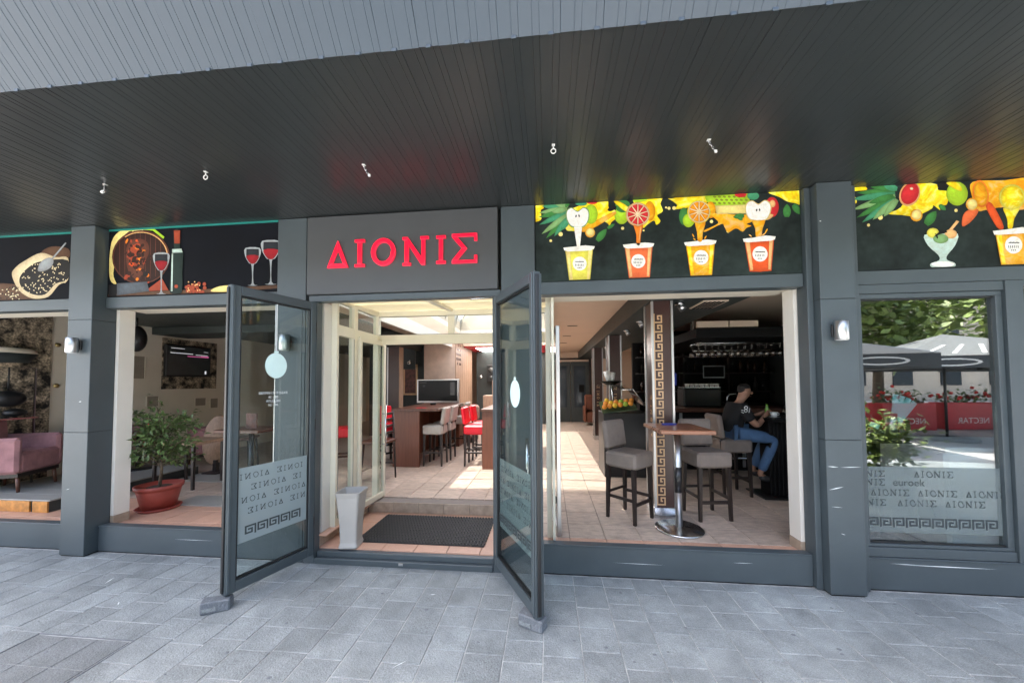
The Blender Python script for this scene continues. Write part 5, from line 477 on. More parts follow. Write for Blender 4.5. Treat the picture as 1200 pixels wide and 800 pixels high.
(1,'grapes','rust',7,[[-3138,2481,-3143,2468,-3157,2463,-3171,2469,-3177,2482,-3172,2495,-3158,2499,-3144,2494],[-3262,2461,-3268,2449,-3281,2444,-3296,2450,-3302,2463,-3296,2475,-3282,2480,-3268,2474],[-3213,2416,-3219,2404,-3230,2400,-3235,2400,-3247,2405,-3253,2418,-3248,2430,-3234,2435,-3220,2429],[-3282,2418,-3288,2405,-3302,2401,-3316,2406,-3322,2419,-3317,2432,-3303,2437,-3289,2431],[-3179,2411,-3184,2400,-3212,2400,-3218,2412,-3213,2425,-3199,2430,-3185,2424],[-3281,2400,-3281,2400,-3267,2405,-3255,2400],[-3250,2474,-3256,2461,-3270,2457,-3284,2462,-3290,2475,-3285,2488,-3271,2493,-3257,2487],[-3298,2468,-3303,2455,-3317,2450,-3332,2456,-3338,2469,-3332,2481,-3318,2486,-3304,2480],[-3256,2448,-3261,2436,-3275,2431,-3289,2437,-3295,2449,-3290,2462,-3276,2467,-3262,2461],[-3254,2449,-3259,2436,-3273,2431,-3287,2437,-3293,2450,-3288,2462,-3274,2467,-3260,2461],[-3321,2457,-3326,2445,-3340,2440,-3355,2446,-3361,2459,-3355,2471,-3341,2476,-3327,2470],[-3267,2432,-3273,2419,-3286,2414,-3301,2420,-3307,2433,-3301,2446,-3287,2450,-3273,2445],[-3204,2433,-3210,2420,-3224,2416,-3238,2421,-3244,2434,-3238,2447,-3225,2452,-3211,2446],[-3309,2424,-3314,2412,-3328,2407,-3343,2413,-3349,2426,-3343,2438,-3329,2443,-3315,2437],[-3215,2457,-3220,2444,-3234,2440,-3248,2445,-3254,2458,-3249,2471,-3235,2476,-3221,2470],[-3226,2470,-3231,2457,-3245,2452,-3259,2458,-3265,2471,-3260,2484,-3246,2488,-3232,2483],[-3133,2445,-3139,2432,-3153,2428,-3167,2433,-3173,2446,-3167,2459,-3154,2463,-3140,2458],[-3154,2405,-3156,2400,-3190,2400,-3193,2406,-3188,2419,-3174,2424,-3160,2418],[-3247,2419,-3252,2406,-3266,2401,-3280,2407,-3286,2420,-3281,2433,-3267,2437,-3253,2432],[-3270,2447,-3276,2435,-3290,2430,-3304,2436,-3310,2448,-3305,2461,-3291,2466,-3277,2460],[-3226,2466,-3232,2454,-3246,2449,-3260,2455,-3266,2468,-3261,2480,-3247,2485,-3233,2479],[-3194,2487,-3199,2475,-3213,2470,-3227,2475,-3233,2488,-3228,2501,-3214,2506,-3200,2500],[-3428,2469,-3433,2456,-3447,2451,-3462,2457,-3468,2470,-3463,2483,-3449,2488,-3434,2482],[-3302,2449,-3308,2436,-3321,2431,-3336,2437,-3342,2450,-3336,2462,-3323,2467,-3308,2461]]),
(1,'grapes','peach',7.5,[[-3245,2472,-3249,2466,-3256,2466,-3260,2472,-3257,2478,-3249,2478],[-3223,2482,-3227,2476,-3235,2476,-3239,2483,-3235,2489,-3227,2488],[-3313,2448,-3317,2442,-3325,2442,-3329,2448,-3325,2454,-3317,2454],[-3195,2428,-3198,2422,-3206,2422,-3210,2428,-3206,2434,-3199,2434],[-3313,2507,-3317,2501,-3325,2501,-3329,2507,-3325,2513,-3317,2513],[-3303,2427,-3307,2422,-3315,2422,-3319,2428,-3315,2434,-3307,2434],[-3217,2424,-3221,2418,-3228,2419,-3232,2425,-3229,2431,-3221,2431],[-3224,2478,-3228,2472,-3236,2473,-3240,2479,-3236,2485,-3228,2484],[-3200,2470,-3204,2464,-3211,2465,-3215,2471,-3212,2477,-3204,2477],[-3249,2505,-3253,2499,-3261,2500,-3265,2506,-3261,2512,-3253,2511],[-3311,2432,-3315,2426,-3322,2427,-3326,2433,-3323,2439,-3315,2439],[-3318,2419,-3322,2413,-3329,2413,-3333,2420,-3330,2426,-3322,2425],[-3277,2484,-3281,2478,-3288,2478,-3292,2485,-3289,2491,-3281,2490],[-3235,2480,-3238,2474,-3246,2474,-3250,2480,-3246,2486,-3239,2486]]),
(1,'cheese','pale_yellow',7,[[-3084,2427,-3072,2434,-3053,2442,-3029,2450,-3003,2456,-2971,2460,-2933,2462,-2898,2463,-2874,2459,-2860,2448,-2853,2433,-2856,2417,-2872,2406,-2911,2402,-2968,2401,-3025,2403,-3066,2406,-3086,2410,-3093,2415,-3091,2420]]),
]
# ================================================================== ground
pav = struct('pavement', MB().box(-12, 11, -4.6, .02, -.12, -.0035), 'joint')
slab_mesh = {}
def slab(Lk):
    if Lk not in slab_mesh: slab_mesh[Lk] = MB().box(-.1095, .1095, -Lk/2+.0025, Lk/2-.0025, -.03, 0, .0022).mesh('paving_slab', 'paver')
    return slab_mesh[Lk]
rs = random.Random(11)
def vis(x, y, z=0, mx=30):
    v = Vector((x, y, z))-cam.location; d = v.dot(FW)
    if d < .2: return None
    u = 600+412*v.dot(RT)/d; q = 434.6-412*v.dot(UP)/d
    return (u, q) if -mx < u < 1200+mx and -mx < q < 800+mx else None
COVER = (-3.190, -2.516, -1.42, -.97)
cand = []; k0 = -52
for k in range(k0, 48):
    x = .293+.2247*k; y = -.004-rs.choice((0, .07, .13, .1)); 
    if y < -.02: cand.append((x, -.004+y/2+.002, round(-y, 2), 0))
    while y > -4.5:
        Lk = rs.choice((.17, .2, .2, .23, .26))
        if COVER[0] < x < COVER[1]:
            if y > COVER[3] and y-Lk < COVER[3]+.09: Lk = round(y-COVER[3], 3)
            elif abs(y-COVER[3]) < .002: y = COVER[2]; continue
        cand.append((x, y-Lk/2, Lk, 0)); y -= Lk
ins = [c for c in cand if vis(c[0], c[1])]; ins.sort(key=lambda c: (c[0]**2+(c[1]+2.9)**2)); near = ins[:298]; nearset = set(near)
def tilt(): return (rs.uniform(-.0035, .0035), rs.uniform(-.0035, .0035), rs.uniform(-.004, .004))
for x, y, Lk, _ in near: OB('paving_slab', slab(Lk), pav, (x, y, rs.uniform(-.0012, .0012)), tilt())
mb = MB()
for c in cand:
    if c not in nearset:
        z = rs.uniform(-.0015, .0015); mb.box(c[0]-.1095, c[0]+.1095, c[1]-c[2]/2+.0025, c[1]+c[2]/2-.0025, -.03, z)
o = PR('paving_slabs_beyond', mb, 'paver', pav); o['kind'] = 'stuff'; o.name = 'paving_slab_field'
# cover plate of paving set in a thin steel tray
cv = thing('access_cover', 'rectangular paved access cover set flush into the grey pavement', 'access cover', (-2.81, -1.19, 0))
x0, x1, y0, y1 = COVER
PR('rim', MB().box(x0, x1, y1-.005, y1, -.02, .0015).box(x0, x1, y0, y0+.005, -.02, .0015).box(x0, x0+.005, y0+.005, y1-.005, -.02, .0015).box(x1-.005, x1, y0+.005, y1-.005, -.02, .0015), 'grey_stone', cv, True)
for i in range(3):
    a = x0+.014+i*(x1-x0-.028)/3; bq = a+(x1-x0-.028)/3-.004
    PR('paving_slab', MB().box(a, bq, y0+.014, -1.2, -.02, .0015, .002), 'paver_dark', cv, True); PR('paving_slab', MB().box(a, bq, -1.195, y1-.014, -.02, .0005, .002), 'paver_dark', cv, True)
plaza = struct('plaza', MB().box(-70, 70, -90, -4.6, -.14, -.012), 'plaza_stone')
struct('earth', MB().box(-120, 120, -120, 120, -.6, -.16), 'plaza_stone').name = 'ground'

# ================================================================== shop building
SB = thing('shop_building', 'dark grey shopfront building with a deep slatted canopy, folded-open windows and two propped glass doors', 'building', (0, 0, 0))
def BP(name, mb, m, parent=SB): return PR(name, mb, m, parent)
Ht = 3.045
# big square pillars in sheet metal, each in three stacked sheets
def pillar(x0, x1, flange):
    p = BP('pillar', MB().box(x0+.004, x1-.004, -.096, .09, .008, Ht-.002), 'black')
    for a, b_ in ((.012, 1.12), (1.123, 2.16), (2.163, Ht-.003)):
        PR('panel', MB().box(x0, x1, -.1, .085, a, b_, .003), 'anthracite', p)
    PR('foot', MB().box(x0+.01, x1-.01, -.09, .05, .0, .012), 'dark_gap', p)
    for f0, f1 in flange: PR('flange', MB().box(f0, f1, -.035, .08, .01, Ht-.004, .002), 'anthracite', p)
pillar(-4.45, -4.195, []); pillar(2.02, 2.262, [(1.975, 2.017), (2.265, 2.335)])
for x0, x1 in ((-2.42, -2.142), (-.387, -.103)):
    p = BP('post', MB().box(x0, x1, -.014, .1, .004, Ht-.003, .003), 'anthracite')
    PR('cover_strip', MB().box(x0+.03, x1-.03, -.017, -.0145, .02, 2.3), 'anthracite', p)
def sill(x0, x1):
    p = BP('sill_panel', MB().box(x0, x1, 0, .06, .012, .236, .002), 'anthracite')
    PR('sill_cap', MB().box(x0, x1, -.008, .07, .237, .247, .003), 'anthracite', p)
    PR('base_gap', MB().box(x0, x1, .012, .06, .0, .0115), 'dark_gap', p)
def lintel(x0, x1):
    p = BP('lintel', MB().box(x0, x1, -.004, .1, 2.285, 2.388, .003), 'anthracite')
    PR('soffit_board', MB().box(x0, x1, .102, .34, 2.298, 2.33), 'cream_wall', p)
for x0, x1 in ((-9, -4.455), (-4.19, -2.425), (-.1, 1.972), (2.338, 4.4)): sill(x0, x1); lintel(x0, x1)
# black gap behind the banners and the sign
BP('upper_wall', wall(-9, 4.4, .06, .3, 2.39, 3.3), 'dark_gap')
BP('side_pillar', MB().box(4.4, 4.66, -.1, .09, 0, Ht-.003, .003), 'anthracite')
BP('side_wall', wall(4.662, 11, .0, .3, -.02, 5.2), 'facade_beige'); BP('side_wall', wall(-12, -9, .0, .3, -.02, 5.2), 'facade_beige')
# fixed / closed windows
def window(x0, x1, z0, z1, glassmat, div=None):
    f = .035
    wd = BP('window', MB().box(x0, x1, .012, .07, z1-f, z1, .003).box(x0, x1, .012, .07, z0, z0+f*.6, .003).box(x0, x0+f*.7, .012, .07, z0+f*.6, z1-f, .003).box(x1-f*1.2, x1, .012, .07, z0+f*.6, z1-f, .003), 'anthracite')
    PR('glass', MB().box(x0+f*.7, x1-f*1.2, .04, .046, z0+f*.6, z1-f), glassmat, wd)
    PR('bead', MB().box(x0+f*.7, x1-f*1.2, .028, .036, z1-f-.012, z1-f-.001), 'black', wd); PR('bead', MB().box(x0+f*.7, x1-f*1.2, .028, .036, z0+f*.6+.001, z0+f*.6+.014), 'black', wd)
    return wd
# window right: frame round the sheet of glass with wide stiles
BP('mullion', MB().box(3.335, 3.45, -.01, .075, .25, 2.283, .003), 'anthracite')
BP('mullion', MB().box(2.338, 2.357, .0, .07, .25, 2.283, .002), 'anthracite'); BP('transom', MB().box(2.358, 3.334, .0, .07, 2.215, 2.283, .003), 'anthracite'); BP('window_rail', MB().box(2.358, 3.334, .002, .07, .25, .318, .003), 'anthracite')
W4 = window(2.36, 3.332, .32, 2.213, 'glass_reflect'); window(3.452, 4.395, .25, 2.283, 'glass_reflect')
# frosted print on the right window: four rows of lettering and a key band
def word_mb(fn, x, z, h, gap=.3, letters='DIONIS', t=.1):
    mbx = MB()
    for k, ch in enumerate(letters):
        g, wd_ = glyph(ch, t)
        for j, poly in enumerate(g): mbx.plate([(x+a*h*.95, z+b_*h) for a, b_ in poly], fn, .0003*j)
        x += (wd_+gap)*h*.95
    return mbx, x
def flat_w4(u, v, t): return (u, .0375-t, v)
PR('film', MB().box(2.386, 3.288, .0385, .0395, .418, .905), 'frosted_film', W4)
for zr, xs in ((.83, (2.28, 2.72)), (.69, (2.42, 2.74, 3.06)), (.615, (2.28, 2.60, 2.92))):
    for xw in xs:
        mbx, xe = word_mb(flat_w4, xw, zr, .047)
        mbx.v = [v for v in mbx.v]
        if xw < 2.384:   # cut by the edge of the glass: only its last letters are there
            mbx, xe = word_mb(flat_w4, 2.392, zr, .047, letters='NIS')
        PR('lettering', mbx, 'film_letter', W4)['kind'] = 'stuff'
mbx, xe = word_mb(flat_w4, 2.392, .765, .047, letters='NIS'); PR('lettering', mbx, 'film_letter', W4)['kind'] = 'stuff'
PR('lettering', text_mb('euroek', .075, lambda a, b_: (a+2.68, .037, b_+.765)), 'film_letter', W4)
H, V = meander(10, .088, .0125); mbx = MB()
for r_ in H: mbx.plate([(x+2.392, z+.45) for x, z in r_], flat_w4, 0)
for r_ in V: mbx.plate([(x+2.392, z+.45) for x, z in r_], flat_w4, .0006)
PR('key_band', mbx, 'film_letter', W4)['kind'] = 'stuff'

# ---- canopy: dark slatted soffit and a slatted fascia, coloured paler for sky light, leaning out over the pavement
can = BP('canopy', MB().box(-9, 8, -1.45, .06, Ht+.012, Ht+.05), 'dark_gap')
SL = math.radians(52)
pitch = .0885
sm = MB(); P = pitch/2-.0002
# profile across one slat: flat face with a V groove off centre, extruded along Y
prof = [(-P, .01), (-P, .0012), (-P+.0012, 0), (.0112, 0), (.0124, -.0018), (.0136, -.0018), (.0148, 0), (P-.0012, 0), (P, .0012), (P, .01)]
n_ = len(prof); y0, y1 = -1.459, .045
sm.add([(x, y0, z) for x, z in prof]+[(x, y1, z) for x, z in prof], [(i, i+1, n_+i+1, n_+i) for i in range(n_-1)]+[tuple(range(n_))])
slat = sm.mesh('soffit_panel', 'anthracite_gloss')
fm = MB(); lens_ = 1.47
fm.add([(x, 0, z) for x, z in prof]+[(x, lens_, z) for x, z in prof], [(i, i+1, n_+i+1, n_+i) for i in range(n_-1)]+[tuple(range(n_)), tuple(range(n_, 2*n_))])
fslat = fm.mesh('fascia_panel', 'fascia_sky_tone')
nk = 0
for k in range(-74, 60):
    x = .02+pitch*k
    OB('soffit_panel', slat, can, (x, 0, Ht+rs.uniform(-.0006, .0006)), (rs.uniform(-.0008, .0008), rs.uniform(-.009, .009), 0))
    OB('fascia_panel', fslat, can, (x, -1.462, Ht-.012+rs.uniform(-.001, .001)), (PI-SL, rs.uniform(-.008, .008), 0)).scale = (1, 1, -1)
# small folded clips along the lower edge of the fascia
for k in range(-26, 22):
    x = .03+pitch*2*k+rs.uniform(-.02, .02)
    OB('clip', bpy.data.meshes.get('clip') or MB().box(-.012, .012, -.006, .0, -.012, .003, .002).mesh('clip', 'fascia_sky_tone'), can, (x, -1.463, Ht-.008))
PR('fascia_back', MB().add([(-6.6, -1.46, Ht+.03), (5.4, -1.46, Ht+.03), (5.4, -1.46-1.47*math.cos(SL)+.03, Ht+1.47*math.sin(SL)), (-6.6, -1.46-1.47*math.cos(SL)+.03, Ht+1.47*math.sin(SL)), (-6.6, -1.3, Ht+.03), (5.4, -1.3, Ht+.03), (5.4, -2.2, Ht+1.47*math.sin(SL)), (-6.6, -2.2, Ht+1.47*math.sin(SL))], [(0, 1, 2, 3), (4, 5, 6, 7), (0, 4, 7, 3), (1, 5, 6, 2), (0, 1, 5, 4), (3, 2, 6, 7)]), 'dark_gap', can)
zt = Ht+1.47*math.sin(SL)
PR('coping', MB().box(-6.7, 5.5, -2.43, -2.1, zt+.004, zt+.05, .005), 'fascia_sky_tone', can)
# roof slab round the skylight opening
BP('roof', MB().box(-12, -2.36, .3, 10, 3.0, 3.4).box(.03, 11, .3, 10, 3.0, 3.4).box(-2.36, .03, 6.4, 10, 3.0, 3.4), 'facade_beige')
BP('parapet', wall(-12, 11, .302, .5, 3.42, 5.2), 'facade_beige')

# ---- entrance frame
ef = BP('door_frame', MB().box(-2.14, -2.034, -.012, .065, .0, 2.28, .003).box(-.462, -.392, -.012, .065, .0, 2.28, .003).box(-2.112, -.392, -.014, .065, 2.282, 2.336, .003), 'anthracite')
PR('threshold', MB().box(-2.03, -.466, -.016, .07, .0, .05, .004).box(-2.03, -.466, .02, .07, .05, .095, .004), 'anthracite', ef)
PR('closer_arm', MB().tube([(-.47, -.02, 2.27), (-.6, -.03, 2.262), (-.64, -.035, 2.257)], .006, 6), 'steel', ef)
PR('latch', MB().box(-1.27, -1.23, -.019, -.0165, .02, .04, .002), 'brushed', ef)

# ---- outward-swung glazed doors
def entry_door(hx, hy, tx, ty, film_kind):
    d = Vector((tx-hx, ty-hy, 0)); Lw = d.length; ang = math.atan2(d.y, d.x)
    t = .05; st = .066; z0, z1 = .085, 2.268
    dr = BP('door', MB().box(0, st*.7, -t/2, t/2, z0, z1, .004).box(Lw-st, Lw, -t/2, t/2, z0, z1, .004).box(st*.7+.001, Lw-st-.001, -t/2, t/2, z1-.066, z1, .004).box(st*.7+.001, Lw-st-.001, -t/2, t/2, z0, z0+.075, .004), 'anthracite')
    dr.location = (hx, hy, 0); dr.rotation_euler = (0, 0, ang)
    a, b_ = st*.7+.002, Lw-st-.002
    PR('glass', MB().box(a, b_, -.004, .004, z0+.076, z1-.067), 'glass_door', dr)
    PR('gasket', MB().box(a, a+.008, -.016, .016, z0+.08, z1-.07).box(b_-.008, b_, -.016, .016, z0+.08, z1-.07).box(a+.009, b_-.009, -.016, .016, z1-.078, z1-.07).box(a+.009, b_-.009, -.016, .016, z0+.08, z0+.088), 'black', dr)
    PR('edge_seal', MB().box(Lw+.001, Lw+.012, -.012, .012, z0+.02, z1-.02, .003), 'plastic_black', dr)
    PR('seal_lip', MB().box(Lw-.022, Lw-.004, -t/2-.012, -t/2-.001, z0+.01, z1-.01, .003).box(Lw-.022, Lw-.004, t/2+.001, t/2+.012, z0+.01, z1-.01, .003), 'anthracite', dr)
    for zz in (.35, 1.2, 2.05): PR('hinge', MB().cyl((-.012, 0, zz-.05), (-.012, 0, zz+.05), .012, n=10), 'plastic_black', dr)
    # frosted print, its face towards the street when shut; we look at its back, so it reads mirrored
    PR('film', MB().box(a+.009, b_-.009, .0048, .0058, .405, .945), 'frosted_strong', dr)
    yy = .0066 if film_kind == 'L' else -.0052
    def fn(u, v, tt): return (u, yy+(tt if yy > 0 else -tt), v)
    for r_, (zz, off) in enumerate(((.875, .0), (.79, -.13), (.705, .02), (.62, -.11))):
        mbx = MB(); x = a+off
        while x < b_:
            for k, ch in enumerate('DIONIS'):
                g, wd_ = glyph(ch, .1)
                # the words run from the latch side to the hinge side as seen from the street: mirrored for us
                x_ = x
                if x_ > a+.014 and x_+wd_*.042 < b_-.014:
                    for j, poly in enumerate(g): mbx.plate([((b_+a-(x_+p_*.042)) if film_kind == 'R' else (x_+p_*.042), zz-.018+q_*.042) for p_, q_ in poly], fn, .0002*j)
                x += (wd_+.36)*.042
            x += .045
        if mbx.v: PR('lettering', mbx, 'film_letter', dr)['kind'] = 'stuff'
    nU = int((b_-a-.03)/.086); H, V = meander(nU, .086, .012); mbx = MB(); xa = (a+b_-nU*.086)/2+.01
    for r_ in H: mbx.plate([(x+xa, z+.44) for x, z in r_], fn, 0)
    for r_ in V: mbx.plate([(x+xa, z+.44) for x, z in r_], fn, .0005)
    PR('key_band', mbx, 'film_letter', dr)['kind'] = 'stuff'
    return dr, a, b_, fn
dL, a, b_, fnL = entry_door(-2.05, -.022, -2.262, -.645, 'L')
# frosted bauble, hanging line and opening hours
def bauble(dr, fn, cx, cz, rx, rz_, ztop):
    PR('bauble_print', MB().plate([(cx+rx*math.cos(2*PI*i/32), cz+rz_*math.sin(2*PI*i/32)) for i in range(32)], fn, .001), 'balloon_film', dr)
    PR('bauble_cap', MB().plate(rect(cx-rx*.2, cz+rz_*1.0, cx+rx*.2, cz+rz_*1.16), fn, .0012), 'balloon_film', dr)
    PR('bauble_loop', MB().plate(rect(cx-.004, cz+rz_*1.165, cx+.004, ztop), fn, .001), 'film_white', dr)
bauble(dL, fnL, .327, 1.70, .084, .1, 2.19)
for k, (s_, sz) in enumerate((('РАБОТНО ВРЕМЕ', .026), ('08 - 24', .026), ('НЕДЕЛА', .026), ('09 - 24', .026))):
    PR('hours_text', text_mb(s_, sz, lambda p_, q_, k=k: fnL(.345+p_, 1.475-k*.031+q_, .001)), 'film_white', dL)
dR, a, b_, fnR = entry_door(-.428, -.022, -.068, -.68, 'R')
bauble(dR, fnR, .40, 1.475, .09, .1, 1.6)
PR('handle', MB().cyl((.47, .055, .69), (.47, .055, 1.16), .011, n=12).tube([(.47, .055, .8), (.56, .05, .79), (.66, .03, .81)], .007, 8).tube([(.47, .055, 1.04), (.56, .05, 1.05), (.66, .03, 1.05)], .007, 8), 'steel', dR)
PR('lock', MB().box(.7, .725, .026, .036, .9, 1.1, .002), 'brushed', dR)
# folded steel-edged leaf at the right end of the left window
BP('folded_leaf', MB().box(-2.456, -2.444, .012, .075, .25, 2.283, .003), 'brushed')

# stone wedges under the doors
def wedge(loc, rz, label):
    t = thing('stone_wedge', label, 'stone block', loc, rz, 'stone blocks propping the doors')
    mb = MB().box(-.085, .085, -.045, .045, .0, .084, .008)
    mb.v = [(x*(1+.08*math.sin(9*y)), y*(1-.15*(x > 0)), z*(1 if x < 0 else .88)+.002*math.sin(40*x)*(z > .03)) for x, y, z in mb.v]
    PR('block', mb, 'grey_stone', t); PR('paint_smear', MB().box(-.07, .01, -.0492, -.0462, .02, .045, .001), 'paver', t)
wedge((-2.29, -.66, 0), .5, 'grey stone block under the tip of the left open door'); wedge((-.115, -.62, 0), -.42, 'grey stone block under the tip of the right open door')

# scuffs on the painted metal, and gum spots trodden into the paving
def scuff(parts, name='scuff'):
    mb = MB()
    for x0, z0, x1, z1, wd_, y in parts:
        L_ = math.hypot(x1-x0, z1-z0); nx, nz = -(z1-z0)/L_*wd_/2, (x1-x0)/L_*wd_/2
        mb.add([(x0, y, z0), ((x0+x1)/2+nx, y, (z0+z1)/2+nz), (x1, y, z1), ((x0+x1)/2-nx, y, (z0+z1)/2-nz)], [(0, 1, 2, 3)])
    o = BP(name, mb, 'film_white'); o['kind'] = 'stuff'
scuff([(2.025, .93, 2.1, .925, .006, -.1006), (2.11, .924, 2.255, .93, .004, -.1006), (2.03, .76, 2.13, .785, .007, -.1006), (2.04, .64, 2.12, .635, .003, -.1006), (2.03, 2.75, 2.045, 2.748, .008, -.1006), (2.1, .45, 2.13, .44, .004, -.1006), (-4.3, 1.4, -4.27, 1.405, .008, -.1006), (-4.4, .6, -4.36, .61, .004, -.1006)])
scuff([(2.55, .2, 3.2, .195, .006, -.0006), (2.5, .205, 2.7, .203, .003, -.0006), (.5, .12, .9, .118, .003, -.0006), (1.4, .16, 1.55, .162, .003, -.0006), (-3.4, .15, -3.0, .152, .003, -.0006)])
mb = MB()
for k in range(46):
    x, y = rs.uniform(-3.8, 3.6), rs.uniform(-1.4, -.06); r_ = rs.uniform(.004, .011)
    mb.lathe([(0, .0032), (r_*.7, .0028), (r_, .0016)], (x, y, 0), 8, 1.3)
o = PR('gum_spots', mb, 'grey_stone', pav); o.name = 'gum_spot'; o['kind'] = 'stuff'
mb = MB()
for k in range(7):
    x, y = rs.uniform(-3.8, 3.6), rs.uniform(-1.4, -.06); a = rs.uniform(0, 3); L_ = rs.uniform(.02, .07); w_ = rs.uniform(.002, .006); c_, s_ = math.cos(a), math.sin(a)
    mb.add([(x-c_*L_, y-s_*L_, .0021), (x+s_*w_, y-c_*w_, .0021), (x+c_*L_, y+s_*L_, .0021), (x-s_*w_, y+c_*w_, .0021)], [(0, 1, 2, 3)])
o = PR('mortar_smear', mb, 'film_white', pav); o['kind'] = 'stuff'
# ================================================================== sign, banners, lamps, hooks on the front
sg = thing('shop_sign', 'dark grey sign board with red raised Greek-style letters above the entrance', 'sign', (-1.27, 0, 2.34))
PR('board', MB().box(-2.126, -.414, -.03, .055, 2.342, 3.036, .004), 'sign_face', sg, True)
LX = [(-1.924, -1.729, 2.568, 2.808), (-1.67, -1.579, 2.567, 2.808), (-1.518, -1.299, 2.567, 2.81), (-1.237, -1.004, 2.562, 2.808), (-.939, -.856, 2.567, 2.808), (-.803, -.585, 2.563, 2.816)]
for (xa, xb, za, zb), ch in zip(LX, 'DIONIS'):
    g, wd_ = glyph(ch, .15); mr = MB(); mf = MB()
    for j, poly in enumerate(g):
        mr.plate([(xa+p_/wd_*(xb-xa), za+q_*(zb-za)) for p_, q_ in poly], lambda u, v, t: (u, t, v), -.0305, -.046-.0004*j)
        cx = sum(p_ for p_, q_ in poly)/len(poly); cz = sum(q_ for p_, q_ in poly)/len(poly)
        mf.plate([(xa+(cx+(p_-cx)*.9)/wd_*(xb-xa), za+(cz+(q_-cz)*.9)*(zb-za)) for p_, q_ in poly] if ch != 'O' else [(xa+p_/wd_*(xb-xa), za+q_*(zb-za)) for p_, q_ in [(.44+(p_-.44)*k_, .5+(q_-.5)*k_) for (p_, q_), k_ in zip(poly, (.955, .955, 1.06, 1.06))]], lambda u, v, t: (u, t, v), -.0495-.0004*j)
    L_ = PR('letter', mr, 'sign_rim', sg, True); PR('letter_face', mf, 'sign_red', L_)
BN = [('poster_banner', 'banner printed with a sack of coffee beans, left of the far left pillar', -5.95, -4.457, 'night_print'), ('poster_banner', 'banner printed with a wine barrel, bottle and glasses above the left window', -4.188, -2.424, 'night_print'),
      ('poster_banner', 'banner with four juice cups and splashing fruit above the open right window', -.099, 1.972, 'chalkboard'), ('poster_banner', 'banner with pineapple, ice cream glass and juice cup right of the right pillar', 2.338, 4.395, 'chalkboard')]
banners = []
for nm, lb, x0, x1, mm in BN:
    t = thing(nm, lb, 'banner', ((x0+x1)/2, 0, 2.39), 0, 'printed banners under the canopy'); banners.append(t)
    PR('board', MB().box(x0, x1, .004, .05, 2.392, 3.043), mm, t, True)
for ai, (bi, nm, mt_, lay, polys) in enumerate(ART):
    mb = MB(); tone = []; y0_ = .0032-.0007*lay-(ai % 9)*1.6e-5; big = nm not in ('lettering', 'seeds', 'drops', 'label', 'syrup', 'rim') and mt_ != 'white'
    for pj, fl in enumerate(polys):
        y_ = y0_-(pj % 14)*1.3e-5
        pts = [(fl[i]/1000, fl[i+1]/1000) for i in range(0, len(fl), 2)]; n = len(pts)
        xs = [p_[0] for p_ in pts]; zs = [p_[1] for p_ in pts]; W_, H_ = max(xs)-min(xs), max(zs)-min(zs)
        cx, cz = sum(xs)/n-.16*W_, sum(zs)/n+.14*H_; c0 = (sum(xs)/n, sum(zs)/n)
        def star(c): 
            s_ = [(pts[i][0]-c[0])*(pts[(i+1) % n][1]-c[1])-(pts[i][1]-c[1])*(pts[(i+1) % n][0]-c[0]) for i in range(n)]
            return all(q_ > 1e-9 for q_ in s_) or all(q_ < -1e-9 for q_ in s_)
        c = (cx, cz) if star((cx, cz)) else c0
        if big and n > 3 and star(c):
            mid = [(c[0]+.62*(a-c[0]), c[1]+.62*(q_-c[1])) for a, q_ in pts]
            mb.add([(a, y_, q_) for a, q_ in pts]+[(a, y_, q_) for a, q_ in mid]+[(c[0], y_, c[1])], [(i, (i+1) % n, n+(i+1) % n, n+i) for i in range(n)]+[(n+i, n+(i+1) % n, 2*n) for i in range(n)])
            tone += [.72]*n+[.97]*n+[1.15]
        else: mb.plate(pts, lambda u, v, t: (u, t, v), y_); tone += [1.0 if not big else .8+.35*(q_[1]-min(zs))/(H_+1e-6) for q_ in pts]
    me = bpy.data.meshes.new('printed_'+nm); me.from_pydata(mb.v, [], mb.f); me.materials.append(MATS['print_'+mt_])
    at = me.color_attributes.new('tone', 'FLOAT_COLOR', 'POINT')
    for q_, t_ in zip(at.data, tone): q_.color = (t_, t_**(1.25 if t_ < 1 else .9), t_**(1.4 if t_ < 1 else .8), 1)
    o = OB('printed_'+nm, me, banners[bi], -Vector(banners[bi].location))
    if len(polys) > 1: o['kind'] = 'stuff'
PR('top_edge', MB().box(-4.18, -2.43, -.006, .002, 3.026, 3.042), 'teal_strip', banners[1], True); PR('top_edge', MB().box(-5.9, -4.46, -.006, .002, 3.026, 3.042), 'teal_strip', banners[0], True)
def wall_lamp(x, y, label):
    t = thing('wall_lamp', label, 'wall lamp', (x, y, 1.85), 0, 'wall lamps on the pillars')
    PR('body', MB().lathe([(.0, 0), (.038, 0), (.041, .003), (.041, .135), (.038, .138), (0, .138)], (0, -.05, 0), 24), 'brushed', t)
    PR('bracket', MB().box(-.035, .035, -.014, .0, .03, .115, .003), 'plastic_black', t); PR('lens', MB().lathe([(0, -.002), (.038, -.002), (.034, .002)], (0, -.05, 0), 20), 'white_paint', t)
wall_lamp(-4.315, -.101, 'small brushed steel cylinder lamp on the left square pillar'); wall_lamp(2.115, -.101, 'small brushed steel cylinder lamp on the right square pillar'); wall_lamp(-2.3, -.018, 'small brushed steel cylinder lamp on the post seen through the left door')
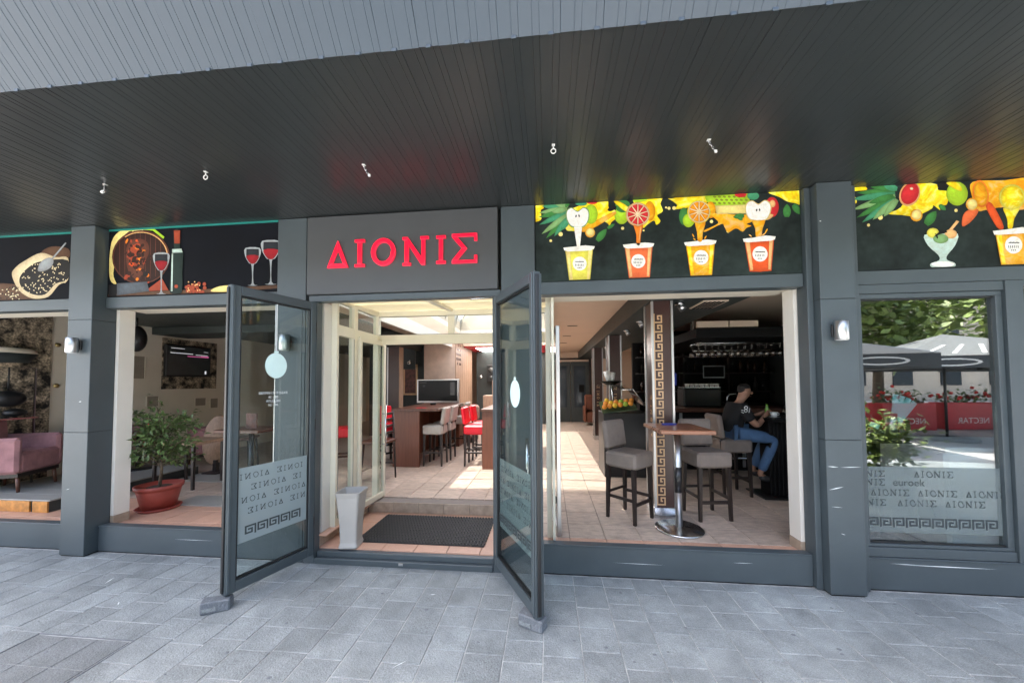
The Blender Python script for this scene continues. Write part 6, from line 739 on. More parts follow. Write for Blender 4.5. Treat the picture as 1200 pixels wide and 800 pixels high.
def hook(x, y, kind, label):
    t = thing('ceiling_hook', label, 'hook', (x, y, Ht), 0, 'metal hooks under the canopy'); t.scale = (.85, .85, .85)
    PR('plate', MB().box(-.012, .012, -.012, .012, -.004, -.0005), 'white_paint', t)
    if kind == 'ring':
        PR('stem', MB().cyl((0, 0, -.03), (0, 0, -.004), .004, n=8), 'white_paint', t)
        PR('ring', MB().tube([(.018*math.sin(2*PI*i/14), 0, -.047+.018*math.cos(2*PI*i/14)) for i in range(15)], .004, 6), 'white_paint', t)
    elif kind == 'chain':
        for k in range(5): PR('link', MB().tube([(.006*math.sin(2*PI*i/8)*(1 if k % 2 else .2)+.009*k, .006*math.sin(2*PI*i/8)*(.2 if k % 2 else 1), -.012-.016*k+.011*math.cos(2*PI*i/8)) for i in range(9)], .0025, 5), 'steel', t)
        PR('clasp', MB().box(.038, .056, -.006, .006, -.1, -.078, .003), 'white_paint', t)
    else:
        PR('bracket', MB().box(-.005, .005, -.01, .01, -.05, -.004, .002).box(-.03, .002, -.012, .012, -.062, -.05, .003), 'steel', t); PR('cap', MB().cyl((-.035, 0, -.066), (-.018, 0, -.062), .012, n=10), 'white_paint', t)
hook(-3.27, -.67, 'clip', 'small bent metal clip under the canopy, leftmost of the hooks'); hook(-2.38, -.73, 'ring', 'white ring hook under the canopy, left of the sign board'); hook(-1.24, -.68, 'chain', 'short hanging chain under the canopy above the sign board')
hook(.045, -.74, 'ring', 'white ring hook under the canopy above the yellow juice cup'); hook(1.0, -.68, 'chain', 'short hanging chain under the canopy above the orange juice cup')
# ================================================================== interior shell
F = .22
fl = struct('interior_floor', MB().box(-6.6, 4.4, 1.0, 9.3, -.02, F-.012).box(-6.6, -2.06, .05, 1.0, -.02, F-.012).box(.03, 4.4, .05, 1.0, -.02, F-.012).box(-2.06, .03, .93, 1.0, -.02, F-.012), 'tile_joint')
tl = {}
def tile_mesh(m_, w_, h_):
    k = (m_, w_, h_)
    if k not in tl: tl[k] = MB().box(-w_/2+.0025, w_/2-.0025, -h_/2+.0025, h_/2-.0025, -.012, 0, .0015).mesh('floor_tile', m_)
    return tl[k]
tiles = []
T = .305
for i in range(-22, 15):
    for j in range(0, 31):
        x = i*T+.02; y = .195+T/2+j*T
        if x < -6.45 or y > 9.2: continue
        if -2.1 < x < -.0 and y < 1.05: continue
        m_ = 'tile_pink' if (x < -2.1 and y < .8) else 'tile'
        tiles.append((x, y, m_, T, T))
    x = i*T+.02
    if x > -6.45 and not -2.1 < x < -.0: tiles.append((x, .122, 'tile_pink', T, .14))
tv_ = [t for t in tiles if vis(t[0], t[1], F, 0) and (t[0] > -.05 or t[1] > .9 or t[0] < -2.1)]
tv_ = [t for t in tv_ if (t[0] < 2.3 or t[1] < 2.5)]
tv_.sort(key=lambda t: t[0]**2+(t[1]+2.9)**2); tn = tv_[:285]; ts = set(tn)
for x, y, m_, a, b_ in tn: OB('floor_tile', tile_mesh(m_, a, b_), fl, (x, y, F+rs.uniform(-.0006, .0006)))
mb = MB(); mq = MB()
for t in tiles:
    if t not in ts: (mq if t[2] == 'tile_pink' else mb).box(t[0]-t[3]/2+.0025, t[0]+t[3]/2-.0025, t[1]-t[4]/2+.0025, t[1]+t[4]/2-.0025, F-.012, F)
o = PR('floor_tile_field', mb, 'tile', fl); o['kind'] = 'stuff'; o = PR('floor_tile_field', mq, 'tile_pink', fl); o['kind'] = 'stuff'
# lower vestibule floor with pink tiles, tiled risers
vf = struct('vestibule_floor', MB().box(-2.06, .03, .05, .93, -.04, .093), 'tile_joint')
for i in range(7):
    for j in range(3):
        OB('floor_tile', tile_mesh('tile_pink', .29, .29), vf, (-1.90+.29*i, .216+.29*j-.002, .105))
ri = BP('step', MB().box(-2.06, .03, .927, .94, .1, F-.001), 'tile_joint')
for i in range(7): PR('riser_tile', MB().box(-2.03+.29*i, -1.745+.29*i, .919, .9265, .107, F+.001, .0015), 'tile_brown', ri)
ri = BP('step', MB().box(-2.06, -2.047, .07, .92, .1, F-.001), 'tile_joint')
for i in range(3): PR('riser_tile', MB().box(-2.046, -2.038, .07+.283*i, .35+.283*i, .107, F+.001, .0015), 'tile_brown', ri)
def inner(name, mb, m_): return struct(name, mb, m_)
WL = inner('wall_left', MB().box(-6.85, -6.6, -.0+.3, 1.11, 0, 2.9).box(-6.85, -6.6, 1.11, 9.3, 0, 2.9), 'cream_wall')
inner('wall_back', MB().box(-6.85, 4.65, 9.3, 9.5, 0, 3.0), 'cream_ceiling'); inner('wall_right', MB().box(4.4, 4.65, .3, 9.3, 0, 3.0), 'dark_wall')
# piers beside the openings, white on the inside
for x0, x1 in ((-4.42, -4.165), (1.955, 2.33)):
    p = BP('pier', MB().box(x0, x1, .092, .222, .302, 2.296), 'white_wall')
    PR('skirting', MB().box(x0-.003, x1+.003, .09, .226, F+.0, .3, .002), 'tile_brown', p)
BP('pier', MB().box(-2.42, -2.041, .102, .215, .1, 2.3), 'white_wall'); BP('pier', MB().box(.03, .0305+.02, .102, .16, .1, 2.3), 'cream_frame')
inner('ceiling', MB().box(-3.2, -2.36, .35, 9.3, 2.66, 2.9).box(-2.36, .03, 6.4, 9.3, 2.56, 2.9).box(.03, 4.4, .35, 9.3, 2.6, 2.9), 'cream_ceiling')
cd_ = inner('dark_ceiling', MB().box(-6.6, -3.2, .35, 9.3, 2.52, 2.9), 'dark_ceiling')
inner('bulkhead', MB().box(-3.24, -3.2, .35, 9.3, 2.36, 2.655).box(-6.6, -3.25, 2.3, 2.9, 2.4, 2.515), 'dark_ceiling')
inner('bulkhead', MB().box(1.02, 1.95, .36, 9.2, 2.37, 2.598), 'dark_ceiling').name = 'bulkhead.001'
# skylight: barrel vault of clear sheets on thin ribs, rising from kerbs above the ceiling
skl = BP('skylight', MB().box(-2.4, -2.362, .35, 6.4, 2.45, 3.06).box(.032, .07, .35, 6.4, 2.45, 3.06).box(-2.4, .07, 6.405, 6.44, 2.56, 3.06).box(-2.4, .07, .305, .345, 2.45, 3.06), 'white_wall')
cx, rr, hh = -1.165, 1.2, .8
for k in range(14):
    y = .38+k*.46
    PR('rib', MB().tube([(cx+rr*math.cos(a), y, 3.05+hh*math.sin(a)) for a in [PI*i/16 for i in range(17)]], .022, 6), 'brushed', skl)
    if k < 13: PR('sheet', MB().add([(cx+1.215*math.cos(PI*i/16), yy, 3.05+.82*math.sin(PI*i/16)) for i in range(17) for yy in (y, y+.46)], [(2*i, 2*i+1, 2*i+3, 2*i+2) for i in range(16)], True), 'vault_sheet', skl)
PR('tie_bar', MB().cyl((-2.3, 2.2, 3.05), (0, 2.2, 3.05), .012, n=6).cyl((-2.3, 4.0, 3.05), (0, 4.0, 3.05), .012, n=6), 'brushed', skl)
# ================================================================== glazed vestibule (cream aluminium)
gv = thing('glazed_vestibule', 'cream aluminium glazed porch inside the entrance with transom lights and an inner door', 'glazed porch', (-1.0, .6, .1))
XL = -2.02
fr = MB()
fr.box(XL-.03, XL+.03, .218, .25, F, 2.4).box(XL-.03, XL+.03, .52, .585, F, 2.4).box(XL-.032, XL+.032, 1.03, 1.09, F, 2.404)
fr.box(XL-.028, XL+.028, .25, .52, 2.02, 2.12).box(XL-.028, XL+.028, .585, 1.03, 2.02, 2.12).box(XL-.028, XL+.028, .25, .52, 2.34, 2.398).box(XL-.028, XL+.028, .585, 1.03, 2.34, 2.398).box(XL-.028, XL+.028, .25, .52, F, F+.06)
fr.box(XL+.033, -.03, 1.035, 1.085, 2.012, 2.122).box(XL+.033, -.03, 1.035, 1.085, 2.34, 2.4).box(-1.15, -1.08, 1.037, 1.083, 2.1225, 2.3395)
fr.box(-.028, .026, 1.03, 1.09, F, 2.404).box(-.02, .024, .17, .21, F, 2.4).box(-.018, .022, .211, 1.029, 2.012, 2.11).box(-.018, .022, .211, 1.029, 2.34, 2.396)
PR('frame', fr, 'cream_frame', gv, True)
for a, b_, z0, z1 in ((.25, .52, F+.06, 2.02), (.25, .52, 2.12, 2.34), (.585, 1.03, 2.12, 2.34)):
    PR('pane', MB().box(XL-.003, XL+.003, a, b_, z0, z1), 'glass_clear', gv, True)
PR('pane', MB().box(XL+.033, -1.151, 1.058, 1.063, 2.123, 2.339), 'glass_clear', gv, True); PR('pane', MB().box(-1.079, -.031, 1.058, 1.063, 2.123, 2.339), 'glass_clear', gv, True)
PR('pane', MB().box(0, .004, .211, 1.029, 2.111, 2.339), 'glass_clear', gv, True)
PR('gasket', MB().box(XL+.029, XL+.031, .252, .257, F+.07, 2.01).box(XL+.029, XL+.031, .513, .518, F+.07, 2.01).box(XL+.034, -.032, 1.033, 1.0348, 2.335, 2.339).box(XL+.034, -.032, 1.033, 1.0348, 2.123, 2.127), 'black', gv, True)
# translucent roof sheets on rafters
for x0, x1 in ((XL-.02, -1.15), (-1.08, .02)):
    PR('roof_sheet', MB().add([(x0, .1, 2.335), (x1, .1, 2.335), (x1, 1.08, 2.412), (x0, 1.08, 2.412), (x0, .1, 2.345), (x1, .1, 2.345), (x1, 1.08, 2.422), (x0, 1.08, 2.422)], [(0, 1, 2, 3), (4, 5, 6, 7), (0, 1, 5, 4), (2, 3, 7, 6), (0, 3, 7, 4), (1, 2, 6, 5)]), 'roof_sheet', gv, True)
PR('rafter', MB().add([(x, y, z+d) for x in (-1.145, -1.085) for y, z in ((.1, 2.31), (1.03, 2.385)) for d in (0, .05)], [(0, 1, 3, 2), (4, 6, 7, 5), (0, 2, 6, 4), (1, 5, 7, 3), (0, 4, 5, 1), (2, 3, 7, 6)]), 'cream_frame', gv, True)
def leaf_door(hx, hy, tx, ty, fmat):
    d = Vector((tx-hx, ty-hy, 0)); Lw = d.length; z0, z1 = F+.012, 2.055; st = .042; t = .035
    q = PR('door', MB().box(0, st, -t/2, t/2, z0, z1, .003).box(Lw-st, Lw, -t/2, t/2, z0, z1, .003).box(st+.001, Lw-st-.001, -t/2, t/2, z1-.055, z1, .003).box(st+.001, Lw-st-.001, -t/2, t/2, z0, z0+.06, .003), fmat, gv)
    q.location = Vector((hx, hy, 0))-Vector(gv.location); q.rotation_euler = (0, 0, math.atan2(d.y, d.x))
    PR('glass', MB().box(st+.001, Lw-st-.001, -.003, .003, z0+.061, z1-.056), 'glass_clear', q)
    return q, Lw
q, Lw = leaf_door(-1.985, .6, -1.955, 1.13, 'cream_frame')
PR('handle', MB().cyl((Lw-.08, -.06, .75), (Lw-.08, -.06, 1.3), .01, n=10).cyl((Lw-.08, -.06, .85), (Lw-.08, -.018, .85), .007, n=8).cyl((Lw-.08, -.06, 1.2), (Lw-.08, -.018, 1.2), .007, n=8), 'steel', q)
q, Lw = leaf_door(.085, .19, -.0, .93, 'brushed')
PR('handle', MB().tube([(Lw-.06, -.02, 1.0), (Lw-.06, -.07, 1.03), (Lw-.06, -.08, 1.1), (Lw-.06, -.07, 1.17), (Lw-.06, -.02, 1.2)], .01, 8), 'steel', q)
PR('hinge', MB().box(.02, .06, .02, .05, .5, .56, .003).box(.02, .06, .02, .05, 1.75, 1.81, .003), 'plastic_black', q)

# ================================================================== vase and mat in the porch
t = thing('floor_vase', 'tall tapered white square vase standing left of the black door mat', 'vase', (-1.775, .13, .105), .12)
pr = [(.083, .0, .004), (.1, .012, .0), (.085, .07, 0), (.092, .2, 0), (.118, .43, 0), (.13, .5, 0)]
mb = MB(); rings = [(.078, 0), (.084, .012), (.074, .05), (.078, .2), (.1, .44), (.112, .49), (.102, .49), (.09, .44), (.066, .2)]
n4 = 16
def sqr(r, z): 
    c = .22*r; p = []
    for qx, qy in ((1, 1), (-1, 1), (-1, -1), (1, -1)):
        for k in range(4):
            a = math.atan2(qy, qx)-PI/4+k*PI/6
            p.append((qx*(r-c)+c*math.cos(a), qy*(r-c)+c*math.sin(a), z))
    return p
vs = [v for r, z in rings for v in sqr(r, z)]
mb.add(vs, [(j*n4+i, j*n4+(i+1) % n4, (j+1)*n4+(i+1) % n4, (j+1)*n4+i) for j in range(len(rings)-1) for i in range(n4)], False); mb.add(sqr(.078, 0), [tuple(range(n4))[::-1]]); mb.add(sqr(.066, .2), [tuple(range(n4))])
PR('body', mb, 'vase_white', t)
t = thing('door_mat', 'black ribbed rubber mat lying on the pink entrance tiles', 'door mat', (-1.18, .525, .105))
PR('base', MB().box(-.6, .6, -.33, .32, 0, .006), 'rubber_mat', t)
mb = MB()
for i in range(40):
    for j in range(22):
        x = -.59+i*.03+(j % 2)*.008; y = -.325+j*.0295
        mb.box(x, x+.019, y, y+.021, .006, .016)
o = PR('rubber_rib', mb, 'rubber_top', t); o['kind'] = 'stuff'

# ================================================================== stools and tables
def make_stool(name, label, fabric, loc, rz, group, slat_back=False):
    t = thing(name, label, 'bar stool', loc, rz, group)
    sz = .155
    for sx in (-1, 1):
        for sy in (-1, 1):
            mb = MB(); a = (sx*.15, sy*.15, .0); b_ = (sx*.14, sy*.14, .52)
            for (p, h0) in ((a, .013), ): pass
            w0, w1 = .013, .019
            vs = [(a[0]+i*w0, a[1]+j*w0, 0) for i, j in ((-1, -1), (1, -1), (1, 1), (-1, 1))]+[(b_[0]+i*w1, b_[1]+j*w1, .52) for i, j in ((-1, -1), (1, -1), (1, 1), (-1, 1))]
            mb.add(vs, [(3, 2, 1, 0), (4, 5, 6, 7)]+[(i, (i+1) % 4, 4+(i+1) % 4, 4+i) for i in range(4)])
            PR('leg', mb, 'black_wood', t)
    PR('stretcher', MB().box(.128, .152, -.132, .132, .16, .19, .003), 'black_wood', t); PR('stretcher', MB().box(-.128, .128, -.148, -.132, .2, .23, .003), 'black_wood', t)
    PR('stretcher', MB().box(-.128, .128, .132, .148, .2, .23, .003), 'black_wood', t); PR('stretcher', MB().box(-.152, -.134, -.132, .132, .24, .265, .003), 'black_wood', t)
    PR('seat', MB().box(-.165, .175, -.172, .172, .505, .655, .022), fabric, t)
    R_ = Matrix.Rotation(math.radians(-8), 3, 'Y')
    PR('backrest', MB().box(-.2, -.14, -.17, .17, .665, .945, .02, R_), fabric, t)
    for sy in (-.12, .12): PR('back_post', MB().cyl((-.15, sy, .5), (-.165, sy, .72), .014, n=6), 'black_wood', t)
    return t
GS = 'grey fabric bar stools at the window'
s1 = make_stool('bar_stool', 'grey fabric bar stool facing away at the left of the wooden high table', 'fabric', (.79, .71, F), -PI/4, GS)
s2 = dup(s1, (1.56, .82, F), -PI/2+.14, 'grey fabric bar stool right of the round steel table foot')
s3_ = dup(s1, (2.17, 1.6, F), .03, 'grey fabric bar stool with the man in black sitting on it')
t = thing('high_table', 'high table with reddish wooden top on a steel pole with round base', 'table', (1.17, .46, F))
PR('table_top', MB().box(.93, 1.37, .14, .69, 1.115, 1.15, .006), 'table_wood', t, True)
PR('base', MB().lathe([(0, 0), (.205, 0), (.21, .008), (.2, .016), (.06, .022), (.045, .03), (0, .03)], n=32), 'steel', t)
PR('pole', MB().cyl((0, 0, .028), (0, 0, .9), .03, n=18), 'brushed', t); PR('sleeve', MB().cyl((0, 0, .33), (0, 0, .56), .0315, n=18), 'plastic_black', t); PR('bracket', MB().box(-.1, .1, -.015, .015, .88, .894), 'plastic_black', t)
o = tag(PR('phone', MB().box(-.06, .06, -.03, .03, 0, .012, .003), 'blue_screen'), 'dark blue phone lying on the wooden high table', 'phone'); o.location = (1.13, .55, 1.151); o.rotation_euler = (0, 0, .3)
# round bar table of the man
t = thing('high_table', 'black high table with a wide fluted pedestal in front of the man', 'table', (2.66, 1.56, F))
PR('base', MB().box(-.24, .26, -.2, .2, 0, .02, .004), 'plastic_black', t)
for k in range(6): PR('flute', MB().box(-.12+.045*k, -.08+.045*k, -.1, .1, .02, .88, .006), 'bar_dark', t)
PR('table_top', MB().box(-.18, .34, -.28, .28, .88, .915, .006), 'bar_dark', t)
t = thing('coffee_cup', 'white coffee cup on a saucer on the black table of the man', 'cup', (2.62, 1.5, F+.916))
PR('cup', MB().lathe([(0, .006), (.022, .006), (.04, .06), (.037, .06), (.02, .012), (0, .012)]), 'white_paint', t); PR('saucer', MB().lathe([(0, 0), (.03, 0), (.065, .008), (.03, .005), (0, .005)]), 'white_paint', t); PR('handle', MB().tube([(.035, 0, .05), (.056, 0, .045), (.056, 0, .028), (.03, 0, .02)], .004, 6), 'white_paint', t)
t = thing('drink_glass', 'clear tall drinking glass beside the coffee cup', 'glass', (2.72, 1.46, F+.916)); PR('glass', MB().lathe([(0, 0), (.03, 0), (.034, .13), (.032, .13), (.028, .006), (0, .006)]), 'glass_clear', t)

# ================================================================== columns
def column(x0, x1, y0, y1, key, label):
    t = thing('column', label, 'column', ((x0+x1)/2, (y0+y1)/2, F), 0, 'brown interior columns')
    z1 = 2.368
    PR('core', MB().box(x0, x1, y0, y1, F, z1), 'column_brown', t, True)
    for xx in (x0, x1):
        for yy in (y0, y1): PR('corner_strip', MB().box(xx-.012, xx+.012, yy-.012, yy+.012, F+.1, z1-.001, .003), 'brushed', t, True)
    PR('plinth', MB().box(x0-.016, x1+.016, y0-.016, y1+.016, F, F+.1, .003), 'steel', t, True)
    if key:
        H_, V_ = [], []; u = .095; lw = .0125; xk = x0+.018; s = .024
        nn = int((z1-F-.16)/u)
        V_.append(rect(xk-.004, F+.12, xk+.006, F+.12+nn*u))
        for k in range(nn):
            zb = F+.12+k*u
            H_.append(rect(xk+.0062, zb, xk+.078, zb+lw)); V_.append(rect(xk+.078-lw, zb+lw, xk+.078, zb+.066)); H_.append(rect(xk+.03, zb+.066, xk+.078, zb+.066+lw)); V_.append(rect(xk+.03, zb+.034, xk+.03+lw, zb+.066)); H_.append(rect(xk+.03+lw, zb+.034, xk+.052, zb+.034+lw))
        mb = MB()
        for r_ in H_+V_: mb.plate(r_, lambda a, b_, t_: (a, t_, b_), y0-.0005, y0-.004)
        PR('key_inlay', mb, 'gold', t, True)
    mbx = MB(); zc = 1.25
    for k, ch in enumerate('DIONIS'):
        g, wd_ = glyph(ch, .14)
        for j, poly in enumerate(g): mbx.plate([(y0+.06+q_*.05, 1.0+k*.075+p_*.05) for p_, q_ in poly], lambda a, b_, t_: (t_, a, b_), x0-.0005, x0-.002-.0002*j)
        if not key:
            for j, poly in enumerate(g): mbx.plate([(x0+.06+q_*.06, 1.0+k*.085+p_*.06) for p_, q_ in poly], lambda a, b_, t_: (a, t_, b_), y0-.0005, y0-.002-.0002*j)
    PR('lettering', mbx, 'gold', t, True)
    return t
column(1.045, 1.235, .73, .98, True, 'brown column with a gold Greek key strip behind the wooden high table')
column(1.05, 1.25, 3.3, 3.55, False, 'brown steel-edged column behind the fruit stand'); column(1.07, 1.27, 5.5, 5.75, False, 'farthest brown steel-edged column near the back door')
# ================================================================== right room: fruit stand, bar, man
t = thing('fruit_stand', 'black stand with oranges, lime and a glass sneeze guard beside the grey stool', 'fruit stand', (1.0, 2.3, F))
PR('cabinet', MB().box(.78, 1.42, 2.2, 2.75, F, 1.12, .006), 'plastic_black', t, True)
PR('tray', MB().add([(.74, 2.02, 1.14), (1.2, 2.02, 1.2), (1.2, 2.4, 1.32), (.74, 2.4, 1.27), (.74, 2.02, 1.12), (1.2, 2.02, 1.18), (1.2, 2.4, 1.3), (.74, 2.4, 1.25)], [(0, 1, 2, 3), (7, 6, 5, 4), (0, 4, 5, 1), (1, 5, 6, 2), (2, 6, 7, 3), (3, 7, 4, 0)]), 'leaf_dark', t, True)
PR('guard', MB().add([(1.0, 2.0, 1.45), (1.14, 2.0, 1.45), (1.3, 2.0, 1.22), (1.16, 2.0, 1.22), (1.0, 2.5, 1.5), (1.14, 2.5, 1.5), (1.3, 2.5, 1.27), (1.16, 2.5, 1.27)], [(0, 1, 5, 4), (1, 2, 6, 5)]), 'glass_reflect', t, True)
PR('guard_rail', MB().tube([(1.0, 2.0, 1.45), (1.14, 2.0, 1.46), (1.31, 2.0, 1.22)], .01, 6), 'steel', t, True)
PR('shelf', MB().box(.74, 1.1, 2.25, 2.6, 1.5, 1.515, .004), 'glass_clear', t, True); PR('shelf_post', MB().cyl((.95, 2.45, 1.1), (.95, 2.45, 1.5), .015, n=8), 'steel', t, True)
rf = random.Random(5)
for k in range(13):
    i, j = k % 6, k//6
    x, y = .77+.07*i+.03*j, 2.05+.1*j; nm, mt_ = [('orange', 'orange_fruit'), ('orange', 'orange_fruit'), ('lemon', 'yellow_fruit'), ('orange', 'orange_fruit'), ('lime', 'green_fruit')][k % 5]
    o = PR(nm, MB().ball((0, 0, 0), (.036, .036, .035), 12, 8), mt_); o.location = (x, y, 1.195+.13*(x-.74)+.33*(y-2.02)*1.0+.01)
    tag(o, {'orange': 'ripe orange heaped on the sloping fruit tray', 'lemon': 'yellow lemon among the oranges on the fruit tray', 'lime': 'green lime among the oranges on the fruit tray'}[nm], nm, {'orange': 'oranges on the fruit stand', 'lemon': 'lemons on the fruit stand', 'lime': 'limes on the fruit stand'}[nm])
t = thing('fruit_bowl', 'pink shallow fruit bowl on the top shelf of the fruit stand', 'bowl', (.92, 2.42, 1.515)); PR('bowl', MB().lathe([(0, .0), (.06, .002), (.16, .05), (.17, .06), (.15, .055), (.05, .012), (0, .01)]), 'print_peach', t)
t = thing('cup_stack', 'stack of tilted clear plastic cups in the pink bowl', 'cup stack', (.9, 2.4, 1.532)); PR('cup', MB().cyl((0, 0, .0), (-.05, 0, .19), .03, .042, 14), 'white_cabinet', t); PR('cup', MB().cyl((.03, .02, 0), (.05, .02, .17), .03, .042, 14), 'white_cabinet', t)
# bar
t = thing('bar_counter', 'dark bar counter with a reddish wooden top behind the seated man', 'bar counter', (3.0, 2.9, F))
PR('front', MB().box(1.75, 4.3, 2.75, 3.2, F, 1.1), 'bar_dark', t, True); PR('counter_top', MB().box(1.7, 4.35, 2.6, 3.25, 1.102, 1.16, .006), 'dark_wood', t, True)
PR('foot_rail', MB().cyl((1.75, 2.66, .42), (4.3, 2.66, .42), .02, n=10), 'steel', t, True); PR('front_panel', MB().box(2.0, 2.04, 2.735, 2.748, F+.05, 1.08), 'brushed', t, True); PR('front_panel', MB().box(2.9, 2.94, 2.735, 2.748, F+.05, 1.08), 'brushed', t, True)
BPX = inner('wall_bar', MB().box(1.75, 4.4, 4.6, 4.7, F, 2.6), 'bar_dark')
t = thing('back_bar', 'dark shelving unit filled with bottles on the wall behind the bar', 'shelf unit', (3, 4.5, F))
PR('carcass', MB().box(1.8, 4.35, 4.3, 4.59, F, 1.15), 'bar_dark', t, True)
for z in (1.35, 1.72, 2.05): PR('shelf', MB().box(1.8, 4.35, 4.36, 4.59, z, z+.02), 'black_wood', t, True)
PR('upright', MB().box(2.66, 2.69, 4.36, 4.595, 1.151, 2.3), 'black_wood', t, True); PR('upright', MB().box(3.5, 3.53, 4.36, 4.595, 1.151, 2.3), 'black_wood', t, True)
rb = random.Random(9)
bm_ = [MB().lathe([(0, 0), (.036, 0), (.036, .15), (.012, .2), (.012, .27), (0, .27)], n=10).mesh('bottle', x) for x in ('bar_dark', 'glass_clear', 'bottle_dark', 'black_wood', 'bottle_dark')]
for z in (1.37, 1.74, 2.07):
    for k in range(17):
        x = 1.9+k*.145+rb.uniform(-.02, .02)
        if abs(x-2.675) < .06 or abs(x-3.515) < .06: continue
        o = OB('bottle', bm_[rb.randrange(5)], None, (x, 4.47, z)); s_ = rb.uniform(.8, 1.05); o.scale = (s_, s_, s_); tag(o, 'bottle standing in the rows on the shelves behind the bar', 'bottle', 'bottles on the back bar shelves')
t = thing('bar_canopy', 'dark overhead bar canopy with a beige light strip on its front edge', 'bar canopy', (3, 2.2, 2.1))
PR('board', MB().box(1.96, 4.35, 1.96, 4.5, 2.14, 2.26), 'bar_dark', t, True); PR('front_board', MB().box(1.96, 2.35, 1.93, 1.955, 2.27, 2.35).box(2.37, 2.72, 1.93, 1.955, 2.27, 2.35), 'cream_ceiling', t, True)
PR('hanger', MB().box(2.0, 2.03, 2.2, 2.25, 2.262, 2.59).box(4.0, 4.03, 2.2, 2.25, 2.262, 2.59), 'steel', t, True)
t = thing('glass_rack', 'steel rack of hanging upside-down stem glasses over the bar', 'glass rack', (2.7, 2.4, 1.98))
PR('rail', MB().cyl((2.1, 2.3, 2.1), (3.3, 2.3, 2.1), .008, n=6).cyl((2.1, 2.5, 2.1), (3.3, 2.5, 2.1), .008, n=6).cyl((2.1, 2.4, 2.0), (3.3, 2.4, 2.0), .006, n=6), 'steel', t, True)
PR('hanger', MB().cyl((2.15, 2.3, 2.1), (2.15, 2.3, 2.138), .005, n=6).cyl((3.25, 2.3, 2.1), (3.25, 2.3, 2.138), .005, n=6).cyl((2.15, 2.5, 2.1), (2.15, 2.5, 2.138), .005, n=6).cyl((3.25, 2.5, 2.1), (3.25, 2.5, 2.138), .005, n=6), 'steel', t, True)
gm = MB().lathe([(0, 0), (.034, -.001), (.034, -.004), (.004, -.008), (.004, -.08), (.02, -.095), (.036, -.12), (.034, -.175), (.031, -.175), (.033, -.12), (.018, -.1), (0, -.092)], n=12).mesh('wine_glass', 'glass_wine')
for k in range(26):
    o = OB('wine_glass', gm, None, (2.12+.09*(k//2)+rb.uniform(-.01, .01), 2.3+.2*(k % 2), 2.09+rb.uniform(-.006, 0))); tag(o, 'stem glass hanging upside down in the rack over the bar', 'wine glass', 'hanging stem glasses')
t = thing('coffee_machine', 'black coffee machine with a row of white cups on top', 'coffee machine', (2.45, 3.0, 1.16)); PR('body', MB().box(-.32, .25, -.1, .2, .0, .3, .02), 'plastic_black', t); PR('cup_tray', MB().box(-.3, .23, -.1, .2, .3, .315), 'steel', t); PR('spout', MB().tube([(.3, -.16, .0), (.3, -.16, .16), (.33, -.16, .2), (.42, -.16, .21), (.46, -.16, .18)], .012, 8), 'steel', t)
cm = MB().lathe([(0, 0), (.028, 0), (.036, .05), (.033, .05), (.024, .006), (0, .006)], n=12).mesh('espresso_cup', 'white_paint')
for k in range(7): tag(OB('espresso_cup', cm, None, (2.2+.075*k, 2.95, 1.476)), 'small white cup in the row on top of the coffee machine', 'cup', 'white cups on the coffee machine')
o = tag(PR('till_screen', MB().box(-.07, .07, -.02, .02, 0, .2, .004), 'blue_screen'), 'small blue lit screen behind the steel column edge', 'screen'); o.location = (2.0, 3.05, 1.5)
PR('stand', MB().box(-.02, .02, -.015, .015, -.339, .0), 'plastic_black', o)
t = thing('framed_notice', 'thin pale frame on the dark wall right of the glasses', 'picture frame', (3.2, 4.28, 1.75)); PR('frame', MB().box(-.2, .2, -.012, .0, -.12, -.1).box(-.2, .2, -.012, .0, .1, .12).box(-.2, -.185, -.012, 0, -.0995, .0995).box(.185, .2, -.012, 0, -.0995, .0995), 'brushed', t); PR('sheet', MB().box(-.184, .184, -.006, 0, -.099, .099), 'bar_dark', t)
for z_, y_ in ((2.365, .95),):
    t = thing('ceiling_vent', 'beige slatted vent in the dark lowered ceiling', 'vent', (1.68, y_, z_)); PR('frame', MB().box(-.12, .12, -.18, .18, -.006, .004), 'cream_ceiling', t)
    for k in range(5): PR('slat', MB().box(-.1+.042*k, -.075+.042*k, -.165, .165, -.012, -.0065), 'dark_gap', t)
for x_, y_, lb in ((1.36, .86, 'spotlight beside the steel corner of the key column'), (1.22, 1.9, 'nearest of the small spotlights along the lowered ceiling'), (1.22, 2.7, 'second small spotlight along the lowered ceiling'), (1.3, 5.2, 'farthest small spotlight along the lowered ceiling')):
    t = thing('spotlight', lb, 'spotlight', (x_, y_, 2.37), 0, 'spotlights on the lowered ceiling'); PR('base', MB().lathe([(0, 0), (.045, 0), (.045, -.02), (.0, -.02)], n=16), 'steel', t); PR('head', MB().cyl((0, 0, -.02), (.03, -.02, -.075), .03, .036, 14), 'brushed', t)
for x_, y_ in ((.45, 3.6), (.42, 5.0), (.4, 6.4), (2.3, 1.0), (2.3, 1.4)):
    o = tag(PR('ceiling_slot', MB().box(-.09, .09, -.025, .025, -.006, .0), 'plastic_black'), 'narrow black slot in the beige ceiling of the right hand room', 'vent', 'black slots in the beige ceiling'); o.location = (x_, y_, 2.5985)
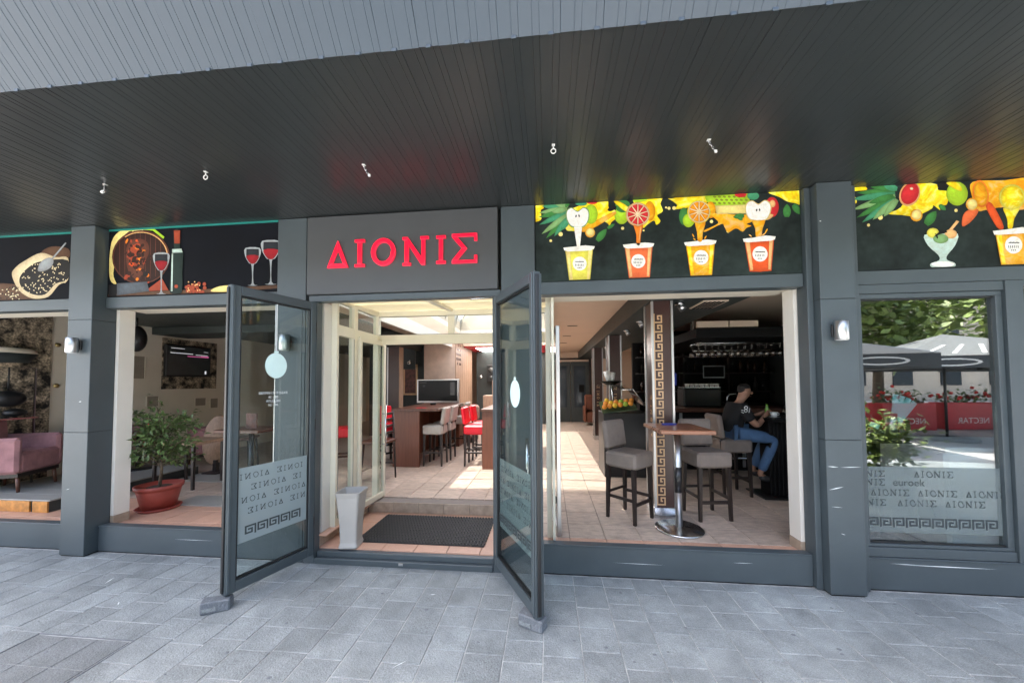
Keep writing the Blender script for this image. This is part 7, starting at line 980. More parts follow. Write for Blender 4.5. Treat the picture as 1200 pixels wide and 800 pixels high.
# back of the room
t = thing('back_door', 'dark double door in the back wall at the end of the tiled aisle', 'door', (.75, 9.28, F))
for i in range(2): 
    q = PR('door_leaf', MB().box(-.62+.63*i, .0+.63*i, -.03, 0, 0, 2.05, .004), 'dark_wall', t); PR('pane', MB().box(-.5+.63*i, -.12+.63*i, -.034, -.0305, .5, 1.9), 'window_dark', q)
PR('frame', MB().box(-.7, -.625, -.04, 0, 0, 2.12).box(.63, .7, -.04, 0, 0, 2.12).box(-.7, .7, -.04, 0, 2.121, 2.18), 'black_wood', t)
inner('wall_partition', MB().box(-2.36, -.1, 8.6, 8.7, F, 2.6), 'dark_wall')
t = thing('notice', 'small yellow notice on the dark back door', 'notice', (1.12, 9.23, 1.35)); PR('sheet', MB().box(-.08, .08, -.006, .0, -.12, .14), 'print_cream', t)
t = thing('armchair', 'brown armchair by the back wall', 'armchair', (1.45, 8.5, F)); PR('seat', MB().box(-.28, .28, -.28, .28, .1, .42, .04), 'red_wood', t); PR('backrest', MB().box(-.28, .28, .2, .32, .42, .95, .04), 'red_wood', t); PR('armrest', MB().box(-.34, -.28, -.28, .3, .1, .6, .02), 'red_wood', t); PR('armrest', MB().box(.28, .34, -.28, .3, .1, .6, .02), 'red_wood', t)

# ---- the man on the stool
PY = 1.62
def skin_obj(name, joints, edges, material, parent, sub=2, root=0):
    me = bpy.data.meshes.new(name); me.from_pydata([j[0] for j in joints], edges, []); o = OB(name, me, parent)
    md = o.modifiers.new('skin', 'SKIN'); md.use_smooth_shade = True
    for v, j in zip(me.skin_vertices[0].data, joints):
        r = j[1]; v.radius = (r, r) if isinstance(r, (int, float)) else r
    me.skin_vertices[0].data[root].use_root = True
    s = o.modifiers.new('subdivision', 'SUBSURF'); s.levels = sub; s.render_levels = sub
    me.materials.append(MATS[material]); return o
man = thing('person', 'man in black t-shirt and blue jeans sitting on a stool, looking down at his hands', 'person', (2.19, PY, F))
def J(x, y, z, r): return ((x-2.19, y, z-F), r)
hip = (2.21, 0, .93); ch = (2.27, 0, 1.16); nk = (2.31, 0, 1.3)
body = [J(2.20, 0, .95, (.115, .1)), J(2.22, 0, 1.07, (.11, .09)), J(2.265, 0, 1.2, (.1, .08)), J(2.295, 0, 1.285, (.048, .048)), J(2.32, 0, 1.335, (.046, .046)),
        J(2.36, 0, 1.40, (.07, .062)), J(2.372, 0, 1.45, (.078, .068)), J(2.37, 0, 1.5, (.05, .05))]
be = [(0, 1), (1, 2), (2, 3), (3, 4), (4, 5), (5, 6), (6, 7)]
tips = []
for sy in (-1, 1):
    i0 = len(body)
    body += [J(2.265, sy*.15, 1.24, .042), J(2.31+.03*(sy > 0), sy*.2, 1.13, .042), J(2.385, sy*.205, 1.045, .036), J(2.49, sy*.13, 1.11, .031), J(2.565, sy*.06, 1.16, .023), J(2.6, sy*.045, 1.178, .026)]
    be += [(2, i0), (i0, i0+1), (i0+1, i0+2), (i0+2, i0+3), (i0+3, i0+4), (i0+4, i0+5)]
    for f in range(4):
        k = len(body); dz = -.018+.012*f; L_ = (.024, .03, .032, .027)[f]
        body += [J(2.615, sy*(.042-.004*f), 1.175+dz, .0085), J(2.615+L_, sy*.03, 1.185+dz, .008), J(2.612+L_, sy*.012, 1.196+dz, .0075)]
        be += [(i0+5, k), (k, k+1), (k+1, k+2)]
    k = len(body); body += [J(2.6, sy*.03, 1.2, .009), J(2.622, sy*.016, 1.215, .0085)]; be += [(i0+5, k), (k, k+1)]
for sy in (-1, 1):
    i0 = len(body); dx = .02*sy
    body += [J(2.24, sy*.085, .93, .06), J(2.46, sy*.11, .905, .05), J(2.63+dx, sy*.12, .87, .038), J(2.54+dx, sy*.12, .66, .034), J(2.47+dx, sy*.11, .47, .032), J(2.53+dx, sy*.11, .43, .03), J(2.6+dx, sy*.115, .42, .022)]
    be += [(0, i0)]+[(i0+q_, i0+q_+1) for q_ in range(6)]
bo = skin_obj('body', body, be, 'skin', man)
skin_obj('tshirt', [J(2.195, 0, .93, (.145, .125)), J(2.21, 0, 1.05, (.148, .12)), J(2.25, 0, 1.19, (.15, .12)), J(2.285, 0, 1.275, (.1, .09)), J(2.262, -.15, 1.245, .075), J(2.305, -.2, 1.14, .062), J(2.335, -.203, 1.1, .06), J(2.262, .15, 1.245, .075), J(2.33, .2, 1.14, .062), J(2.35, .203, 1.1, .06)],
         [(0, 1), (1, 2), (2, 3), (2, 4), (4, 5), (5, 6), (2, 7), (7, 8), (8, 9)], 'tshirt', man)
jj = [J(2.2, 0, .93, (.138, .118))]; je = []
for sy in (-1, 1):
    i0 = len(jj); dx = .02*sy
    jj += [J(2.25, sy*.085, .93, .095), J(2.46, sy*.11, .91, .078), J(2.64+dx, sy*.12, .868, .064), J(2.55+dx, sy*.12, .66, .054), J(2.485+dx, sy*.11, .5, .05)]
    je += [(0, i0)]+[(i0+q_, i0+q_+1) for q_ in range(4)]
skin_obj('jeans', jj, je, 'jeans', man)
for sy in (-1, 1):
    dx = .02*sy; skin_obj('shoe', [J(2.455+dx, sy*.11, .45, .04), J(2.53+dx, sy*.11, .42, .042), J(2.64+dx, sy*.115, .405, .03)], [(0, 1), (1, 2)], 'shoe', man)
PR('hair', MB().ball((2.36-2.19, 0, 1.484-F), (.07, .062, .046), 16, 10).ball((2.335-2.19, 0, 1.455-F), (.046, .06, .045), 12, 8), 'hair', man)
PR('ear', MB().ball((2.355-2.19, -.066, 1.425-F), (.014, .008, .02), 8, 6).ball((2.355-2.19, .066, 1.425-F), (.014, .008, .02), 8, 6), 'skin', man)
PR('nose', MB().ball((2.448-2.19, 0, 1.415-F), (.017, .011, .016), 8, 6), 'skin', man); PR('eye', MB().ball((2.43-2.19, -.026, 1.437-F), (.008, .009, .006), 8, 6).ball((2.43-2.19, .026, 1.437-F), (.008, .009, .006), 8, 6), 'black', man); PR('mouth', MB().box(.237, .245, -.02, .02, 1.372-F, 1.379-F, .002), 'red_wood', man)
PR('shirt_logo', MB().lathe([(.012, 0), (.02, 0)], n=14).add([(.03, -.03, 0), (.036, .03, 0), (.046, .03, 0), (.04, -.03, 0)], [(0, 1, 2, 3)]).add([(-.05, -.02, 0), (-.02, -.03, 0), (-.02, -.022, 0), (-.05, -.012, 0)], [(0, 1, 2, 3)]).add([(-.05, .0, 0), (-.025, .0, 0), (-.025, .01, 0), (-.05, .01, 0)], [(0, 1, 2, 3)]).lathe([(.012, .001), (.022, .001)], (.0, .035, 0), n=12), 'white_paint', man, loc=(.062, -.235, 1.0), rot=(PI/2+.15, 0, 0))
t = thing('drink_bottle', 'small green bottle in the hands of the man', 'bottle', (2.615, PY, 1.13)); PR('bottle', MB().lathe([(0, 0), (.022, 0), (.024, .09), (.011, .12), (.011, .15), (0, .15)]), 'bottle_green', t); PR('cap', MB().lathe([(.0, .15), (.013, .15), (.013, .17), (0, .17)]), 'print_lime', t)

# ================================================================== middle room seen through the porch
def counter(x0, x1, y0, y1, h, label):
    t = thing('bar_table', label, 'bar table', ((x0+x1)/2, (y0+y1)/2, F), 0, 'wooden slab bar tables')
    PR('front_slab', MB().box(x0, x1, y0, y0+.05, F, F+h-.045, .003), 'red_wood', t, True); PR('side_slab', MB().box(x0, x0+.05, y0+.051, y1-.05, F, F+h-.045, .003), 'red_wood', t, True); PR('back_slab', MB().box(x0, x1, y1-.049, y1, F, F+h-.045, .003), 'red_wood', t, True)
    PR('table_top', MB().box(x0-.02, x1+.32, y0-.02, y1+.02, F+h-.044, F+h, .004), 'dark_wood', t, True)
counter(-2.5, -2.06, 2.55, 4.2, .93, 'tall reddish wooden bar table with light stools, left of the aisle')
counter(-1.03, -.55, 2.5, 4.3, .93, 'tall reddish wooden bar table with red stools, behind the right glass door')
GL = 'light grey stools at the left wooden table'
s4 = make_stool('bar_stool', 'light grey upholstered bar stool nearest the entrance at the wooden table', 'fabric_light', (-1.87, 2.8, F), PI, GL)
dup(s4, (-1.85, 3.25, F), PI, 'light grey upholstered bar stool, second from the entrance at the wooden table'); dup(s4, (-1.86, 4.3, F), PI, 'light grey upholstered bar stool, farthest of the row at the wooden table')
GR = 'red bar stools'
s5 = make_stool('bar_stool', 'bright red bar stool nearest the entrance, facing the right wooden table', 'red_vinyl', (-1.2, 2.83, F), 0, GR); dup(s5, (-1.17, 3.3, F), 0, 'bright red bar stool just behind the nearest red one')
dup(s5, (-3.25, 2.35, F), .5, 'bright red bar stool behind the first glass panel of the porch'); dup(s5, (-2.75, 2.9, F), -.6, 'bright red bar stool behind the glass inner door of the porch'); dup(s5, (-.95, 4.9, F), .4, 'bright red bar stool deepest in the room by the dark wall')
# dark slatted bar chair beside the porch door
t = thing('bar_chair', 'tall dark wooden bar chair with slatted back beside the porch door', 'bar chair', (-2.35, 1.78, F), 0)
for sx in (-1, 1):
    for sy in (-1, 1): PR('leg', MB().cyl((sx*.17, sy*.17, 0), (sx*.14, sy*.14, .52 if sx < 0 else .94), .013, .015, 8), 'black_wood', t)
PR('seat', MB().box(-.18, .18, -.18, .18, .521, .56, .008), 'dark_wood', t)
for z in (.64, .73, .82, .9): PR('back_slat', MB().box(.135, .152, -.125, .125, z, z+.035, .003), 'black_wood', t)
PR('stretcher', MB().box(-.15, .15, -.16, -.145, .2, .22).box(-.15, .15, .145, .16, .2, .22).box(-.16, -.145, -.14, .14, .15, .17), 'black_wood', t)
# block, TV, picture, small objects
t = thing('room_block', 'beige wall block with a wood-clad right side beyond the bar tables', 'wall block', (-2.7, 6.4, F))
PR('core', MB().box(-3.09, -2.3, 5.6, 7.5, F, 2.64), 'block_wall', t, True)
for k in range(8): PR('cladding_board', MB().box(-2.298, -2.28, 5.61+.235*k, 5.838+.235*k, F, 2.63), 'light_wood', t, True)
mb = MB(); rk = random.Random(2)
for i in range(5):
    for j in range(5):
        if rk.random() < .7: mb.box(-2.2795, -2.272, 5.66+.1*i, 5.72+.1*i, 2.5-.12*j, 2.56-.12*j)
PR('carved_letters', mb, 'dark_wood', t, True)
t = thing('television', 'silver-framed flat television in front of the beige wall block', 'television', (-2.39, 4.55, 1.1))
PR('frame', MB().box(-.47, .47, -.03, .03, .03, .545, .008), 'brushed', t); PR('screen', MB().box(-.435, .435, -.034, -.0305, .075, .52), 'screen', t); PR('foot', MB().box(-.14, .14, -.08, .1, -.02, 0, .005).box(-.03, .03, .0, .03, .0, .03), 'plastic_black', t)
PR('picture_lines', MB().box(-.4, -.25, -.0355, -.0345, .46, .49).box(.28, .38, -.0355, -.0345, .2, .48).box(-.33, -.28, -.0355, -.0345, .38, .42), 'screen_grey', t)
t = thing('cabinet', 'low reddish cabinet under the silver television', 'cabinet', (-2.4, 4.6, F)); PR('carcass', MB().box(-.52, .52, -.2, .25, 0, .82, .004), 'red_wood', t); PR('top', MB().box(-.56, .56, -.23, .28, .821, .855, .004), 'dark_wood', t); PR('door', MB().box(-.5, -.01, -.212, -.2, .05, .78).box(.01, .5, -.212, -.2, .05, .78), 'red_wood', t)
inner('wall_dark', MB().box(-4.6, -3.1, 5.75, 5.85, F, 2.5), 'dark_wall')
t = thing('framed_picture', 'brown picture in a wide gold frame on the dark wall left of the television', 'picture', (-3.49, 5.74, 1.65)); PR('frame', MB().box(-.19, .19, -.04, 0, -.39, -.34, .006).box(-.19, .19, -.04, 0, .34, .39, .006).box(-.19, -.145, -.04, 0, -.339, .339, .006).box(.145, .19, -.04, 0, -.339, .339, .006), 'gold', t); PR('canvas', MB().box(-.144, .144, -.02, 0, -.338, .338), 'picture_art', t)
t = thing('column', 'brown column with a pale edge on the left, beside the framed picture', 'column', (-3.35, 4.55, F), 0, 'brown interior columns'); PR('core', MB().box(-3.5, -3.26, 4.5, 4.7, F, 2.36), 'column_brown', t, True); PR('corner_strip', MB().box(-3.255, -3.242, 4.49, 4.7, F, 2.359), 'light_wood', t, True); PR('corner_strip', MB().box(-3.525, -3.505, 4.49, 4.52, F, 2.359), 'brushed', t, True)
for x_, y_, z_, lb in ((-3.32, 5.2, 2.05, 'small white camera on the dark wall above the framed picture'), (-2.05, 7.7, 1.75, 'small white camera on the dark wall right of the wooden cladding')):
    t = thing('security_camera', lb, 'camera', (x_, y_, z_)); PR('base', MB().cyl((0, .06, .06), (0, 0, .02), .012, n=8), 'white_paint', t); PR('head', MB().ball((0, 0, 0), .04, 12, 8), 'white_paint', t); PR('lens', MB().ball((0, -.03, -.005), .02, 10, 6), 'black', t)
inner('wall_camera', MB().box(-2.2, -1.7, 7.77, 7.87, F, 2.55), 'dark_wall'); inner('wall_camera_left', MB().box(-3.55, -3.19, 5.27, 5.3, 1.9, 2.355), 'dark_wall')
t = thing('sofa', 'pinkish beige upholstered bench at the back beyond the stools', 'sofa', (-1.98, 5.2, F)); PR('seat', MB().box(-.25, .3, -.3, .3, .1, .45, .04), 'pink_fabric', t); PR('backrest', MB().box(-.27, .32, .1, .32, .45, .82, .05), 'pink_fabric', t); PR('foot', MB().box(-.24, .29, -.28, .28, 0, .1), 'black_wood', t)
t = thing('wood_pedestal', 'light wooden box pedestal behind the red stools', 'pedestal', (-1.3, 5.3, F)); PR('box', MB().box(-.2, .2, -.2, .2, 0, 1.05, .004), 'light_wood', t); PR('upper_box', MB().box(.0, .18, -.12, .12, 1.051, 1.4, .004), 'light_wood', t)
t = thing('wall_speaker', 'black speaker hung on the dark wall above the wooden pedestal', 'speaker', (-1.72, 7.72, 1.85)); PR('cabinet', MB().box(-.12, .12, -.14, .04, -.25, .25, .01), 'plastic_black', t); PR('cone', MB().lathe([(0, 0), (.09, .0), (.09, .004), (0, .004)], n=18), 'screen_grey', t, loc=(0, -.141, .1), rot=(PI/2, 0, 0)); PR('cone', MB().lathe([(0, 0), (.05, .0), (.05, .004), (0, .004)], n=18), 'screen_grey', t, loc=(0, -.141, -.12), rot=(PI/2, 0, 0))
# red recess with lit ceiling panels beyond the skylight
t = thing('ceiling_panel_field', 'red ceiling recess with white lit panels beyond the skylight', 'ceiling light', (-1.2, 7.4, 2.55))
PR('red_board', MB().box(-2.3, .0, 6.46, 8.5, 2.535, 2.557), 'red_paint', t, True)
for k in range(4): PR('light_panel', MB().box(-2.0, -.2, 6.7+.46*k, 6.95+.46*k, 2.522, 2.534), 'lamp_glow', t, True)
# small things on the tables
o = tag(PR('menu_card', MB().box(-.08, .08, -.05, .05, 0, .004), 'red_vinyl'), 'red folded menu lying on the left wooden bar table', 'menu'); o.location = (-2.1, 2.75, F+.931)
t = thing('ashtray', 'small black ashtray on the left wooden bar table', 'ashtray', (-2.15, 3.5, F+.931)); PR('dish', MB().lathe([(0, 0), (.05, 0), (.06, .04), (.05, .04), (.04, .01), (0, .01)]), 'plastic_black', t)

# ================================================================== left room
pl = thing('platform', 'raised grey laminate platform with orange wooden step front', 'platform', (-6, 1.0, F))
PR('deck', MB().box(-6.59, -5.24, .31, 1.9, F, .335), 'dark_wall', pl, True)
for k in range(9): PR('board', MB().box(-6.59, -5.22, .3+.178*k, .475+.178*k, .3355, .35, .0015), 'grey_laminate', pl, True)
for a, b_ in ((-6.5, -5.86), (-5.84, -5.46), (-5.42, -5.24)): PR('step_board', MB().box(a, b_, .295, .309, F+.002, .334), 'orange_wood', pl, True)
pl2 = thing('platform', 'grey laminate floor platform with dark edge behind the ficus pot', 'platform', (-5, 2.0, F))
for k in range(3): PR('board', MB().box(-6.59, -4.3, 1.15+.2*k+.0, 1.347+.2*k, F+.002, F+.014, .001) if k < 0 else MB().box(-5.2, -3.4, 1.5+.25*k, 1.747+.25*k, F+.001, F+.012, .0015), 'grey_laminate', pl2, True)
o = tag(PR('floor_runner', MB().box(-4.2, -2.9, .62, .95, 0, .008), 'grey_laminate'), 'grey striped runner lying on the pink tiles right of the ficus', 'runner'); o.location = (0, 0, F+.0005); o.rotation_euler = (0, 0, 0)
def make_armchair(label, loc, rz, group):
    t = thing('armchair', label, 'armchair', loc, rz, group)
    PR('seat', MB().box(-.28, .3, -.29, .29, .2, .42, .03), 'mauve', t); PR('backrest', MB().box(-.36, -.24, -.3, .3, .22, .78, .04, Matrix.Rotation(-.1, 3, 'Y')), 'mauve', t)
    for sy in (-1, 1): PR('armrest', MB().box(-.34, .3, sy*.3-.045, sy*.3+.045, .2, .58, .03), 'mauve', t)
    PR('frame', MB().box(-.32, .28, -.3, .3, .16, .199), 'black_wood', t)
    for sx in (-1, 1):
        for sy in (-1, 1): PR('leg', MB().cyl((sx*.27, sy*.27, 0), (sx*.25, sy*.26, .165), .016, .024, 8), 'dark_wood', t)
    return t
GA = 'pink armchairs by the stone wall'
A1 = make_armchair('dusty pink fabric armchair nearest the window, cut by the left edge of the photo', (-6.27, .62, .35), .42, GA); A1.scale = (.85, .85, 1.06); dup(A1, (-6.24, 1.52, .35), .1, 'dusty pink fabric armchair against the stone wall, second from the left'); dup(A1, (-5.7, 2.5, .35-.13), -2.2, 'dusty pink fabric armchair behind the round dark table')
t = thing('cafe_table', 'dark round cafe table between the pink armchairs', 'table', (-5.9, 1.62, .35)); PR('table_top', MB().lathe([(0, .5), (.3, .5), (.3, .53), (0, .53)], n=24), 'dark_wood', t); PR('pole', MB().cyl((0, 0, .01), (0, 0, .5), .03, n=12), 'plastic_black', t); PR('base', MB().lathe([(0, 0), (.2, 0), (.18, .015), (0, .02)], n=24), 'plastic_black', t)
t = thing('table_bottle', 'small red bottle on the dark cafe table', 'bottle', (-5.72, 1.6, .882)); PR('bottle', MB().lathe([(0, 0), (.025, 0), (.025, .08), (.01, .11), (.01, .13), (0, .13)], n=12), 'red_paint', t); PR('cap', MB().lathe([(0, .13), (.012, .13), (.012, .15), (0, .15)], n=10), 'white_paint', t)
t = thing('steel_stool', 'thin chrome-legged stool with a pale seat beside the pillar', 'stool', (-5.22, .78, .22)); 
for sx in (-1, 1):
    for sy in (-1, 1): PR('leg', MB().cyl((sx*.13, sy*.13, 0), (sx*.1, sy*.1, .45), .009, n=8), 'steel', t)
PR('seat', MB().box(-.14, .14, -.14, .14, .45, .48, .006), 'fabric_light', t)
# stone wallpaper, niche, television, recess shade plates, switches
BP('wall_panel', MB().box(-6.598, -6.575, .31, 1.1, .36, 2.51), 'camo_stone'); BP('wall_panel', MB().box(-6.598, -6.58, 2.46, 3.45, 1.48, 2.37), 'camo_stone')
for y, z in ((1.17, 2.1), (1.17, 1.55)):
    o = tag(PR('wall_switch', MB().lathe([(0, 0), (.03, 0), (.026, .012), (0, .014)], n=16), 'brass'), 'round brass switch on the pale wall strip, %s of the two' % ('upper' if z > 2 else 'lower'), 'switch'); o.location = (-6.599, y, z); o.rotation_euler = (0, PI/2, 0)
t = thing('television', 'black wall television on the stone niche behind the ficus', 'television', (-6.57, 2.86, 1.98), 0)
PR('bezel', MB().box(0, .06, -.4, .4, -.28, .28, .008), 'plastic_black', t); PR('screen', MB().box(.0605, .063, -.375, .375, -.25, .255), 'screen_grey', t)
PR('picture_lines', MB().box(.0635, .0645, -.34, .05, .13, .14).box(.0635, .0645, .1, .33, .12, .128).box(.0635, .0645, -.33, -.1, .215, .222).box(.0635, .0645, .25, .34, .185, .19).box(.0635, .0645, .28, .31, -.23, -.17), 'screen_line', t); PR('picture_lines', MB().box(.0635, .0645, -.05, .35, .085, .095).box(.0635, .0645, .2, .35, .1, .108), 'screen_pink', t)
for y0, y1, z0, z1 in ((2.02, 2.2, 1.66, 2.02), (2.25, 2.42, 1.2, 1.36), (3.05, 3.25, 1.16, 1.3), (3.35, 3.5, 1.1, 1.28)):
    r_ = BP('niche_shade', MB().box(-6.599, -6.592, y0, y1, z0, z1), 'niche'); PR('niche_frame', MB().box(-6.599, -6.585, y0-.012, y0, z0, z1).box(-6.599, -6.585, y1, y1+.012, z0, z1), 'cream_wall', r_)  # flat plates; the darker cream stands for shade inside the recesses
t = thing('pendant_speaker', 'black oval speaker hanging under the ceiling behind the white pier', 'speaker', (-5.9, 1.55, 2.22)); PR('shell', MB().ball((0, 0, 0), (.12, .11, .19), 16, 10), 'plastic_black', t); PR('stem', MB().cyl((0, 0, .18), (0, 0, .32), .015, n=8), 'plastic_black', t)
t = thing('wall_shelf', 'half oval pale shelf with dark underside on the stone wall', 'shelf', (-6.55, .62, 1.95)); PR('top', MB().lathe([(0, .06), (.3, .06), (.34, .0), (.0, 0)], n=28, sx=.5, sy=1), 'cream_wall', t); PR('underside', MB().lathe([(0, -.002), (.335, -.002), (.26, -.11), (0, -.12)], n=28, sx=.5, sy=1), 'dark_wall', t)
t = thing('metal_rack', 'chrome tube rack holding black round lamps before the stone wall', 'rack', (-6.42, .55, .35)); PR('rail', MB().tube([(0, -.2, 0), (0, -.2, 1.42), (0, .32, 1.42), (0, .32, 0)], .012, 8), 'steel', t); PR('shelf', MB().box(-.1, .1, -.18, .3, .8, .82), 'steel', t)
PR('round_lamp', MB().ball((0, .1, 1.05), (.09, .15, .1), 16, 10), 'plastic_black', t); PR('round_lamp', MB().ball((0, .16, .88), (.07, .1, .05), 14, 8), 'plastic_black', t); PR('lamp_arm', MB().cyl((0, .1, 1.15), (0, .1, 1.42), .008, n=6), 'plastic_black', t); PR('lamp_arm', MB().cyl((0, .16, .821), (0, .16, .86), .02, n=8), 'plastic_black', t)
# ficus
t = thing('potted_plant', 'bushy green ficus in a terracotta red plastic pot with saucer', 'potted plant', (-4.2, .52, F))
t.scale = (.92, .92, 1); PR('saucer', MB().lathe([(0, 0), (.18, 0), (.205, .028), (.197, .03), (.17, .012), (0, .012)], n=32), 'pot_red', t)
PR('pot', MB().lathe([(0, .014), (.15, .014), (.195, .2), (.196, .22), (.214, .225), (.22, .262), (.205, .265), (.19, .24), (0, .23)], n=32), 'pot_red', t); PR('soil', MB().lathe([(0, .236), (.188, .236)], n=24), 'soil', t)
rp = random.Random(21); st = MB(); lf = MB(); twigs = []
st.tube([(0, 0, .22), (.01, .01, .45), (-.02, .0, .7), (.01, .02, .98)], [.016, .014, .011, .006], 6)
for k in range(46):
    a = rp.uniform(0, 2*PI); z0 = rp.uniform(.42, .92); L_ = rp.uniform(.2, .44); el = rp.uniform(.0, 1.15)
    p0 = Vector((0, 0, z0)); p1 = p0+Vector((math.cos(a)*math.cos(el), math.sin(a)*math.cos(el)*.8, math.sin(el)))*L_*.6; p2 = p0+Vector((math.cos(a)*math.cos(el*.6), math.sin(a)*math.cos(el*.6)*.8, math.sin(el*.8)))*L_
    p2.z -= .03
    if p2.x < 0 and False: continue
    st.tube([p0, p1, p2], [.006, .004, .002], 5); twigs.append((p0, p1, p2))
def leafquad(mb, c, d, nrm, L_, W_):
    d = d.normalized(); s_ = d.cross(nrm).normalized(); n_2 = s_.cross(d).normalized()
    tip = c+d*L_-n_2*L_*.18; mid = c+d*L_*.45
    mb.add([c, mid+s_*W_+n_2*W_*.3, tip, mid-s_*W_+n_2*W_*.3, mid], [(0, 1, 4), (1, 2, 4), (2, 3, 4), (3, 0, 4)], True)
for p0, p1, p2 in twigs:
    for q_ in range(25):
        tt = rp.uniform(.25, 1.08); c = p0.lerp(p1, tt*2) if tt < .5 else p1.lerp(p2, min(1, tt*2-1)); c = c+Vector((rp.gauss(0, .04), rp.gauss(0, .04), rp.gauss(0, .04)))
        d = (p2-p0).normalized()+Vector((rp.gauss(0, .7), rp.gauss(0, .7), rp.gauss(-.35, .5))); leafquad(lf, c, d, Vector((rp.gauss(0, .4), rp.gauss(0, .4), 1)), rp.uniform(.05, .09), rp.uniform(.013, .022))
PR('stem', st, 'bark', t); o = PR('foliage', lf, 'leaf', t); o['kind'] = 'stuff'
# wooden oval table edge-on and dark chair behind the door
t = thing('oval_table', 'light brown wooden table tipped on edge beside a dark chair', 'table', (-5.0, 1.95, F)); PR('table_top', MB().lathe([(0, -.015), (.16, -.015), (.17, 0), (.16, .015), (0, .015)], n=28, sy=1.0), 'light_wood', t, loc=(0, 0, .5), rot=(PI/2, .1, .5)).scale = (1, 2.2, 1); PR('foot', MB().box(-.12, .12, -.12, .12, 0, .03, .005).box(-.03, .03, -.03, .03, .03, .2), 'black_wood', t)
t = thing('bar_chair', 'dark wooden slatted bar chair behind the open left door', 'bar chair', (-4.55, 1.9, F), .4)
for sx in (-1, 1):
    for sy in (-1, 1): PR('leg', MB().cyl((sx*.17, sy*.17, 0), (sx*.14, sy*.14, .52 if sx > 0 else .94), .014, .016, 8), 'black_wood', t)
PR('seat', MB().box(-.18, .18, -.18, .18, .521, .56, .008), 'dark_wood', t)
for z in (.64, .73, .82, .9): PR('back_slat', MB().box(-.152, -.135, -.125, .125, z, z+.035, .003), 'black_wood', t)
t = thing('small_table', 'dark table with a pale edge standing behind the ficus leaves', 'table', (-4.75, 1.35, F)); PR('table_top', MB().box(-.35, .3, -.25, .25, .56, .6, .005), 'light_wood', t); 
for sx in (-.3, .25):
    for sy in (-.2, .2): PR('leg', MB().box(sx-.015, sx+.015, sy-.015, sy+.015, 0, .559), 'black_wood', t)
t = thing('menu_stand', 'small printed menu stand on the table seen through the left glass door', 'menu stand', (-3.2, .6, F)); PR('table_top', MB().box(-.25, .25, -.2, .2, .83, .86, .004), 'dark_wood', t); PR('pole', MB().cyl((0, 0, .01), (0, 0, .83), .025, n=10), 'plastic_black', t); PR('base', MB().lathe([(0, 0), (.18, 0), (.17, .015), (0, .02)], n=20), 'plastic_black', t); PR('card', MB().box(-.06, .06, -.01, .01, .861, 1.02), 'picture_art', t)

# ================================================================== behind the right window
t = thing('display_cabinet', 'white display cabinet behind the right hand window', 'cabinet', (3.56, .42, F)); PR('body', MB().box(-.52, .55, -.28, .28, 0.02, .78, .02), 'white_cabinet', t); PR('top', MB().box(-.53, .56, -.29, .29, .781, .82, .006), 'white_cabinet', t); PR('plinth', MB().box(-.48, .5, -.25, .25, 0, .02), 'plastic_black', t)
t = thing('high_table', 'small dark high table close behind the right hand window', 'table', (2.75, .42, F)); PR('table_top', MB().box(-.25, .25, -.2, .25, .83, .86, .004), 'bar_dark', t); PR('pole', MB().cyl((0, 0, .01), (0, 0, .83), .03, n=12), 'bar_dark', t); PR('base', MB().lathe([(0, 0), (.2, 0), (.18, .015), (0, .02)], n=20), 'bar_dark', t)
t = thing('napkin_holder', 'silver cup holding a fan of pale cyan napkins behind the right window', 'napkin holder', (2.86, .36, F+.86)); PR('cup', MB().lathe([(0, 0), (.035, 0), (.04, .2), (.037, .2), (.033, .005), (0, .005)]), 'brushed', t)
for k, an in enumerate((-1.1, .12, .3, .48, .66)): PR('napkin', MB().box(-.02, .02, -.003+.008*k, .003+.008*k, .12, .19 if k == 0 else .33), 'cyan_paper', t, loc=(0, -.015, .03), rot=(0, an, 0))
inner('wall_window_back', MB().box(2.36, 4.39, 1.25, 1.29, F, 2.59), 'dark_wall') if False else None

# ================================================================== the square across the way (seen mirrored in the glass)
rt_ = random.Random(31)
def tree(loc, H_, R__, label, m_='leaf_bright', n=4200):
    t = thing('tree', label, 'tree', loc, 0, 'trees across the square')
    mb = MB().tube([(0, 0, 0), (.05, .02, H_*.25), (-.05, .05, H_*.5), (.02, 0, H_*.8)], [.2, .16, .12, .05], 8); cl = []
    for k in range(11):
        a = rt_.uniform(0, 2*PI); z0 = H_*rt_.uniform(.3, .6); p1 = Vector((math.cos(a)*R__*rt_.uniform(.4, .8), math.sin(a)*R__*rt_.uniform(.4, .8), H_*rt_.uniform(.45, .98)))
        mb.tube([(0, 0, z0), p1*.5+Vector((0, 0, z0*.55)), p1], [.07, .05, .02], 5); cl.append(p1)
    for k in range(16): a = rt_.uniform(0, 2*PI); q_ = rt_.uniform(.2, 1); cl.append(Vector((math.cos(a)*R__*q_, math.sin(a)*R__*q_, H_*rt_.uniform(.35, 1.0))))
    PR('trunk', mb, 'bark', t); lv = MB()
    for k in range(n):
        c = rt_.choice(cl)+Vector((rt_.gauss(0, .5), rt_.gauss(0, .5), rt_.gauss(0, .42))); d = Vector((rt_.gauss(0, 1), rt_.gauss(0, 1), rt_.gauss(-.3, .6))).normalized(); s_ = d.cross(Vector((rt_.gauss(0, .5), rt_.gauss(0, .5), 1))).normalized()
        L_ = rt_.uniform(.2, .4); lv.add([c, c+d*L_*.5+s_*L_*.35, c+d*L_, c+d*L_*.5-s_*L_*.35], [(0, 1, 2, 3)])
    PR('crown', lv, m_, t)
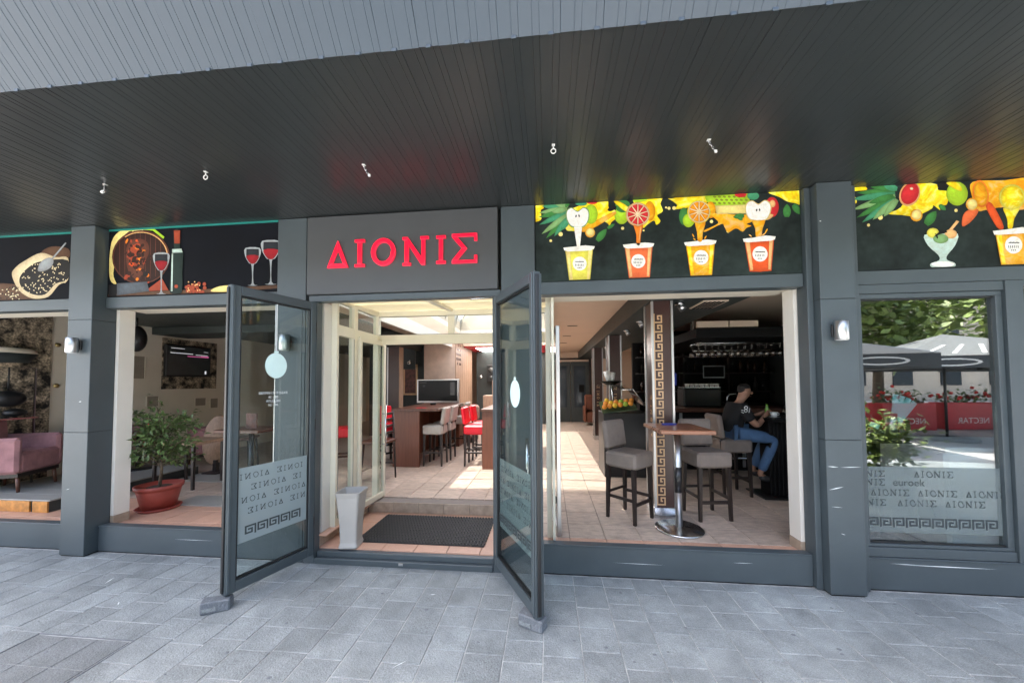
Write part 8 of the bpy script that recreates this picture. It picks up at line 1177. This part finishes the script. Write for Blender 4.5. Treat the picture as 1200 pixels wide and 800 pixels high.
tree((9.5, -12, 0), 7, 3.2, 'broad leafy tree mirrored in the right window, in front of the others'); tree((13.5, -13, 0), 7.5, 3.4, 'leafy tree mirrored at the right edge of the right window'); tree((5.5, -15, 0), 7, 3.0, 'leafy tree mirrored at the left edge of the right window', 'leaf'); tree((-4, -17, 0), 8, 3.2, 'leafy tree across the square far left'); tree((19, -13, 0), 7, 3, 'leafy tree across the square far right')
def umbrella(loc, rz, label, m_):
    t = thing('parasol', label, 'parasol', loc, rz, 'cafe parasols on the square')
    PR('pole', MB().cyl((0, 0, .05), (0, 0, 2.75), .03, n=10), 'plastic_black', t); PR('base', MB().box(-.4, .4, -.4, .4, 0, .08, .01), 'grey_stone', t)
    e = 1.75; z0, z1 = 2.12, 2.78
    PR('canopy', MB().add([(-e, -e, z0), (e, -e, z0), (e, e, z0), (-e, e, z0), (0, 0, z1)], [(0, 1, 4), (1, 2, 4), (2, 3, 4), (3, 0, 4)]), m_, t)
    v = PR('valance', MB().add([(-e, -e, z0-.01), (e, -e, z0-.01), (e, e, z0-.01), (-e, e, z0-.01), (-e, -e, z0-.28), (e, -e, z0-.28), (e, e, z0-.28), (-e, e, z0-.28)], [(0, 1, 5, 4), (1, 2, 6, 5), (2, 3, 7, 6), (3, 0, 4, 7)]), 'umbrella_dark', t)
    for q_ in (-.9, .75): PR('valance_print', MB().add([(q_+.5*math.cos(a), e+.004, z0-.15+.09*math.sin(a)) for a in [2*PI*i/20 for i in range(20)]]+[(q_+.43*math.cos(a), e+.004, z0-.15+.06*math.sin(a)) for a in [2*PI*i/20 for i in range(20)]], [(i, (i+1) % 20, 20+(i+1) % 20, 20+i) for i in range(20)]), 'white_paint', v)
    for q_ in range(3): PR('canopy_stripe', MB().add([(x, y, z0+(e-y)/e*(z1-z0)+.006) for x, y in ((-1.3+.5*q_, 1.6), (-1.22+.5*q_, 1.6), (-.5+.32*q_, .95), (-.58+.32*q_, .95))], [(0, 1, 2, 3)]), 'white_paint', t)
    PR('rib', MB().cyl((-e, -e, z0-.005), (0, 0, z1-.02), .012, n=5).cyl((e, -e, z0-.005), (0, 0, z1-.02), .012, n=5).cyl((e, e, z0-.005), (0, 0, z1-.02), .012, n=5).cyl((-e, e, z0-.005), (0, 0, z1-.02), .012, n=5), 'steel', t)
umbrella((10.4, -7.4, 0), .25, 'grey parasol with white stripes mirrored in the right window', 'umbrella_grey'); umbrella((6.4, -6.9, 0), .15, 'dark parasol mirrored at the left of the right window', 'umbrella_dark'); umbrella((14.5, -8.2, 0), .1, 'dark parasol mirrored at the right end of the row', 'umbrella_dark'); umbrella((-3.2, -8.8, 0), -.1, 'dark parasol opposite the open left window', 'umbrella_dark')
for x_, y_, lb in ((11.3, -9.6, 'red planter box with flowers mirrored in the middle of the right window'), (13.4, -9.9, 'red planter box with flowers mirrored at the right of the right window'), (9.2, -9.4, 'red planter box beside the dark seats mirrored in the right window')):
    t = thing('planter', lb, 'planter', (x_, y_, 0), -.1, 'red planters on the square'); PR('box', MB().box(-.85, .85, -.25, .25, 0, .85, .01), 'red_paint', t); PR('lettering', text_mb('NECTAR', .26, lambda a, b_: (-a, .2515, b_+.2)), 'white_paint', t)
    lv = MB()
    for k in range(260): 
        c = Vector((rt_.uniform(-.8, .8), rt_.uniform(-.2, .2), .85+abs(rt_.gauss(0, .2)))); d = Vector((rt_.gauss(0, 1), rt_.gauss(0, 1), rt_.gauss(0, .7))).normalized(); s_ = d.cross(Vector((0, .2, 1))).normalized(); lv.add([c, c+d*.06+s_*.04, c+d*.12, c+d*.06-s_*.04], [(0, 1, 2, 3)])
    PR('foliage', lv, 'leaf', t); fl_ = MB()
    for k in range(24): fl_.ball((rt_.uniform(-.8, .8), rt_.uniform(-.2, .25), .95+abs(rt_.gauss(0, .15))), .05, 6, 4)
    PR('flowers', fl_, 'flower_red', t)
t = thing('shrub', 'bright green shrub in a black tub mirrored low in the right window', 'shrub', (4.2, -1.95, 0)); PR('tub', MB().lathe([(0, 0), (.24, 0), (.3, .45), (.27, .45), (.25, .4), (0, .4)], n=20), 'plastic_black', t); PR('stem', MB().tube([(0, 0, .38), (.02, 0, .6), (-.02, .03, .9)], .02, 6), 'bark', t); lv = MB()
for k in range(900):
    c = Vector((rt_.gauss(0, .15), rt_.gauss(0, .15), .76+rt_.gauss(0, .16))); c.z = max(.42, c.z); d = Vector((rt_.gauss(0, 1), rt_.gauss(0, 1), rt_.gauss(.3, .7))).normalized(); s_ = d.cross(Vector((0, .2, 1))).normalized(); lv.add([c, c+d*.05+s_*.03, c+d*.1, c+d*.05-s_*.03], [(0, 1, 2, 3)])
PR('foliage', lv, 'leaf_bright', t)
t = thing('city_block', 'pale low building closing the far side of the square', 'building', (0, -32, 0)); PR('wall', MB().box(-45, 45, -4, 4, 0, 9), 'facade_beige', t)
wm = MB().box(-.7, .7, -.06, .06, 0, 1.5).mesh('window', 'window_dark')
for k in range(24):
    for z in (1.2, 4.2, 6.8): OB('window', wm, t, (-40+3.4*k, 4.03, z))
PR('roof', MB().box(-45.4, 45.4, -4.4, 4.4, 9.01, 9.4), 'grey_stone', t)
